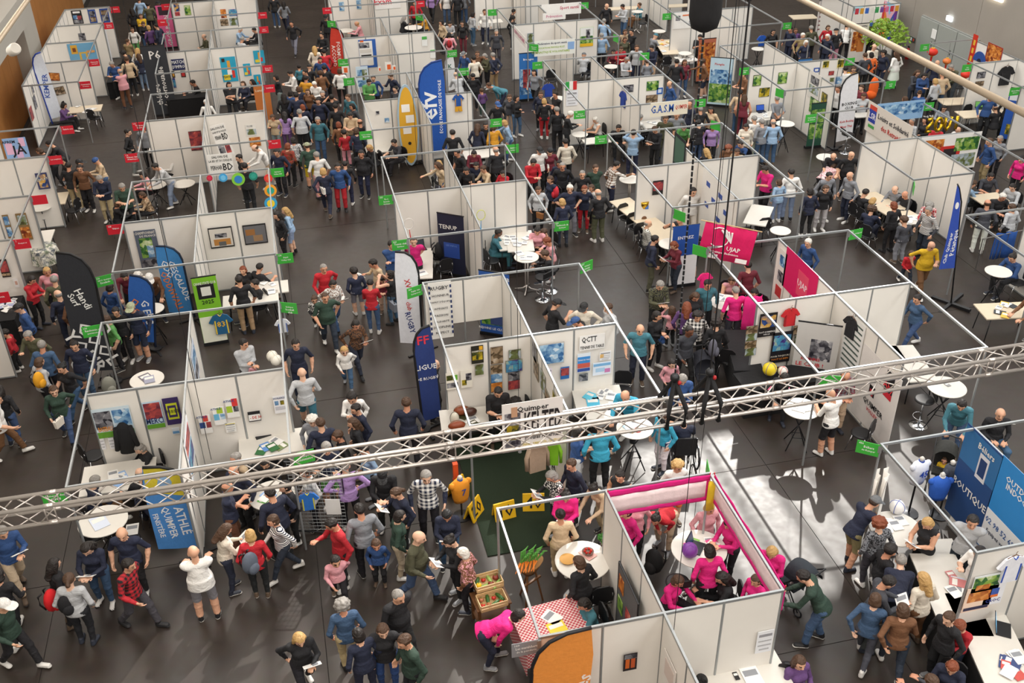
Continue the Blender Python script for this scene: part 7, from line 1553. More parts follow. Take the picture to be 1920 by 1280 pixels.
FAR = '''1.76 38.12 90 1 1.13 m st k k sd
-5.29 37.87 265 1 1.13 m st g k sd
-8.2 37.37 190 .994 1.19 m ln k k sd
2.47 38.36 200 1 1.18 f st dg k bd
8.68 37.44 300 1.024 1.15 f cc k je bd
10.25 37.25 200 1.011 1.16 m cr k~ k sd
.54 38.68 90 1 1.12 f st n k br
8.5 37.8 250 1 1.14 f st dg be bb
23.81 30.89 200 .989 1.15 m si w k fb
9.76 37.8 250 1 1.15 f st n k bb
18.23 34.44 90 1 1.11 m bk g~ dg cg
23.26 31.46 230 .976 1.17 f si r k bd
22.54 32.03 200 .989 1.15 m sl lg k cg
1.18 39.17 250 1 1.19 m st n k sd
17.14 35.06 60 1.024 1.15 f st dr! dr lb
1.7 39.29 100 1.011 1.11 m up k~ be sd
17.14 35.46 60 1 1.15 m st be je sd
2.39 39.38 220 .977 1.19 m st te k sb
23.18 32.17 200 .988 1.1 f sl k k ld
.36 39.87 80 1 1.2 m st n k sd
1.41 40.02 250 1 1.19 m st k k sg
-.13 40.22 80 1 1.14 f st k k ld
15.02 37.34 190 1 1.12 m st b n fb
23.04 33.36 100 .988 1.15 f st be k bb
21.73 34.25 250 1 1.19 f s1 lg k bb
-3.12 40.46 90 .964 1.14 f st w k kw
.12 40.62 60 .976 1.12 f st b k bd
.88 40.67 240 1 1.13 f st br k lb
7.86 40.08 100 .984 1.11 c st pu dgn sb
21.1 35.01 200 1 1.17 m st w~ k sb
.52 41.01 100 .988 1.14 f st n k bb
8.61 40.28 185 1.011 1.11 m bd te n sb
3.32 41.08 280 1 1.2 m sb gn n sd
22.05 34.89 200 .989 1.12 m st dr k sb
4.41 41.1 230 .989 1.17 m sl dg k sd
1.22 41.43 240 .989 1.1 m sb w k sw
24.7 33.33 240 .988 1.18 f si g k ld
7.03 40.91 100 .989 1.17 m ln lg k fg
7.65 40.93 260 .92 1.18 m st k k kk
3.59 41.5 250 .989 1.12 m st b k sd
26.33 32.28 100 1.011 1.13 m si k k fb
4.39 41.49 210 1 1.16 m s1 n k sb
26 32.51 250 1.023 1.17 m st b k sb
18.32 37.56 190 1.006 1.19 b sb br~ k fb
10.22 40.54 230 1.036 1.15 f wk g k ld
26.72 32.22 230 1 1.17 m st k k sd
.83 42.04 60 .989 1.17 m st mu k sd
-2.24 42.13 270 1 1.12 b cc k~ k ld
24.66 34.9 60 .988 1.12 f si b k nb
1.52 42.75 100 1.012 1.11 f st br dg yb
-.29 42.89 180 .988 1.15 f cr k g bd
16.19 39.8 60 1.023 1.18 m st k g sd
.39 42.97 190 1.011 1.11 m sb w k sd
2.31 42.92 80 1 1.19 f st w k bb
.96 43.03 200 .989 1.18 m st k k sd
25.35 34.97 100 .988 1.12 f st lg k by
1.72 43.24 100 .994 1.15 m st k~ k sd
22.49 37.05 60 1 1.15 m st w~ k sd
16.65 40.1 260 1.024 1.15 f st dr je lb
17.51 39.8 170 .989 1.15 m rc br n~ yb
8.09 42.76 100 1 1.14 m st cr k sd
1.08 43.57 70 .994 1.1 m st k k pk
14.41 41.24 280 .966 1.12 m sb lg k sg
-1.73 43.71 250 1 1.16 f sl n k lb
25.87 35.35 80 1 1.19 m st be je pg
25.27 35.8 260 1.024 1.19 f sb b dj bd
-1.35 43.86 200 1 1.12 f sl k~ k ld
-8.98 42.95 -10 .994 1.15 f si pu k bd
23.05 37.42 250 .988 1.17 f st mu k bb
9.01 43.03 120 1 1.15 m bk n kh sg
25.18 36.19 280 1.024 1.14 f s1 dg dj lb
15.49 41.4 80 1.148 1.18 c st g k sb
13.7 42.07 30 .988 1.11 f si k k bd
-3.64 44.29 190 1.011 1.18 m si k k sd
7.83 43.69 220 1 1.1 m st b#lb k pg
8.81 43.55 200 .988 1.12 f sb ol k bg
1.62 44.65 260 .994 1.11 m st b k sd
8.46 43.93 250 1 1.18 f st br k bb
15.32 42.41 250 1.023 1.15 m st lg~ n sb
16.04 42.27 220 1.023 1.13 m sb n be sd
.7 45.32 90 1.025 1.13 c st te k sd
13.17 43.4 60 .989 1.17 m si lg dj pg
14.76 42.94 260 1 1.16 f sb r*y k bb
26.59 36.94 250 1 1.13 m st n k fg
24.25 38.52 90 1 1.13 m st dg k sb
27.24 36.54 200 1 1.19 m ln ol dg sg
1.88 45.61 100 1 1.17 m st r k sd
-6.73 45.22 120 1 1.11 b cr p br fg
24.72 38.82 80 1 1.12 f st o k bd
14.79 44.04 250 .988 1.1 f si dr k bd
1.49 46.45 80 1.024 1.15 f st cr be ly
25.83 38.64 100 1.012 1.17 f td w w lb
25.4 38.99 200 1.012 1.17 f st n n yd
25.2 39.55 270 1.023 1.14 m cc cr k fb
15.4 44.34 270 .976 1.14 f st ol k bb
14.44 44.71 80 .989 1.2 m st lb k sg
18.63 43.23 250 1.029 1.13 b s1 k~ k sd
-7.15 46.56 250 1.011 1.19 m sb b k sg
-6.6 46.85 100 1.011 1.15 m st be k sb
22.91 41.42 270 1 1.14 f st n g bw
15.97 44.89 200 1.011 1.17 m cr k k sd
9.91 46.7 260 1.011 1.12 m st dg dg sg
-6.15 47.47 100 1.024 1.12 f st n lj lb
7.79 47.3 80 .964 1.19 f st p k bd
15.76 45.4 270 1 1.19 f st be ol bb
24.16 41.66 200 1.011 1.18 m st n n sw
23.17 42.25 260 1 1.2 m st kh k sw
17.2 45.5 10 1 1.18 m si g k pt
22.32 43.5 265 1 1.16 f st k~ k bd
-6.34 48.49 60 1.012 1.12 f st w je ly
-6.73 48.59 150 1 1.17 f ln k k yd
23.11 43.21 200 1.023 1.16 m st n n sd
24.97 42.36 90 1 1.1 m st k~ p pk
23.44 43.44 250 .988 1.11 f st pu k bb
24.06 43.03 90 1.011 1.18 m st ol k sg
15.25 47.01 60 1 1.17 m st lb be sg
8.76 49.06 240 1 1.11 f st k dr bd
25.05 43.41 260 1 1.13 f st r=w k bb
7.85 49.53 200 .988 1.17 f st be k bd
2.04 50.15 240 1 1.15 m sl k k sd
11.21 49 20 .966 1.15 m st k k sd
25.88 43.11 60 .989 1.16 m ln w~ k sd
-1.84 50.45 40 .994 1.16 m si lg k cg
8.27 49.97 270 1.23 1.16 c sb lg=g k sd
27.13 42.99 200 .977 1.17 m st k k hb
.72 51.13 250 1.011 1.1 m wk k g sd
9.48 50.41 20 1 1.18 f st lg je bd
11.47 50.1 0 1 1.1 m st k k sd
10.16 50.49 250 1.011 1.16 m st w n sb
-3.51 51.54 200 1 1.11 m sl ol k fg
2.41 51.7 250 1.011 1.15 m st k k pk
4.06 51.84 170 .989 1.18 m si p k fy
-.97 52.13 190 .994 1.14 m si k k sd
-7.1 51.9 60 .966 1.17 m sl kh br cb
17.14 49.5 200 1.011 1.15 m sb lg je sd
16.25 49.82 280 1.011 1.15 m st k k fg
-1.95 52.5 -20 .994 1.12 m si lb k sw
-5.63 52.39 150 .994 1.18 m st n dj sd
6.23 52.42 20 1 1.12 f si k k lg
7.45 52.38 170 1 1.14 f si mu k bb
-6.08 52.58 110 .988 1.11 f st pu k by
-6.91 53.06 265 .904 1.14 f st w gn~ bb
7.07 53.29 250 .994 1.11 m st r*k k sd
-6.43 53.59 280 1 1.12 f sb k je bb
5.97 53.71 100 1 1.15 m si dg k sg
18.54 51.21 190 1 1.11 m sl te br sb
9.42 54.15 100 .989 1.16 m st k k sd
9.81 54.46 80 1.011 1.19 m st g je sd
-6.65 55.01 270 .994 1.15 f cc y*gn k bb
8.94 54.7 260 1 1.16 m st w~ je sd
.47 55.46 80 1.012 1.1 f wk g n ld
8.26 55.45 250 1 1.11 f wk vi k bb
-7.16 56.19 90 1.012 1.17 f st k k ld
0 56.67 90 .994 1.11 m st k je sd
-6.4 56.83 90 .994 1.19 m st ol k sd
-5.91 57.35 260 .977 1.19 m st dg k hk
-6.95 58.18 80 .994 1.15 m st lb je sd
'''

BABIES = [
(-1.69,21.33,.72,480,.56,'p','baby in pink held by a person in a grey hoodie'),
(8.37,20.21,.72,480,.56,'b','baby in blue held by a person in black in the crowd'),
(12.66,14.53,.12,232,.72,'y','child in a yellow sweater sitting in the black stroller'),
(8.08,12.22,.12,110,.72,'w','baby lying in the dark stroller at the lower right'),
]

HAND = [
(-.85,11.87,1.1,280,'white sheet held by the person with blond hair holding a paper, black trousers'),
(1.55,13.68,1.13,200,'white sheet held by the person in black holding a white paper'),
(9.24,10.72,1.22,-20,'white sheet held by the person with glasses in grey and navy, dark grey trousers'),
(1.84,14.22,1.12,260,'white sheet held by the person with black fringe and white scarf, blue jeans'),
(4.13,14.21,1.12,250,'white sheet held by the person in a pink jacket at the booth front, black trousers'),
(-1.91,15.21,1.13,20,'white sheet held by the person in a cream jacket by the red one, dark jeans'),
(.74,15.36,1.19,200,'white sheet held by the person in navy with a phone below the truss, black trousers'),
(3.82,15.08,1.13,190,'white sheet held by the person in a flowery black blouse with a paper, dark jeans'),
(-4.74,14.9,1.14,260,'white sheet held by the person in a printed navy sweater and jeans, blue jeans'),
(10.26,12.02,1.12,200,'white sheet held by the person in a black dress with short blond hair'),
(-6.02,15.76,1.2,300,'white sheet held by the person in a blue jacket reading a leaflet, beige trousers'),
(3.68,17.78,1.22,270,'white sheet held by the person in black at the football photo wall'),
(7.75,17.24,1.22,260,'white sheet held by the person in a blue sweater above the truss, black trousers'),
(11.34,16.48,1.22,260,'white sheet held by the person in a maroon checked shirt below the truss, beige trousers'),
(14.17,14.75,1.21,250,'white sheet held by the person in a black jacket with a phone, blue jeans'),
(1.11,21.72,1.12,290,'white sheet held by the person in a camouflage jacket in the aisle, dark jeans'),
(9.57,20.84,1.13,270,'white sheet held by the person with long brown hair left of the teal coat, black'),
(8.84,21.52,1.21,270,'white sheet held by the person in a camouflage coat in the right aisle, black trousers'),
(.72,24,1.11,290,'white sheet held by the person in a white flowery blouse, blue jeans'),
(1.34,25.48,1.02,200,'white sheet held by the child in a beige hoodie with a flyer'),
(9.79,24.01,1.13,190,'white sheet held by the person in a burgundy padded jacket, dark jeans'),
(5.99,32.4,1.12,260,'white sheet held by the person in burgundy top, reading in the rowing booth'),
(12.4,32.47,1.21,220,'white sheet held by the person in a black track suit holding a paper'),
]

# ---------------------------------------------------------------- the crowd
COLOURS = {'k': '1b1b1f', 'w': 'e4e2de', 'n': '20263c', 'b': '2b4a7c', 'lb': '8fabc8', 'g': '7d8086', 'lg': 'b3b5b8', 'dg': '3f4148', 'r': 'b3202c', 'dr': '6c2230', 'p': 'd99aa2', 'hp': 'd81e7a', 'pu': '5e3f72', 'vi': '9d7fb4',
           'o': 'dd6a2e', 'y': 'd9b021', 'mu': 'c28a24', 'br': '6e4a30', 'be': 'c2ab8c', 'kh': '9a8560', 'gn': '5f9e56', 'dgn': '2c4237', 'ol': '4f4f3a', 'te': '3f7482', 'cy': '38a3c4', 'cr': 'd9d0c0', 'je': '3e5878', 'dj': '28303f', 'lj': '8097b0'}
HAIRC = {'d': '1c1512', 'k': '101012', 'b': '4a3322', 'g': '8b8782', 'w': 'd6d2ca', 'y': 'b8935c', 'r': '7a3c20', 'e': 'b8a88a', 't': '3f7482', 'p': 'c8a0a8'}
HATC = {'k': '17171a', 'g': '6a6d70', 'b': '2b4f86', 'e': '9aa082', 'w': 'dcdad6', 't': '3f7482', 'd': '2a2420', 'y': 'c8a860', 'r': '7a2a2a'}
HAIR = {'s': 'short', 'c': 'crop', 'f': 'fringe', 'u': 'full', 'b': 'bob', 'l': 'long', 'n': 'bun', 't': 'tail', 'y': 'curly', 'p': 'cap', 'h': 'hat', 'k': 'knit'}
SKINS = ['d9a88a', 'cf9a7c', 'c98f72', 'dcb095', 'd2a083']
M_PEOPLE = [object_colour('skin', 'skin_colour', .55, bump=0), object_colour('upper_garment', 'top_colour', .85, True), object_colour('sleeve', 'sleeve_colour', .85, True), object_colour('forearm', 'forearm_colour', .75),
            object_colour('trousers', 'trouser_colour', .85), object_colour('lower_leg', 'lower_leg_colour', .8), object_colour('shoe', 'shoe_colour', .6, bump=0), mat('eye', '2a1d18', .4), object_colour('lip', 'lip_colour', .5, bump=0), object_colour('sole', 'sole_colour', .7, bump=0)]
M_HAIR = object_colour('hair', 'hair_colour', .6, bump=.9)
def rgb(h): return list(lin(h)[:3])
def dress_up(top, legs, hair, i):
    """colour of every body zone from the short clothing codes"""
    rnd = random.Random(i * 13 + 5)
    skin = rgb('6f4630') if hair.endswith('+') else rgb(rnd.choice(SKINS)); hair = hair.rstrip('+')
    pat, second = 0, 'k'
    for ch_, k in (('#', 1), ('=', 2), ('*', 3)):
        if ch_ in top: top, second = top.split(ch_); pat = k
    bare = '!' in top or '!' in second; short = '~' in top or '~' in second; top = top.strip('~!'); second = second.strip('~!'); shorts = '~' in legs; legs = legs.strip('~')
    v = rnd.uniform(.82, 1.15); tc = [min(1, c * v) for c in rgb(COLOURS[top])]; lc = [min(1, c * rnd.uniform(.9, 1.1)) for c in rgb(COLOURS[legs])]
    shoe = rgb(rnd.choice(['e2e0dc', 'd8d6d2', '1c1c1f', '1c1c1f', '5a4a3c', '8a8c90', '2a2f3c']))
    z = {'skin_colour': skin, 'top_colour': tc, 'sleeve_colour': skin if bare else tc, 'forearm_colour': skin if (bare or short) else tc, 'trouser_colour': lc, 'lower_leg_colour': skin if shorts else lc, 'shoe_colour': shoe,
         'lip_colour': [skin[0] * .72, skin[1] * .42, skin[2] * .42], 'sole_colour': rgb('dcdad4') if rnd.random() < .6 else rgb('2a2a2c')}
    return z, tc, pat, rgb(COLOURS[second]), hair
def rows(t): return [[float(v) for v in q[:5]] + q[5:] + l for q, l in ((a.split('|')[0].split(), a.split('|')[1:]) for a in t.strip().split('\n'))]
_FIG, _HM = {}, {}
def fig(sh, po, vox=.0118):
    k = (sh, po, vox)
    if k not in _FIG:
        V, F, Z, HM, hc, hs = figure(sh, po, vox); M = Matrix.Identity(4)
        for a in range(3):
            for b in range(3): M[a][b] = float(HM[a][b] * hs)
            M[a][3] = float(hc[a])
        _FIG[k] = (mesh_np('person', V, F, Z, M_PEOPLE) if vox < .02 else (V, F, Z), M)
    return _FIG[k]
def hairdo(kind, vox=.0095):
    k = (kind, vox)
    if k not in _HM:
        g, cut = hair_mesh(kind); V, F, Z = surface(g, vox, cut=cut); _HM[k] = mesh_np('hair', V, F, Z, [M_HAIR]) if vox < .015 else (V, F)
    return _HM[k]
for x, y, face, s, bulk, sh, po, top, legs, hair, lab in rows(PEOPLE):                 # a seat under everyone who sits
    if po in ('si', 'sl', 'so') and 'wheelchair' not in lab and not any(math.hypot(x - c[0], y - c[1]) < .42 for c in CHAIRS):
        chair(x - .02 * math.cos(math.radians(face)), y - .02 * math.sin(math.radians(face)), face, ' '.join(('black seat under the ' + lab).split()[:16]), 's' if po == 'so' else 'c')
PARTNAME = {'cap': 'cap', 'hat': 'hat', 'knit': 'knitted_hat'}
for i, (x, y, face, s, bulk, sh, po, top, legs, hair, lab) in enumerate(rows(PEOPLE)):
    me, HMx = fig(sh, po); z, tc, pat, sec, hair = dress_up(top, legs, hair, i)
    o = tag(put('person', me, None, (x, y, 0), math.radians(face), sc=(s * bulk, s * bulk, s)), lab, 'person', 'visitors and exhibitors')
    for k, c in z.items(): o[k] = c
    for p in ('top_colour', 'sleeve_colour'): o[p + '_second'] = sec if (p == 'top_colour' or z['sleeve_colour'] == tc) else z['sleeve_colour']; o[p + '_pattern'] = float(pat)
    if hair[0] != '0':
        kd = HAIR[hair[0]]; hc = HATC[hair[1]] if hair[0] in 'phk' else HAIRC[hair[1]]
        h = put(PARTNAME.get(kd, 'hair'), hairdo(kd), o); h.matrix_local = HMx; h['hair_colour'] = rgb(hc)
        if hair[0] in 'p':
            h2 = put('hair', hairdo('fringe'), o); h2.matrix_local = HMx; h2['hair_colour'] = rgb('3a2a20')
for i, (x, y, z0, face, s, top, lab) in enumerate(BABIES):     # small children held in arms or strapped in strollers
    me, HMx = fig('c', 'sl'); z, tc, pat, sec, hr = dress_up(top, 'dg', 'sb', i + 500)
    o = tag(put('person', me, None, (x, y, z0), math.radians(face), sc=s), lab, 'person', 'small children carried or wheeled')
    for k, c in z.items(): o[k] = c
    for p in ('top_colour', 'sleeve_colour'): o[p + '_second'] = sec; o[p + '_pattern'] = 0.
    h = put('hair', hairdo('crop'), o); h.matrix_local = HMx; h['hair_colour'] = rgb(HAIRC['b'])
HSH = MB().box(0, 0, 0, .22, .30, .006).box(0, .05, .004, .17, .1, .002, 1).mesh('held_sheet', [M_PAPER, paint('8d9096')])
for x, y, z, face, lab in HAND: tag(put('held_sheet', HSH, None, (x, y, z), rot=(0, -.6, math.radians(face))), lab, 'paper', 'papers in hands')
# the farthest figures, too many to handle one by one, joined into one crowd
VV, FF, CC, base = [], [], [], 0
for i, (x, y, face, s, bulk, sh, po, top, legs, hair) in enumerate(rows(FAR)):
    (V, F, Z), HMx = fig(sh, po, .025); z, tc, pat, sec, hair = dress_up(top, legs, hair, i + 900)
    names = ['skin_colour', 'top_colour', 'sleeve_colour', 'forearm_colour', 'trouser_colour', 'lower_leg_colour', 'shoe_colour', None, 'lip_colour', 'sole_colour']
    cols = np.array([z[n] if n else [.03, .02, .02] for n in names]); vc = np.zeros((len(V), 3)); vc[F.ravel()] = np.repeat(cols[Z], 4, 0)
    parts = [(V, F, vc)]
    if hair[0] != '0':
        HV, HF = hairdo(HAIR[hair[0]], .02); H4 = np.array(HMx); HV = HV @ H4[:3, :3].T + H4[:3, 3]
        parts.append((HV, HF, np.tile(rgb(HATC[hair[1]] if hair[0] in 'phk' else HAIRC[hair[1]]), (len(HV), 1))))
    Rz = _rot('z', face)
    for V_, F_, C_ in parts:
        VV.append((V_ * np.array([s * bulk, s * bulk, s])) @ Rz.T + np.array([x, y, 0])); FF.append(F_ + base); CC.append(C_); base += len(V_)
if VV:
    m = bpy.data.materials.new('crowd_clothing'); m.use_nodes = True; at_ = m.node_tree.nodes.new('ShaderNodeAttribute'); at_.attribute_name = 'clothing'; m.node_tree.links.new(at_.outputs['Color'], m.node_tree.nodes['Principled BSDF'].inputs['Base Color']); m.node_tree.nodes['Principled BSDF'].inputs['Roughness'].default_value = .8
    V = np.concatenate(VV); F = np.concatenate(FF); C = np.concatenate(CC)
    me = mesh_np('crowd', V, F, np.zeros(len(F)), [m]); ca = me.color_attributes.new('clothing', 'FLOAT_COLOR', 'POINT'); ca.data.foreach_set('color', np.concatenate([C, np.ones((len(C), 1))], 1).astype(np.float32).ravel())
    o = put('crowd', me); o['kind'] = 'stuff'; o['label'] = 'dense crowd of visitors among the farthest booths'; o['category'] = 'crowd'

# ---------------------------------------------------------------- hoists, slings, cables, pipes above the booths
def disc(n, x, y, z, r, m, par, t=.012): return MB().lathe([(r, 0), (r, t)], 24).obj(n, m, par, (x, y, z))
for hx, lab in ((4.79, 'black lifting sling and chain with red hook holding the truss, left one'), (5.32, 'black lifting sling with steel cable holding the truss, right one')):
    t = thing('truss_sling', lab, 'sling', (hx, 11.02, 5.87), 0, 'truss slings')
    for dx in (-.13, .13):
        MB().tube([(dx, -.17, -.17), (dx, -.19, .15), (0, 0, .55), (dx, .19, .15), (dx, .17, -.17), (dx, -.17, -.17)], .035, 8).obj('sling_strap', M_BLKCLOTH, t, smooth=True)
    MB().ball((0, 0, .58), .07, 10).obj('hook', M_STEEL, t, smooth=True); MB().ball((.06, -.03, .50), .035, 8).obj('shackle', paint('a81c20'), t, smooth=True)
    if 'left' in lab:
        ln = MB().tube([(0, 0, .02), (0, 0, .08)], .014, 6).mesh('chain_link', M_STEEL)
        for k in range(int((11.29 - 6.5) / .082)): put('chain_link', ln, t, (0, 0, .64 + k * .082), k * 1.57)
    else: MB().tube([(0, 0, .6), (0, 0, 11)], .012, 6).obj('cable', M_BLACK, t)
hb = thing('chain_hoist_bag', 'large black chain hoist bag hanging at the top of the picture', 'hoist bag', (4.79, 11.02, 11.29))
MB().lathe([(.05, -.02), (.155, .03), (.19, .16), (.19, .75), (.17, .8)], 20, sc=(1, .8)).obj('bag', M_BLKCLOTH, hb, smooth=True); MB().box(0, 0, 1.0, .3, .26, .4).obj('hoist_motor', M_BLACK, hb); MB().tube([(0, 0, 1.2), (0, 0, 6.1)], .01, 6).obj('chain', M_STEEL, hb)
hb = thing('chain_hoist_bag', 'second black hoist bag cut by the top edge right of the large one', 'hoist bag', (7.10, 14.72, 10.7))
MB().lathe([(.03, -.1), (.1, .03), (.16, .2), (.17, .7)], 20).obj('bag', M_BLKCLOTH, hb, smooth=True); MB().box(0, 0, .9, .26, .26, .4).obj('hoist_motor', M_BLACK, hb); MB().tube([(0, 0, 1.1), (0, 0, 6.3)], .01, 6).obj('chain', M_STEEL, hb); MB().tube([(0, 0, -.1), (0, 0, -5.2)], .012, 6).obj('cable', M_BLACK, hb)
for (cx, cy), z0, lab in (((8.72, 18.52), 3.2, 'black cable hanging beside the pink badminton flag'), ((12.28, 25.70), 4.0, 'black cable hanging between aquarium booths'), ((6.59, 13.67), .4, 'long black cable reaching down over the pink booth'), ((4.75, 10.16), .6, 'thin black cable in front of the pink banner'), ((3.83, 16.69), 2.2, 'thin black cable in front of the white tennis wall'), ((3.51, 28.24), 3, 'thin dark cable in front of the archery wall'), ((4.37, 24.28), 3, 'thin dark cable beside the triathlon suit'), ((-3.22, 24.09), 4, 'thin dark cable in front of the comics fair wall'), ((-2.31, 16.01), 2.5, 'thin dark cable before the climbing booth'), ((12.44, 20.83), 4, 'thin dark cable before the aquarium booth posts')):
    tag(MB().tube([(0, 0, z0 - 5), (.01, 0, 3), (0, 0, 12)], .006, 6).obj('hanging_cable', M_BLACK, None, (cx, cy, 5)), lab, 'cable', 'hanging cables')
t = thing('suspended_pipe', 'long beige pipe crossing the upper right corner', 'pipe', (4.05, 6, 12.5)); MB().tube([(0, -7, 0), (0, 28, 0)], .022, 12).obj('pipe', mat('beige_pipe', 'a99a86', .45, .3), t, smooth=True)
for k in range(5): MB().tube([(0, -6 + k * 8, 0), (0, -6 + k * 8, 4.5)], .006, 6).obj('hanger_wire', M_STEEL, t)
t = thing('suspended_pipe', 'beige pipe with a white spotlight at the top left corner', 'pipe', (-1.98, 6, 12.5)); MB().tube([(0, -7, 0), (0, 28, 0)], .020, 12).obj('pipe', mat('beige_pipe', 'a99a86', .45, .3), t, smooth=True)
for k in range(5): MB().tube([(0, -6 + k * 8, 0), (0, -6 + k * 8, 4.5)], .006, 6).obj('hanger_wire', M_STEEL, t)
sp = MB().lathe([(.05, -.13), (.075, -.1), (.08, .1), (.06, .13)], 16).obj('spotlight', M_WHITE, t, (.02, 2.3, -.14), smooth=True); sp.rotation_euler = (1.2, 0, .5); sp.scale = (.55,) * 3
# ---------------------------------------------------------------- banners and cloths with their own shape
def wavy(w, h, nx, amp, m, name, parent, nz=3, sag=0.):
    b = MB(); n = nx + 1
    for s_ in (-.004, .004):
        for j in range(nz + 1):
            for i in range(n): b.v.append(((i / nx - .5) * w, s_ + amp * math.sin(i * 1.7 + j * .6) * (1 - .5 * j / nz), -h * j / nz - sag * math.sin(math.pi * i / nx)))
    k0 = n * (nz + 1)
    for j in range(nz):
        for i in range(nx):
            a = j * n + i; b.f.append((a, a + n, a + n + 1, a + 1)); b.m.append(0); b.f.append((k0 + a, k0 + a + 1, k0 + a + n + 1, k0 + a + n)); b.m.append(0)
    for i in range(nx): b.f.append((i, i + 1, k0 + i + 1, k0 + i)); q = nz * n + i; b.f.append((q + 1, q, k0 + q, k0 + q + 1)); b.m += [0, 0]
    return b.obj(name, m, parent, smooth=True)
PINK, PALE = cloth('d6187c'), cloth('ead6d8')
for loc, rz, w, lab in (((5.65, 13.29, 2.5), 0, 1.96, 'white banner with magenta edges across the gymnastics booth front'), ((6.72, 11.85, 2.48), math.pi / 2, 2.9, 'long white banner with magenta edges slanting down the booth side')):
    t = thing('edged_banner', lab, 'banner', loc, rz)
    for nm, z, h, m in (('upper_edge', 0, .13, PINK), ('middle_cloth', -.13, .38, PALE), ('lower_edge', -.51, .10, PINK)): o = wavy(w, h, 14, .012, m, nm, t); o.location.z = z
    for q in (-1, 1): MB().tube([(q * w / 2, 0, 0), (q * w / 2, 0, .04)], .012, 6).obj('tie', paint('c8202c'), t)
    for q in (-1, 1): MB().box(q * (w / 2 - .03), 0, -.32, .06, .03, .4).obj('side_edge', PINK, t)
t = thing('badminton_flag', 'hot pink flag reading UJAP with a white shuttlecock on a wooden pole', 'flag', (10.70, 21.80, 3.05), math.radians(-24)); t.rotation_euler = (0, math.radians(8), math.radians(-24))
MB().tube([(-.8, 0, .02), (.78, 0, .02)], .014, 8).obj('pole', M_WOOD, t); wavy(1.35, 1.0, 12, .03, cloth('d4125e'), 'cloth', t)
lettering('UJAP', M_LETW, t, .18, -.62, .16, -.05); lettering('Quimper Badminton', M_LETW, t, 0, -.76, .08, -.05); MB().box(-.35, -.045, -.9, .36, .01, .12).box(.45, -.045, -.9, .3, .01, .12).obj('sponsor_patch', M_LETW, t)
MB().tube([(-.25 + .26 * math.cos(a * .45), -.05, -.34 + .28 * math.sin(a * .45)) for a in range(-5, 6)], .014, 6).obj('shuttle_ring', M_LETW, t)
for k in range(4): MB().tube([(.08, -.05, -.45), (-.22 + k * .09, -.05, -.12 - .01 * k)], [.012, .03], 6).obj('shuttle_feather', M_LETW, t)
t = thing('petanque_flag', 'tall blue flag with white club letters on a black cross stand', 'flag', (17.42, 21.33, 0), math.radians(10)); t.rotation_euler = (0, math.radians(-9), math.radians(10))
for a in (.3, .3 + math.pi / 2): MB().box(0, 0, .05, 1.15, .09, .09, rz=a).obj('foot', M_BLACK, t)
MB().tube([(0, 0, 0), (0, 0, 2.2), (-.02, 0, 3.3), (-.14, 0, 3.75), (-.22, 0, 3.9)], .02, 8).obj('mast', M_BLACK, t, smooth=True)
MB().prism([(-.02, 1.25), (-.03, 2.4), (-.06, 3.3), (-.14, 3.72), (-.22, 3.86), (-.30, 3.0), (-.42, 2.1), (-.56, 1.42)], .012).obj('fabric', cloth('2f4fb0'), t)
lettering('Pétanque', M_LETW, t, -.14, 2.1, .2, -.014, None, math.radians(-84)); lettering('Club Quimper', M_LETW, t, -.33, 2.0, .15, -.014, None, math.radians(-80)); MB().lathe([(.1, -.006), (.1, .006)], 20, sc=(.6, 1)).obj('crest', M_LETW, t, (-.17, -.012, 3.25)).rotation_euler = (math.pi / 2, 0, 0)
t = thing('paddle_board', 'yellow paddle board with patterned blue rim leaning on the wall', 'paddle board', (4.18, 35.99, 0)); t.rotation_euler = (math.radians(-5), 0, 0); t.location.y = 35.45
ol = [(.38 * math.sin(a * math.pi / 12) * (1 if a < 12 else 1), 1.55 + 1.5 * -math.cos(a * math.pi / 12)) for a in range(24)]
MB().prism([(x, z) for x, z in ol], .09).obj('rim', paint('9db4c4'), t); MB().prism([(x * .84, 1.55 + (z - 1.55) * .94) for x, z in ol], .1).obj('deck', paint('d9a52c'), t)
for zz in (2.2, 1.8, 1.4): MB().box(-.05 if zz != 1.8 else .08, -.055, zz, .3, .006, .28).obj('notice_sheet', M_PAPER, t)
MB().lathe([(.06, 0), (.06, .01)], 12).obj('fin_plug', M_BLACK, t, (0, -.055, .9)).rotation_euler = (math.pi / 2, 0, 0)
t = thing('trophy', 'gold cup trophy with blue ribbon on a dark base', 'trophy', (10.44, 27.53, .74))
MB().lathe([(.13, 0), (.12, .06), (.09, .1)], 16).obj('base', M_DKWOOD, t); MB().lathe([(.04, .1), (.02, .16), (.05, .2), (.02, .26), (.1, .34), (.15, .45), (.16, .58)], 20).obj('cup', mat('gold', 'c8a23a', .25, 1), t, smooth=True); MB().box(.06, -.12, .4, .1, .02, .12).obj('ribbon', paint('4a7ac8'), t)
for q in (-1, 1): MB().tube([(q * .14, 0, .55), (q * .22, 0, .5), (q * .2, 0, .4), (q * .1, 0, .36)], .012, 6).obj('handle', mat('gold', 'c8a23a', .25, 1), t, smooth=True)
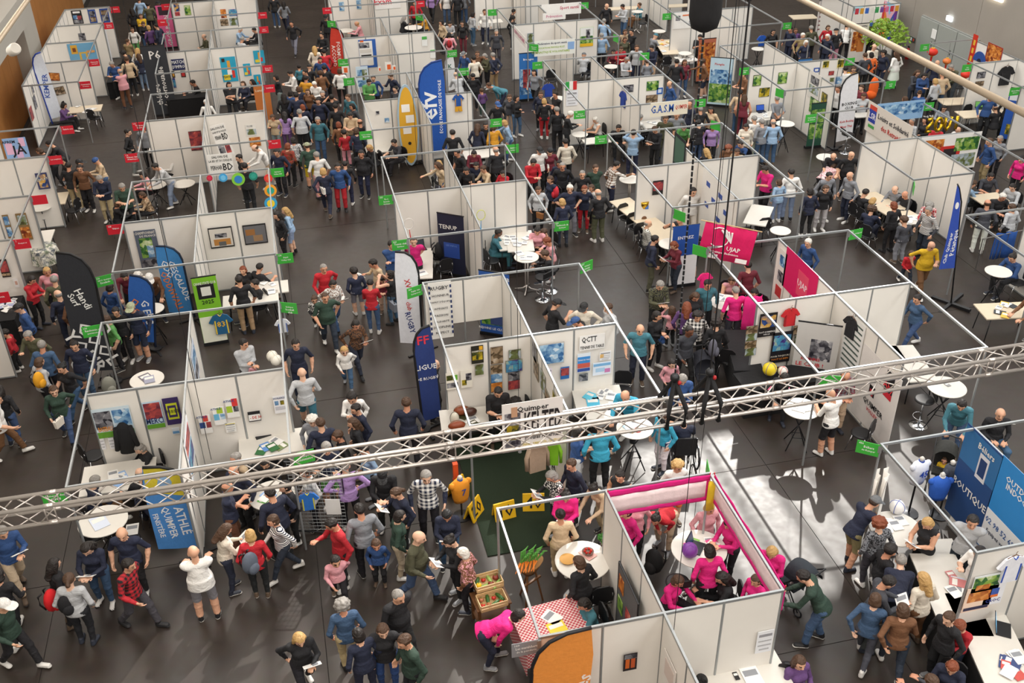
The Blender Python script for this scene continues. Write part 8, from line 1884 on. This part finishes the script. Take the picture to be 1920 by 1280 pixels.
# ---------------------------------------------------------------- american football corner
tag(MB().box(3.65, 16.75, .012, 1.9, 4.0, .02).obj('turf_carpet', mat('artificial_turf', '182a16', .95, 0, .35, 60, .8, 160)), 'dark green artificial turf carpet under the football booth', 'carpet')
for (x, y), n, rz, lab in (((3.28, 15.84), '10', 8, 'yellow yard marker reading 10'), ((2.67, 16.04), '20', 50, 'yellow yard marker reading 20'), ((2.45, 16.81), '30', 42, 'yellow yard marker reading 30'), ((3.95, 15.95), '40', -12, 'yellow yard marker partly hidden by a paper')):
    t = thing('yard_marker', lab, 'marker', (x, y, 0), math.radians(rz), 'football yard markers')
    for q in (-1, 1):
        o = MB().box(0, 0, .2, .46, .035, .42).obj('face_panel', paint('e3b41c'), t, (0, q * .12, 0)); o.rotation_euler = (q * .3, 0, 0)
        if q < 0: lettering(n, M_INK, o, 0, .2, .27, -.022)
for (x, y), lab in (((2.51, 17.25), 'tall orange foam pylon left of the turf'), ((4.54, 16.10), 'orange foam pylon beside the booth corner')):
    t = thing('pylon', lab, 'pylon', (x, y, 0)); MB().box(0, 0, .25, .11, .11, .46).obj('foam_block', paint('e8582c'), t); MB().box(0, 0, .015, .13, .13, .03).obj('base', paint('c8401c'), t)
def bust(x, y, z, yaw, col, col2, lab, num='', full=False):
    t = thing('mannequin_bust', lab, 'mannequin', (x, y, z), math.radians(yaw), 'mannequins')
    MB().lathe([(.13, 0), (.15, .1), (.17, .35), (.15, .48), (.05, .56)], 18, sc=(1.25, .8)).obj('shirt', cloth(col), t, smooth=True); MB().lathe([(.05, .54), (.045, .6), (.055, .62), (.02, .66)], 14).obj('neck', M_WHITE, t, smooth=True)
    MB().lathe([(.06, .545), (.062, .57)], 14).obj('collar', cloth(col2), t)
    for q in (-1, 1): MB().ball((q * .19, 0, .44), .075, 10, 0, (1, .8, 1)).obj('sleeve', cloth(col), t, smooth=True)
    if num: lettering(num, paint(col2), t, 0, .3, .16, -.145)
    if z > .3: MB().tube([(0, 0, -z), (0, 0, .1)], .02, 8).obj('stand', M_STEEL, t); MB().lathe([(.2, -z), (.2, -z + .02), (.03, -z + .05)], 16).obj('foot', M_STEEL, t)
bust(2.42, 16.06, .45, 20, 'd98a1f', '2a4a9a', 'mannequin in an orange football jersey by the turf', '7')
bust(11.54, 13.86, .85, 10, 'dfe3ee', '2b4fae', 'mannequin in a white basketball jersey', '45'); bust(11.75, 13.42, .75, -10, '2b5fc0', 'e8e8ec', 'mannequin in a bright blue basketball jersey'); bust(12.12, 13.66, .8, 30, '3a3f4a', '20242c', 'mannequin in a dark hoodie at the team shop')
t = thing('wire_fence_panel', 'grey wire grid panel with a blue shirt below the truss', 'fence panel', (-0.48, 16.25, 0), math.radians(-14)); FX, FY = -0.48, 16.25
MB().tube([(-.55, 0, 0), (-.55, 0, 1.9), (.55, 0, 1.9), (.55, 0, 0), (-.55, 0, .08)], .02, 8).obj('frame', M_STEEL, t)
g = MB()
for i in range(13): g.tube([(-.52 + i * .087, 0, .1), (-.52 + i * .087, 0, 1.88)], .005, 4, 0, False)
for i in range(20): g.tube([(-.53, 0, .12 + i * .09), (.53, 0, .12 + i * .09)], .005, 4, 0, False)
g.obj('wire_grid', M_ALU, t)['kind'] = 'stuff'; MB().box(.3, -.03, .75, .3, .01, .4).obj('card', M_PAPER, t)
t = thing('wire_display_board', 'grey mesh display board with leaflets in the vegetable booth', 'display board', (4.52, 11.6, 0), -math.pi / 2)
MB().box(0, 0, .98, 1.0, .02, 1.9).obj('mesh_panel', mat('mesh_grey', '6a6c6e', .6, .4, .3, 90), t); MB().tube([(-.5, 0, 0), (-.5, 0, 1.95), (.5, 0, 1.95), (.5, 0, 0)], .02, 8).obj('frame', M_STEEL, t)
for i, (a, b) in enumerate(((-.3, 1.6), (-.3, 1.1), (.1, 1.2), (.3, .9), (.15, .5))): MB().box(a, -.02, b, .24, .01, .32).obj('leaflet', pal(i + 2), t)
# ---------------------------------------------------------------- vegetables, food, small things on tables
t = thing('crate_stand', 'brown wooden stand carrying the vegetable crates', 'stand', (2.41, 13.07, 0), .12)
for q in (-.28, .28):
    for p in (-.2, .2): MB().box(q, p, .3, .05, .05, .6).obj('leg', M_DKWOOD, t)
MB().box(0, 0, .61, .66, .5, .03).obj('shelf', M_DKWOOD, t); MB().box(0, 0, .2, .6, .42, .02).obj('shelf', M_DKWOOD, t)
VEG = {'tomato': ('b8281c', .045, (1, 1, .85)), 'yellow_pepper': ('e0b81c', .055, (1, .9, 1.1)), 'courgette': ('2f5a24', .04, (3.2, 1, 1)), 'leek': ('8fb05a', .035, (4.5, 1, .8)), 'onion': ('b06a4a', .045, (1, 1, .9)), 'squash': ('7a2a1c', .06, (1, 1, .8))}
def veg(k, x, y, z, rz, lab):
    c, r, s = VEG[k]; t = thing(k, lab, k.replace('_', ' '), (x, y, z + r * s[2]), rz, 'vegetables in the crates'); MB().ball((0, 0, 0), r, 10, 0, s).obj('body', paint(c, .4), t, smooth=True); MB().tube([(r * (s[0] - .05) if s[0] > 2 else 0, 0, 0 if s[0] > 2 else r * s[2] * .9), (r * (s[0] + .35) if s[0] > 2 else .01, 0, .02 if s[0] > 2 else r * s[2] * 1.35)], .009, 6).obj('stem', paint('6a8a3a'), t)
vx, vy = 2.41, 13.07
for k, (dy, zz, lab, items) in enumerate(((-.14, .625, 'front pale wooden crate of tomatoes and courgettes', ['tomato', 'onion', 'courgette', 'tomato', 'onion', 'courgette', 'tomato', 'courgette']), (.22, .75, 'rear pale wooden crate with leeks and a yellow pepper', ['yellow_pepper', 'leek', 'squash', 'leek', 'courgette', 'tomato', 'leek', 'squash']))):
    c = thing('wooden_crate', lab, 'crate', (vx, vy + dy, zz), .12)
    MB().box(0, 0, .008, .5, .32, .016).obj('bottom', M_WOOD, c)
    for q in (-1, 1):
        for h in (.05, .12): MB().box(0, q * .16, h, .52, .014, .055).obj('slat', M_WOOD, c); MB().box(q * .255, 0, h, .014, .33, .055).obj('slat', M_WOOD, c)
    for i, n in enumerate(items): veg(n, vx - .18 + (i % 4) * .115, vy + dy - .07 + (i // 4) * .14, zz + .02, .3 * i, n.replace('_', ' ') + ' lying in the ' + lab.split(' of ')[0].split(' with ')[0])
    if k: MB().box(0, 0, -.06, .5, .3, .09).obj('riser', M_DKWOOD, c)
t = thing('easel', 'wooden easel holding a basket of carrots', 'easel', (3.24, 13.34, 0), .5)
for a in ((-.22, -.1), (.22, -.1), (0, .3)): MB().tube([(a[0], a[1], 0), (a[0] * .3, 0, 1.0)], .02, 6).obj('leg', M_DKWOOD, t)
MB().box(0, -.05, .62, .4, .04, .04).obj('crossbar', M_DKWOOD, t); MB().lathe([(.1, .8), (.2, 1.0), (.22, 1.05)], 16, sc=(1.3, .8)).obj('basket', mat('wicker', '8a6438', .8, 0, .3, 60), t, smooth=True)
bx_, by_ = 3.24, 13.34
for i in range(7):
    c = thing('carrot', 'orange carrot with leaves in the basket on the easel', 'carrot', (bx_ - .2 + i * .05, by_ - .05, 1.08 + .01 * (i % 3)), .5 + .2 * (i % 3), 'carrots in the basket'); MB().tube([(-.22, -.1, 0), (0, 0, .04)], [.006, .022], 8).obj('root', paint('df7a24'), c, smooth=True)
    o = MB()
    for k in range(5): o.tube([(0, 0, .04), (.1 + .05 * math.cos(k * 2.1), .06 * math.sin(k * 1.9), .12 + .03 * k), (.2, .09 * math.sin(k * 1.7), .13 + .03 * k)], [.008, .018, .006], 5)
    o.obj('leaves', paint('4a8a34'), c)
qx, qy = 3.95, 13.33
t = thing('quiche', 'round quiche on the large round table', 'quiche', (qx, qy, .955)); MB().lathe([(.12, 0), (.15, .035), (.14, .04)], 20).obj('crust', paint('c8923f'), t); MB().lathe([(.13, .034), (.13, .037)], 20).obj('filling', photo_mat(2, PALS[2]), t)
t = thing('fruit_bowl', 'small bowl of cherry tomatoes on the large round table', 'bowl', (qx + .42, qy + .08, .955)); MB().lathe([(.05, 0), (.11, .05), (.115, .06)], 16).obj('bowl', paint('5a3a2a'), t, smooth=True)
for i in range(7): tag(MB().ball((0, 0, 0), .026, 8).obj('cherry_tomato', paint('c8281c', .3), None, (qx + .42 + .06 * math.cos(i), qy + .08 + .06 * math.sin(i), 1.02), smooth=True), 'cherry tomato in the small bowl', 'tomato', 'cherry tomatoes in the bowl')
def plant(x, y, z, h, r, n, lab, leafc, pot=True, seed=1, ls=.07):
    t = thing('potted_plant', lab, 'plant', (x, y, z)); rn = random.Random(seed)
    if pot: MB().lathe([(r * .4, 0), (r * .5, h * .25), (r * .52, h * .27)], 14).obj('pot', paint('6a4a38'), t)
    st = MB()
    for k in range(6): st.tube([(0, 0, h * .2), (r * .4 * math.cos(k), r * .4 * math.sin(k), h * .7)], .008, 5)
    st.obj('stem', paint('4a5a2a'), t); lf = MB()
    for k in range(n):
        a, e, d = rn.uniform(0, 6.28), rn.uniform(-.3, 1.4), rn.uniform(.55, 1); c = Vector((math.cos(a) * math.cos(e) * r * d, math.sin(a) * math.cos(e) * r * d, h * .6 + math.sin(e) * h * .42 * d)); u = Vector((rn.uniform(-1, 1), rn.uniform(-1, 1), rn.uniform(-.3, .8))).normalized(); w = u.orthogonal().normalized() * ls * .45; b = len(lf.v)
        for p in (c - u * ls, c + w, c + u * ls, c - w): lf.v.append(tuple(p))
        lf.f.append((b, b + 1, b + 2, b + 3)); lf.m.append(0)
    lf.obj('foliage', mat('leaf_' + leafc, leafc, .6, 0, .3, 30), t)['kind'] = 'stuff'
plant(qx + .78, qy + .22, .955, .26, .13, 130, 'green basil plant on the large round table', '3a7a2a', True, 2, .04); plant(27.33, 42.17, 0, 2.0, 1.15, 700, 'large leafy green plant by the concrete wall', '7a9a2a', False, 3, .11)
t = thing('table_tennis_bat', 'red table tennis bat on the white bar table', 'bat', (6.47, 16.65, 1.085), .4); MB().lathe([(.085, 0), (.085, .012)], 20).obj('blade', paint('c81e24'), t); MB().box(-.12, 0, .006, .1, .03, .02).obj('handle', M_WOOD, t)
t = thing('checked_tablecloth', 'red and white gingham cloth over the vegetable table', 'tablecloth', (3.31, 12.07, .785), math.radians(5))
gm = bpy.data.materials.new('gingham'); gm.use_nodes = True; ck = gm.node_tree.nodes.new('ShaderNodeTexChecker'); ck.inputs['Scale'].default_value = 26; ck.inputs[1].default_value = lin('b83040'); ck.inputs[2].default_value = lin('e0c8c4'); tcg = gm.node_tree.nodes.new('ShaderNodeTexCoord'); gm.node_tree.links.new(tcg.outputs['Object'], ck.inputs[0]); gm.node_tree.links.new(ck.outputs[0], gm.node_tree.nodes['Principled BSDF'].inputs[0])
MB().box(0, 0, 0, 1.26, .96, .008).obj('cloth_top', gm, t); MB().box(-.63, 0, -.3, .01, .96, .6).obj('cloth_drop', gm, t); MB().box(0, -.485, -.2, 1.26, .01, .4).obj('cloth_drop', gm, t)
t = thing('draped_round_table', 'round table under a floral cloth with scalloped hem', 'table', (-7.84, 30.24, 0)); fm_ = photo_mat(77, ['e0dccf', 'e4e0d4', '5a6a52', 'dcd8cc', '3a4a5a', 'e6e2d6', 'e6e2d6'])
b = MB(); n = 40
for r, z in ((.36, .78), (.385, .75)): b.v += [(r * math.cos(k * 6.2832 / n), r * math.sin(k * 6.2832 / n), z) for k in range(n)]
b.v += [((.44 + .045 * math.cos(k * 6.2832 / n * 8)) * math.cos(k * 6.2832 / n), (.44 + .045 * math.cos(k * 6.2832 / n * 8)) * math.sin(k * 6.2832 / n), .30 + .03 * math.cos(k * 6.2832 / n * 8)) for k in range(n)]
for j in range(2):
    for k in range(n): b.f.append((j * n + k, (j + 1) * n + k, (j + 1) * n + (k + 1) % n, j * n + (k + 1) % n)); b.m.append(0)
b.f.append(tuple(range(n))); b.m.append(0); b.obj('cloth', fm_, t)
for a in range(3): MB().tube([(.25 * math.cos(a * 2.1), .25 * math.sin(a * 2.1), .02), (.1 * math.cos(a * 2.1), .1 * math.sin(a * 2.1), .74)], .014, 6).obj('leg', M_STEEL, t)
for (x, z), r, c1, c2, lab in (((-2.24, 2.35), .13, '3a9ad0', '6ab8e0', 'blue paper rosette on the left rail'), ((-1.80, 2.25), .2, '7fc23a', '2a7ac0', 'large green and blue paper rosette on the rail'), ((-1.34, 2.30), .13, '1f8a78', '2a9a88', 'teal paper rosette on the rail'), ((-2.64, 2.38), .09, 'b81e3a', 'c82a4a', 'small crimson paper ball on the rail'), ((-0.90, 2.19), .13, 'e0383a', 'e8603a', 'red paper rosette at the corner post'), ((-0.89, 1.78), .19, 'f0a02a', '2aa08a', 'orange paper rosette at the corner post'), ((-0.94, 1.35), .2, '3aa0d0', 'f0d02a', 'blue and yellow paper rosette lowest on the post')):
    t = thing('paper_rosette', lab, 'rosette', (x, 30.36 if x < -1 else 30.34, z), .1, 'hanging paper rosettes'); t.rotation_euler = (math.pi / 2 - .1, 0, .1)
    for nm, rr, cc, d in (('outer_fan', r, c1, 0), ('inner_fan', r * .6, c2, .014)):
        b = MB(); n = 48
        for dz in (0, .012): b.v += [(rr * math.cos(k * 6.2832 / n), rr * math.sin(k * 6.2832 / n), d + dz + (.01 if k % 2 else 0)) for k in range(n)]
        b.f += [tuple(range(n))[::-1], tuple(range(n, 2 * n))] + [(k, (k + 1) % n, n + (k + 1) % n, n + k) for k in range(n)]; b.m += [0] * (n + 2); b.obj(nm, paint(cc), t)
    MB().tube([(0, r, 0), (0, max(r + .02, 2.47 - z), 0)], .004, 5).obj('string', M_LETW, t)
for (x, y), z, r, lab in (((26.53, 37.28), 1.95, .22, 'big red paper lantern under the green sign'), ((26.88, 36.70), 1.7, .17, 'orange round paper lantern in the side booth'), ((26.99, 35.47), 1.5, .2, 'red lantern low by the black shirt wall')):
    t = thing('paper_lantern', lab, 'lantern', (x, y, z), 0, 'paper lanterns'); MB().ball((0, 0, 0), r, 18, 0, (1, 1, .72)).obj('globe', paint('d8301c' if 'orange' not in lab else 'd8783a'), t, smooth=True)
    for q in (-1, 1): MB().lathe([(r * .35, q * r * .7 - .02), (r * .35, q * r * .7 + .02)], 12).obj('cap', paint('d8a83a'), t)
    MB().tube([(0, 0, -r * .7), (0, 0, -r * 1.9)], [.05, .03], 8).obj('tassel', paint('c8281c'), t); MB().tube([(0, 0, r * .7), (0, 0, 2.45 - z)], .004, 5).obj('cord', M_BLACK, t)
for k, ch_ in enumerate('2OUI'): 
    t = thing('foil_balloon', 'golden foil balloon shaped as ' + ('a curl' if ch_ == '2' else 'letter ' + ch_), 'balloon', (22.72, 30.43, 1.6)); t.location.x += (k - 1.6) * .36; gold = mat('gold_foil', 'd8b02a', .2, .8)
    pts = {'2': [(-.1, .2), (.06, .25), (.1, .1), (-.08, -.1), (-.1, -.24), (.1, -.24)], 'O': [(.13 * math.cos(a * .63), .24 * math.sin(a * .63)) for a in range(11)], 'U': [(-.11, .24), (-.11, -.1), (0, -.24), (.11, -.1), (.11, .24)], 'I': [(0, .24), (0, -.24)]}[ch_]
    MB().tube([(a, 0, c) for a, c in pts], .055, 8).obj('foil', gold, t, smooth=True); MB().tube([(0, 0, .25), (0, 0, .9)], .004, 5).obj('string', M_BLACK, t)
t = thing('rescue_bag', 'bright orange rescue bag hanging from the rail', 'bag', (22.56, 34.94, 1.5)); MB().ball((0, 0, 0), .2, 14, 0, (1.0, .7, 2.3)).obj('sack', cloth('e0601c'), t, smooth=True); MB().ball((-.1, -.05, -.25), .2, 12, 0, (1.2, .8, .9)).obj('side_pocket', cloth('e0601c'), t, smooth=True); MB().tube([(0, 0, .4), (0, 0, .95)], .02, 6).obj('strap', M_BLACK, t)
for (x, y), n_, w, lab in (((27.2, 42.96), 9, 2.3, 'string of coloured pennants on the front rail of the rainbow stand'), ((27.2, 45.94), 9, 2.3, 'string of coloured pennants along the back wall of the rainbow stand')):
    t = thing('bunting', lab, 'bunting', (x, y, 2.34)); MB().tube([(-w / 2, 0, .1), (0, 0, -.02), (w / 2, 0, .1)], .006, 5).obj('cord', M_LETW, t); cs = ['c83a4a', 'e0a03a', '3a6ac8', 'e8e4e0', '3a9a5a', '7a4a9a', 'e070a0']
    for i in range(n_): MB().box(0, 0, -.12, w / n_ * .7, .008, .26).obj('pennant', paint(cs[i % 7]), t, ((i + .5) / n_ * w - w / 2, 0, .04))
t = thing('pride_banner', 'large rainbow progress banner on the concrete wall', 'banner', (28.36, 43.7, 1.45), -math.pi / 2)
for i, c in enumerate(('c83030', 'e0802a', 'e8c82a', '3a9a4a', '2a4ab0', '6a2a8a')): MB().box(-.5 + i * .2, 0, 0, .2, .012, 1.7).obj('stripe', paint(c), t)
MB().prism([(-.6, .85), (.6, .85), (0, -.1)], .02).obj('chevron', paint('e6b0c0'), t); MB().prism([(-.35, .85), (.35, .85), (0, .3)], .026).obj('chevron', paint('8ac0e0'), t)
t = thing('paper_fan', 'large blue folding fan on the lantern booth wall', 'fan', (27.95, 36.1, 2.0), -math.pi / 2)
MB().prism([(0, -.25)] + [(.42 * math.cos(a), .42 * math.sin(a) - .25) for a in [i * math.pi / 12 for i in range(13)]], .012).obj('fan_leaf', paint('2a4f9a'), t); MB().prism([(0, -.25)] + [(.14 * math.cos(a), .14 * math.sin(a) - .25) for a in [i * math.pi / 6 for i in range(7)]], .02).obj('fan_hub', paint('17223a'), t)
# ---------------------------------------------------------------- wheels
def ring(r, t_, n=24): return [(r * math.cos(i * 6.2832 / n), 0, r + t_ + r * math.sin(i * 6.2832 / n)) for i in range(n + 1)]
def stroller(x, y, yaw, col, lab):
    t = thing('stroller', lab, 'stroller', (x, y, 0), math.radians(yaw), 'prams and strollers')
    for a in (-.35, .38):
        for q in (-.24, .24): MB().tube(ring(.09, .012, 14), .018, 6).obj('wheel', M_BLACK, t, (a - 0, q, 0))
    for q in (-.24, .24): MB().tube([(.38, q, .1), (-.12, q, .75), (-.42, q, 1.02)], .014, 6).tube([(-.35, q, .1), (.0, q, .58)], .014, 6).obj('side_frame', M_STEEL, t)
    MB().tube([(-.42, -.24, 1.02), (-.45, 0, 1.04), (-.42, .24, 1.02)], .018, 6).obj('handle', M_BLACK, t)
    o = MB().box(.05, 0, .45, .42, .40, .06).box(-.17, 0, .68, .06, .40, .5, ry=-.35).obj('seat', cloth(col), t)
    b = MB(); n = 10
    for i in range(7):
        a = math.pi * (.28 + .5 * i / 6)
        for k in range(n + 1): ph = math.pi * k / n; b.v.append((-.12 + .36 * math.cos(a), .25 * math.cos(ph), .72 + .34 * math.sin(a) * math.sin(ph)))
    for i in range(6):
        for k in range(n): q = i * (n + 1) + k; b.f.append((q, q + 1, q + n + 2, q + n + 1)); b.m.append(0)
    b.obj('hood', cloth(col), t, smooth=True); MB().box(.34, 0, .24, .14, .34, .02).obj('footrest', M_BLACK, t); MB().tube([(.2, -.2, .62), (.24, 0, .62), (.2, .2, .62)], .02, 6).obj('bumper_bar', M_BLACK, t)
stroller(12.66, 14.53, 232, '20211f', 'black stroller carrying a child in a yellow sweater'); stroller(8.08, 12.22, 110, '2a3038', 'dark stroller carrying a baby at the lower right'); stroller(9.08, 19.17, 260, '22242e', 'dark pram between the visitors above the truss')
t = thing('wheelchair', 'black wheelchair with large spoked wheels in the sun', 'wheelchair', (7.51, 16.5, 0), math.radians(80))
for q in (-.29, .29):
    w = MB().tube(ring(.30, .015), .018, 8).obj('wheel', M_BLACK, t, (-.05, q, 0)); MB().tube(ring(.27, .045), .008, 6).obj('push_rim', M_CHROME, w, (0, .03 * (1 if q > 0 else -1), 0)); sp_ = MB()
    for k in range(8): sp_.tube([(0, 0, .315), (.29 * math.cos(k * .785), 0, .315 + .29 * math.sin(k * .785))], .004, 4)
    sp_.obj('spokes', M_CHROME, w); MB().tube(ring(.08, .012, 12), .016, 6).obj('caster', M_BLACK, t, (.34, q * .8, 0)); MB().tube([(-.25, q * .8, .95), (-.22, q * .8, .4), (.3, q * .8, .42), (.36, q * .8, .15)], .014, 6).obj('side_tube', M_STEEL, t)
MB().box(.05, 0, .46, .44, .44, .05).obj('seat', M_BLKCLOTH, t); MB().box(-.23, 0, .72, .04, .44, .46).obj('backrest', M_BLKCLOTH, t); MB().box(.45, 0, .12, .16, .36, .02).obj('footplate', M_STEEL, t)
t = thing('metal_barrier', 'steel crowd barrier hung with a blue jacket', 'barrier', (20.11, 23.00, 0), math.radians(8)); MB().tube([(-.9, 0, .05), (-.9, 0, 1.1), (.9, 0, 1.1), (.9, 0, .05)], .02, 8).obj('frame', M_CHROME, t)
for i in range(12): MB().tube([(-.83 + i * .15, 0, .2), (-.83 + i * .15, 0, 1.1)], .008, 6).obj('bar', M_CHROME, t)
tag(wavy(.75, .85, 8, .05, cloth('23509a'), 'hung_jacket', None), 'bright blue jacket hung over the steel barrier', 'jacket').location = (20.11, 23.00, 1.14)
t = thing('racket', 'badminton racket fixed upright on the tennis booth rail', 'racket', (4.65, 24.45, 2.5)); o = MB().tube([(.12 * math.cos(i * .5236), 0, .42 + .15 * math.sin(i * .5236)) for i in range(13)], .009, 6).obj('head', paint('c8d03a'), t); MB().tube([(0, 0, .27), (-.02, 0, -.05)], [.008, .016], 6).obj('shaft', paint('2a90c8'), t)
t = thing('racket', 'white tennis racket fixed on the tennis booth corner post', 'racket', (2.7, 24.45, 2.5)); MB().tube([(.13 * math.cos(i * .5236), 0, .40 + .16 * math.sin(i * .5236)) for i in range(13)], .010, 6).obj('head', paint('d8d4d0'), t); MB().tube([(0, 0, .24), (.02, 0, -.05)], [.01, .018], 6).obj('shaft', paint('c83a3a'), t)
t = thing('black_coat', 'long black coat hanging on the athletics booth wall', 'coat', (-4.33, 18.18, 1.0)); t.location.y = 18.72; MB().lathe([(.16, 0), (.15, .35), (.17, .62), (.05, .78)], 14, sc=(1.1, .45)).obj('coat_body', M_BLKCLOTH, t, smooth=True)
for q in (-1, 1): MB().tube([(q * .14, 0, .66), (q * .22, -.02, .1)], [.06, .05], 8).obj('sleeve', M_BLKCLOTH, t, smooth=True)
def coat(nm, x, y, z, yaw, col, k, lab):
    t = thing(nm, lab, 'jacket', (x, y, z), math.radians(yaw))
    MB().prism([(q * k, h * k) for q, h in ((-.2, 0), (.2, 0), (.21, .5), (.16, .72), (.05, .8), (-.05, .8), (-.16, .72), (-.21, .5))], .11 * k).obj('coat_body', cloth(col), t)
    for q in (-1, 1): MB().tube([(q * .17 * k, 0, .7 * k), (q * .26 * k, 0, .42 * k), (q * .27 * k, -.03, .1 * k)], [.06 * k, .055 * k, .045 * k], 8).obj('sleeve', cloth(col), t, smooth=True)
    MB().tube([(0, 0, .8 * k), (0, 0, 2.47 - z)], .005, 5).obj('hanger_cord', M_BLACK, t)
coat('beige_jacket', 4.02, 15.9, 1.05, 10, 'a8917c', .9, 'beige jacket hanging from the football banner rail'); coat('lime_jacket', 4.33, 15.98, 1.1, -20, '7ab81e', .8, 'lime green jacket hanging behind the beige one')
t = thing('pink_cloth', 'hot pink cloth hanging over the volley booth table edge', 'cloth', (10.95, 20.62, 1.6)); wavy(.5, 1.1, 8, .05, cloth('d81e7a'), 'cloth', t)
t = thing('yellow_pennant', 'yellow pennant with red tips hanging from the booth corner', 'pennant', (6.66, 13.21, 2.4)); wavy(.16, .7, 4, .02, cloth('e0c02a'), 'cloth', t); MB().tube([(0, 0, 0), (.05, .05, .08)], .008, 6).obj('cord', paint('c8202c'), t)
for (x, y), z0, lab in (((10.24, 13.15), 1.9, 'white cloth draped at the team shop corner, left fold'), ((10.22, 13.37), 1.7, 'white cloth draped at the team shop corner, right fold')):
    t = thing('draped_cloth', lab, 'cloth', (x, y, z0), math.radians(60)); wavy(.45, 1.5, 6, .06, M_PANEL, 'cloth', t)
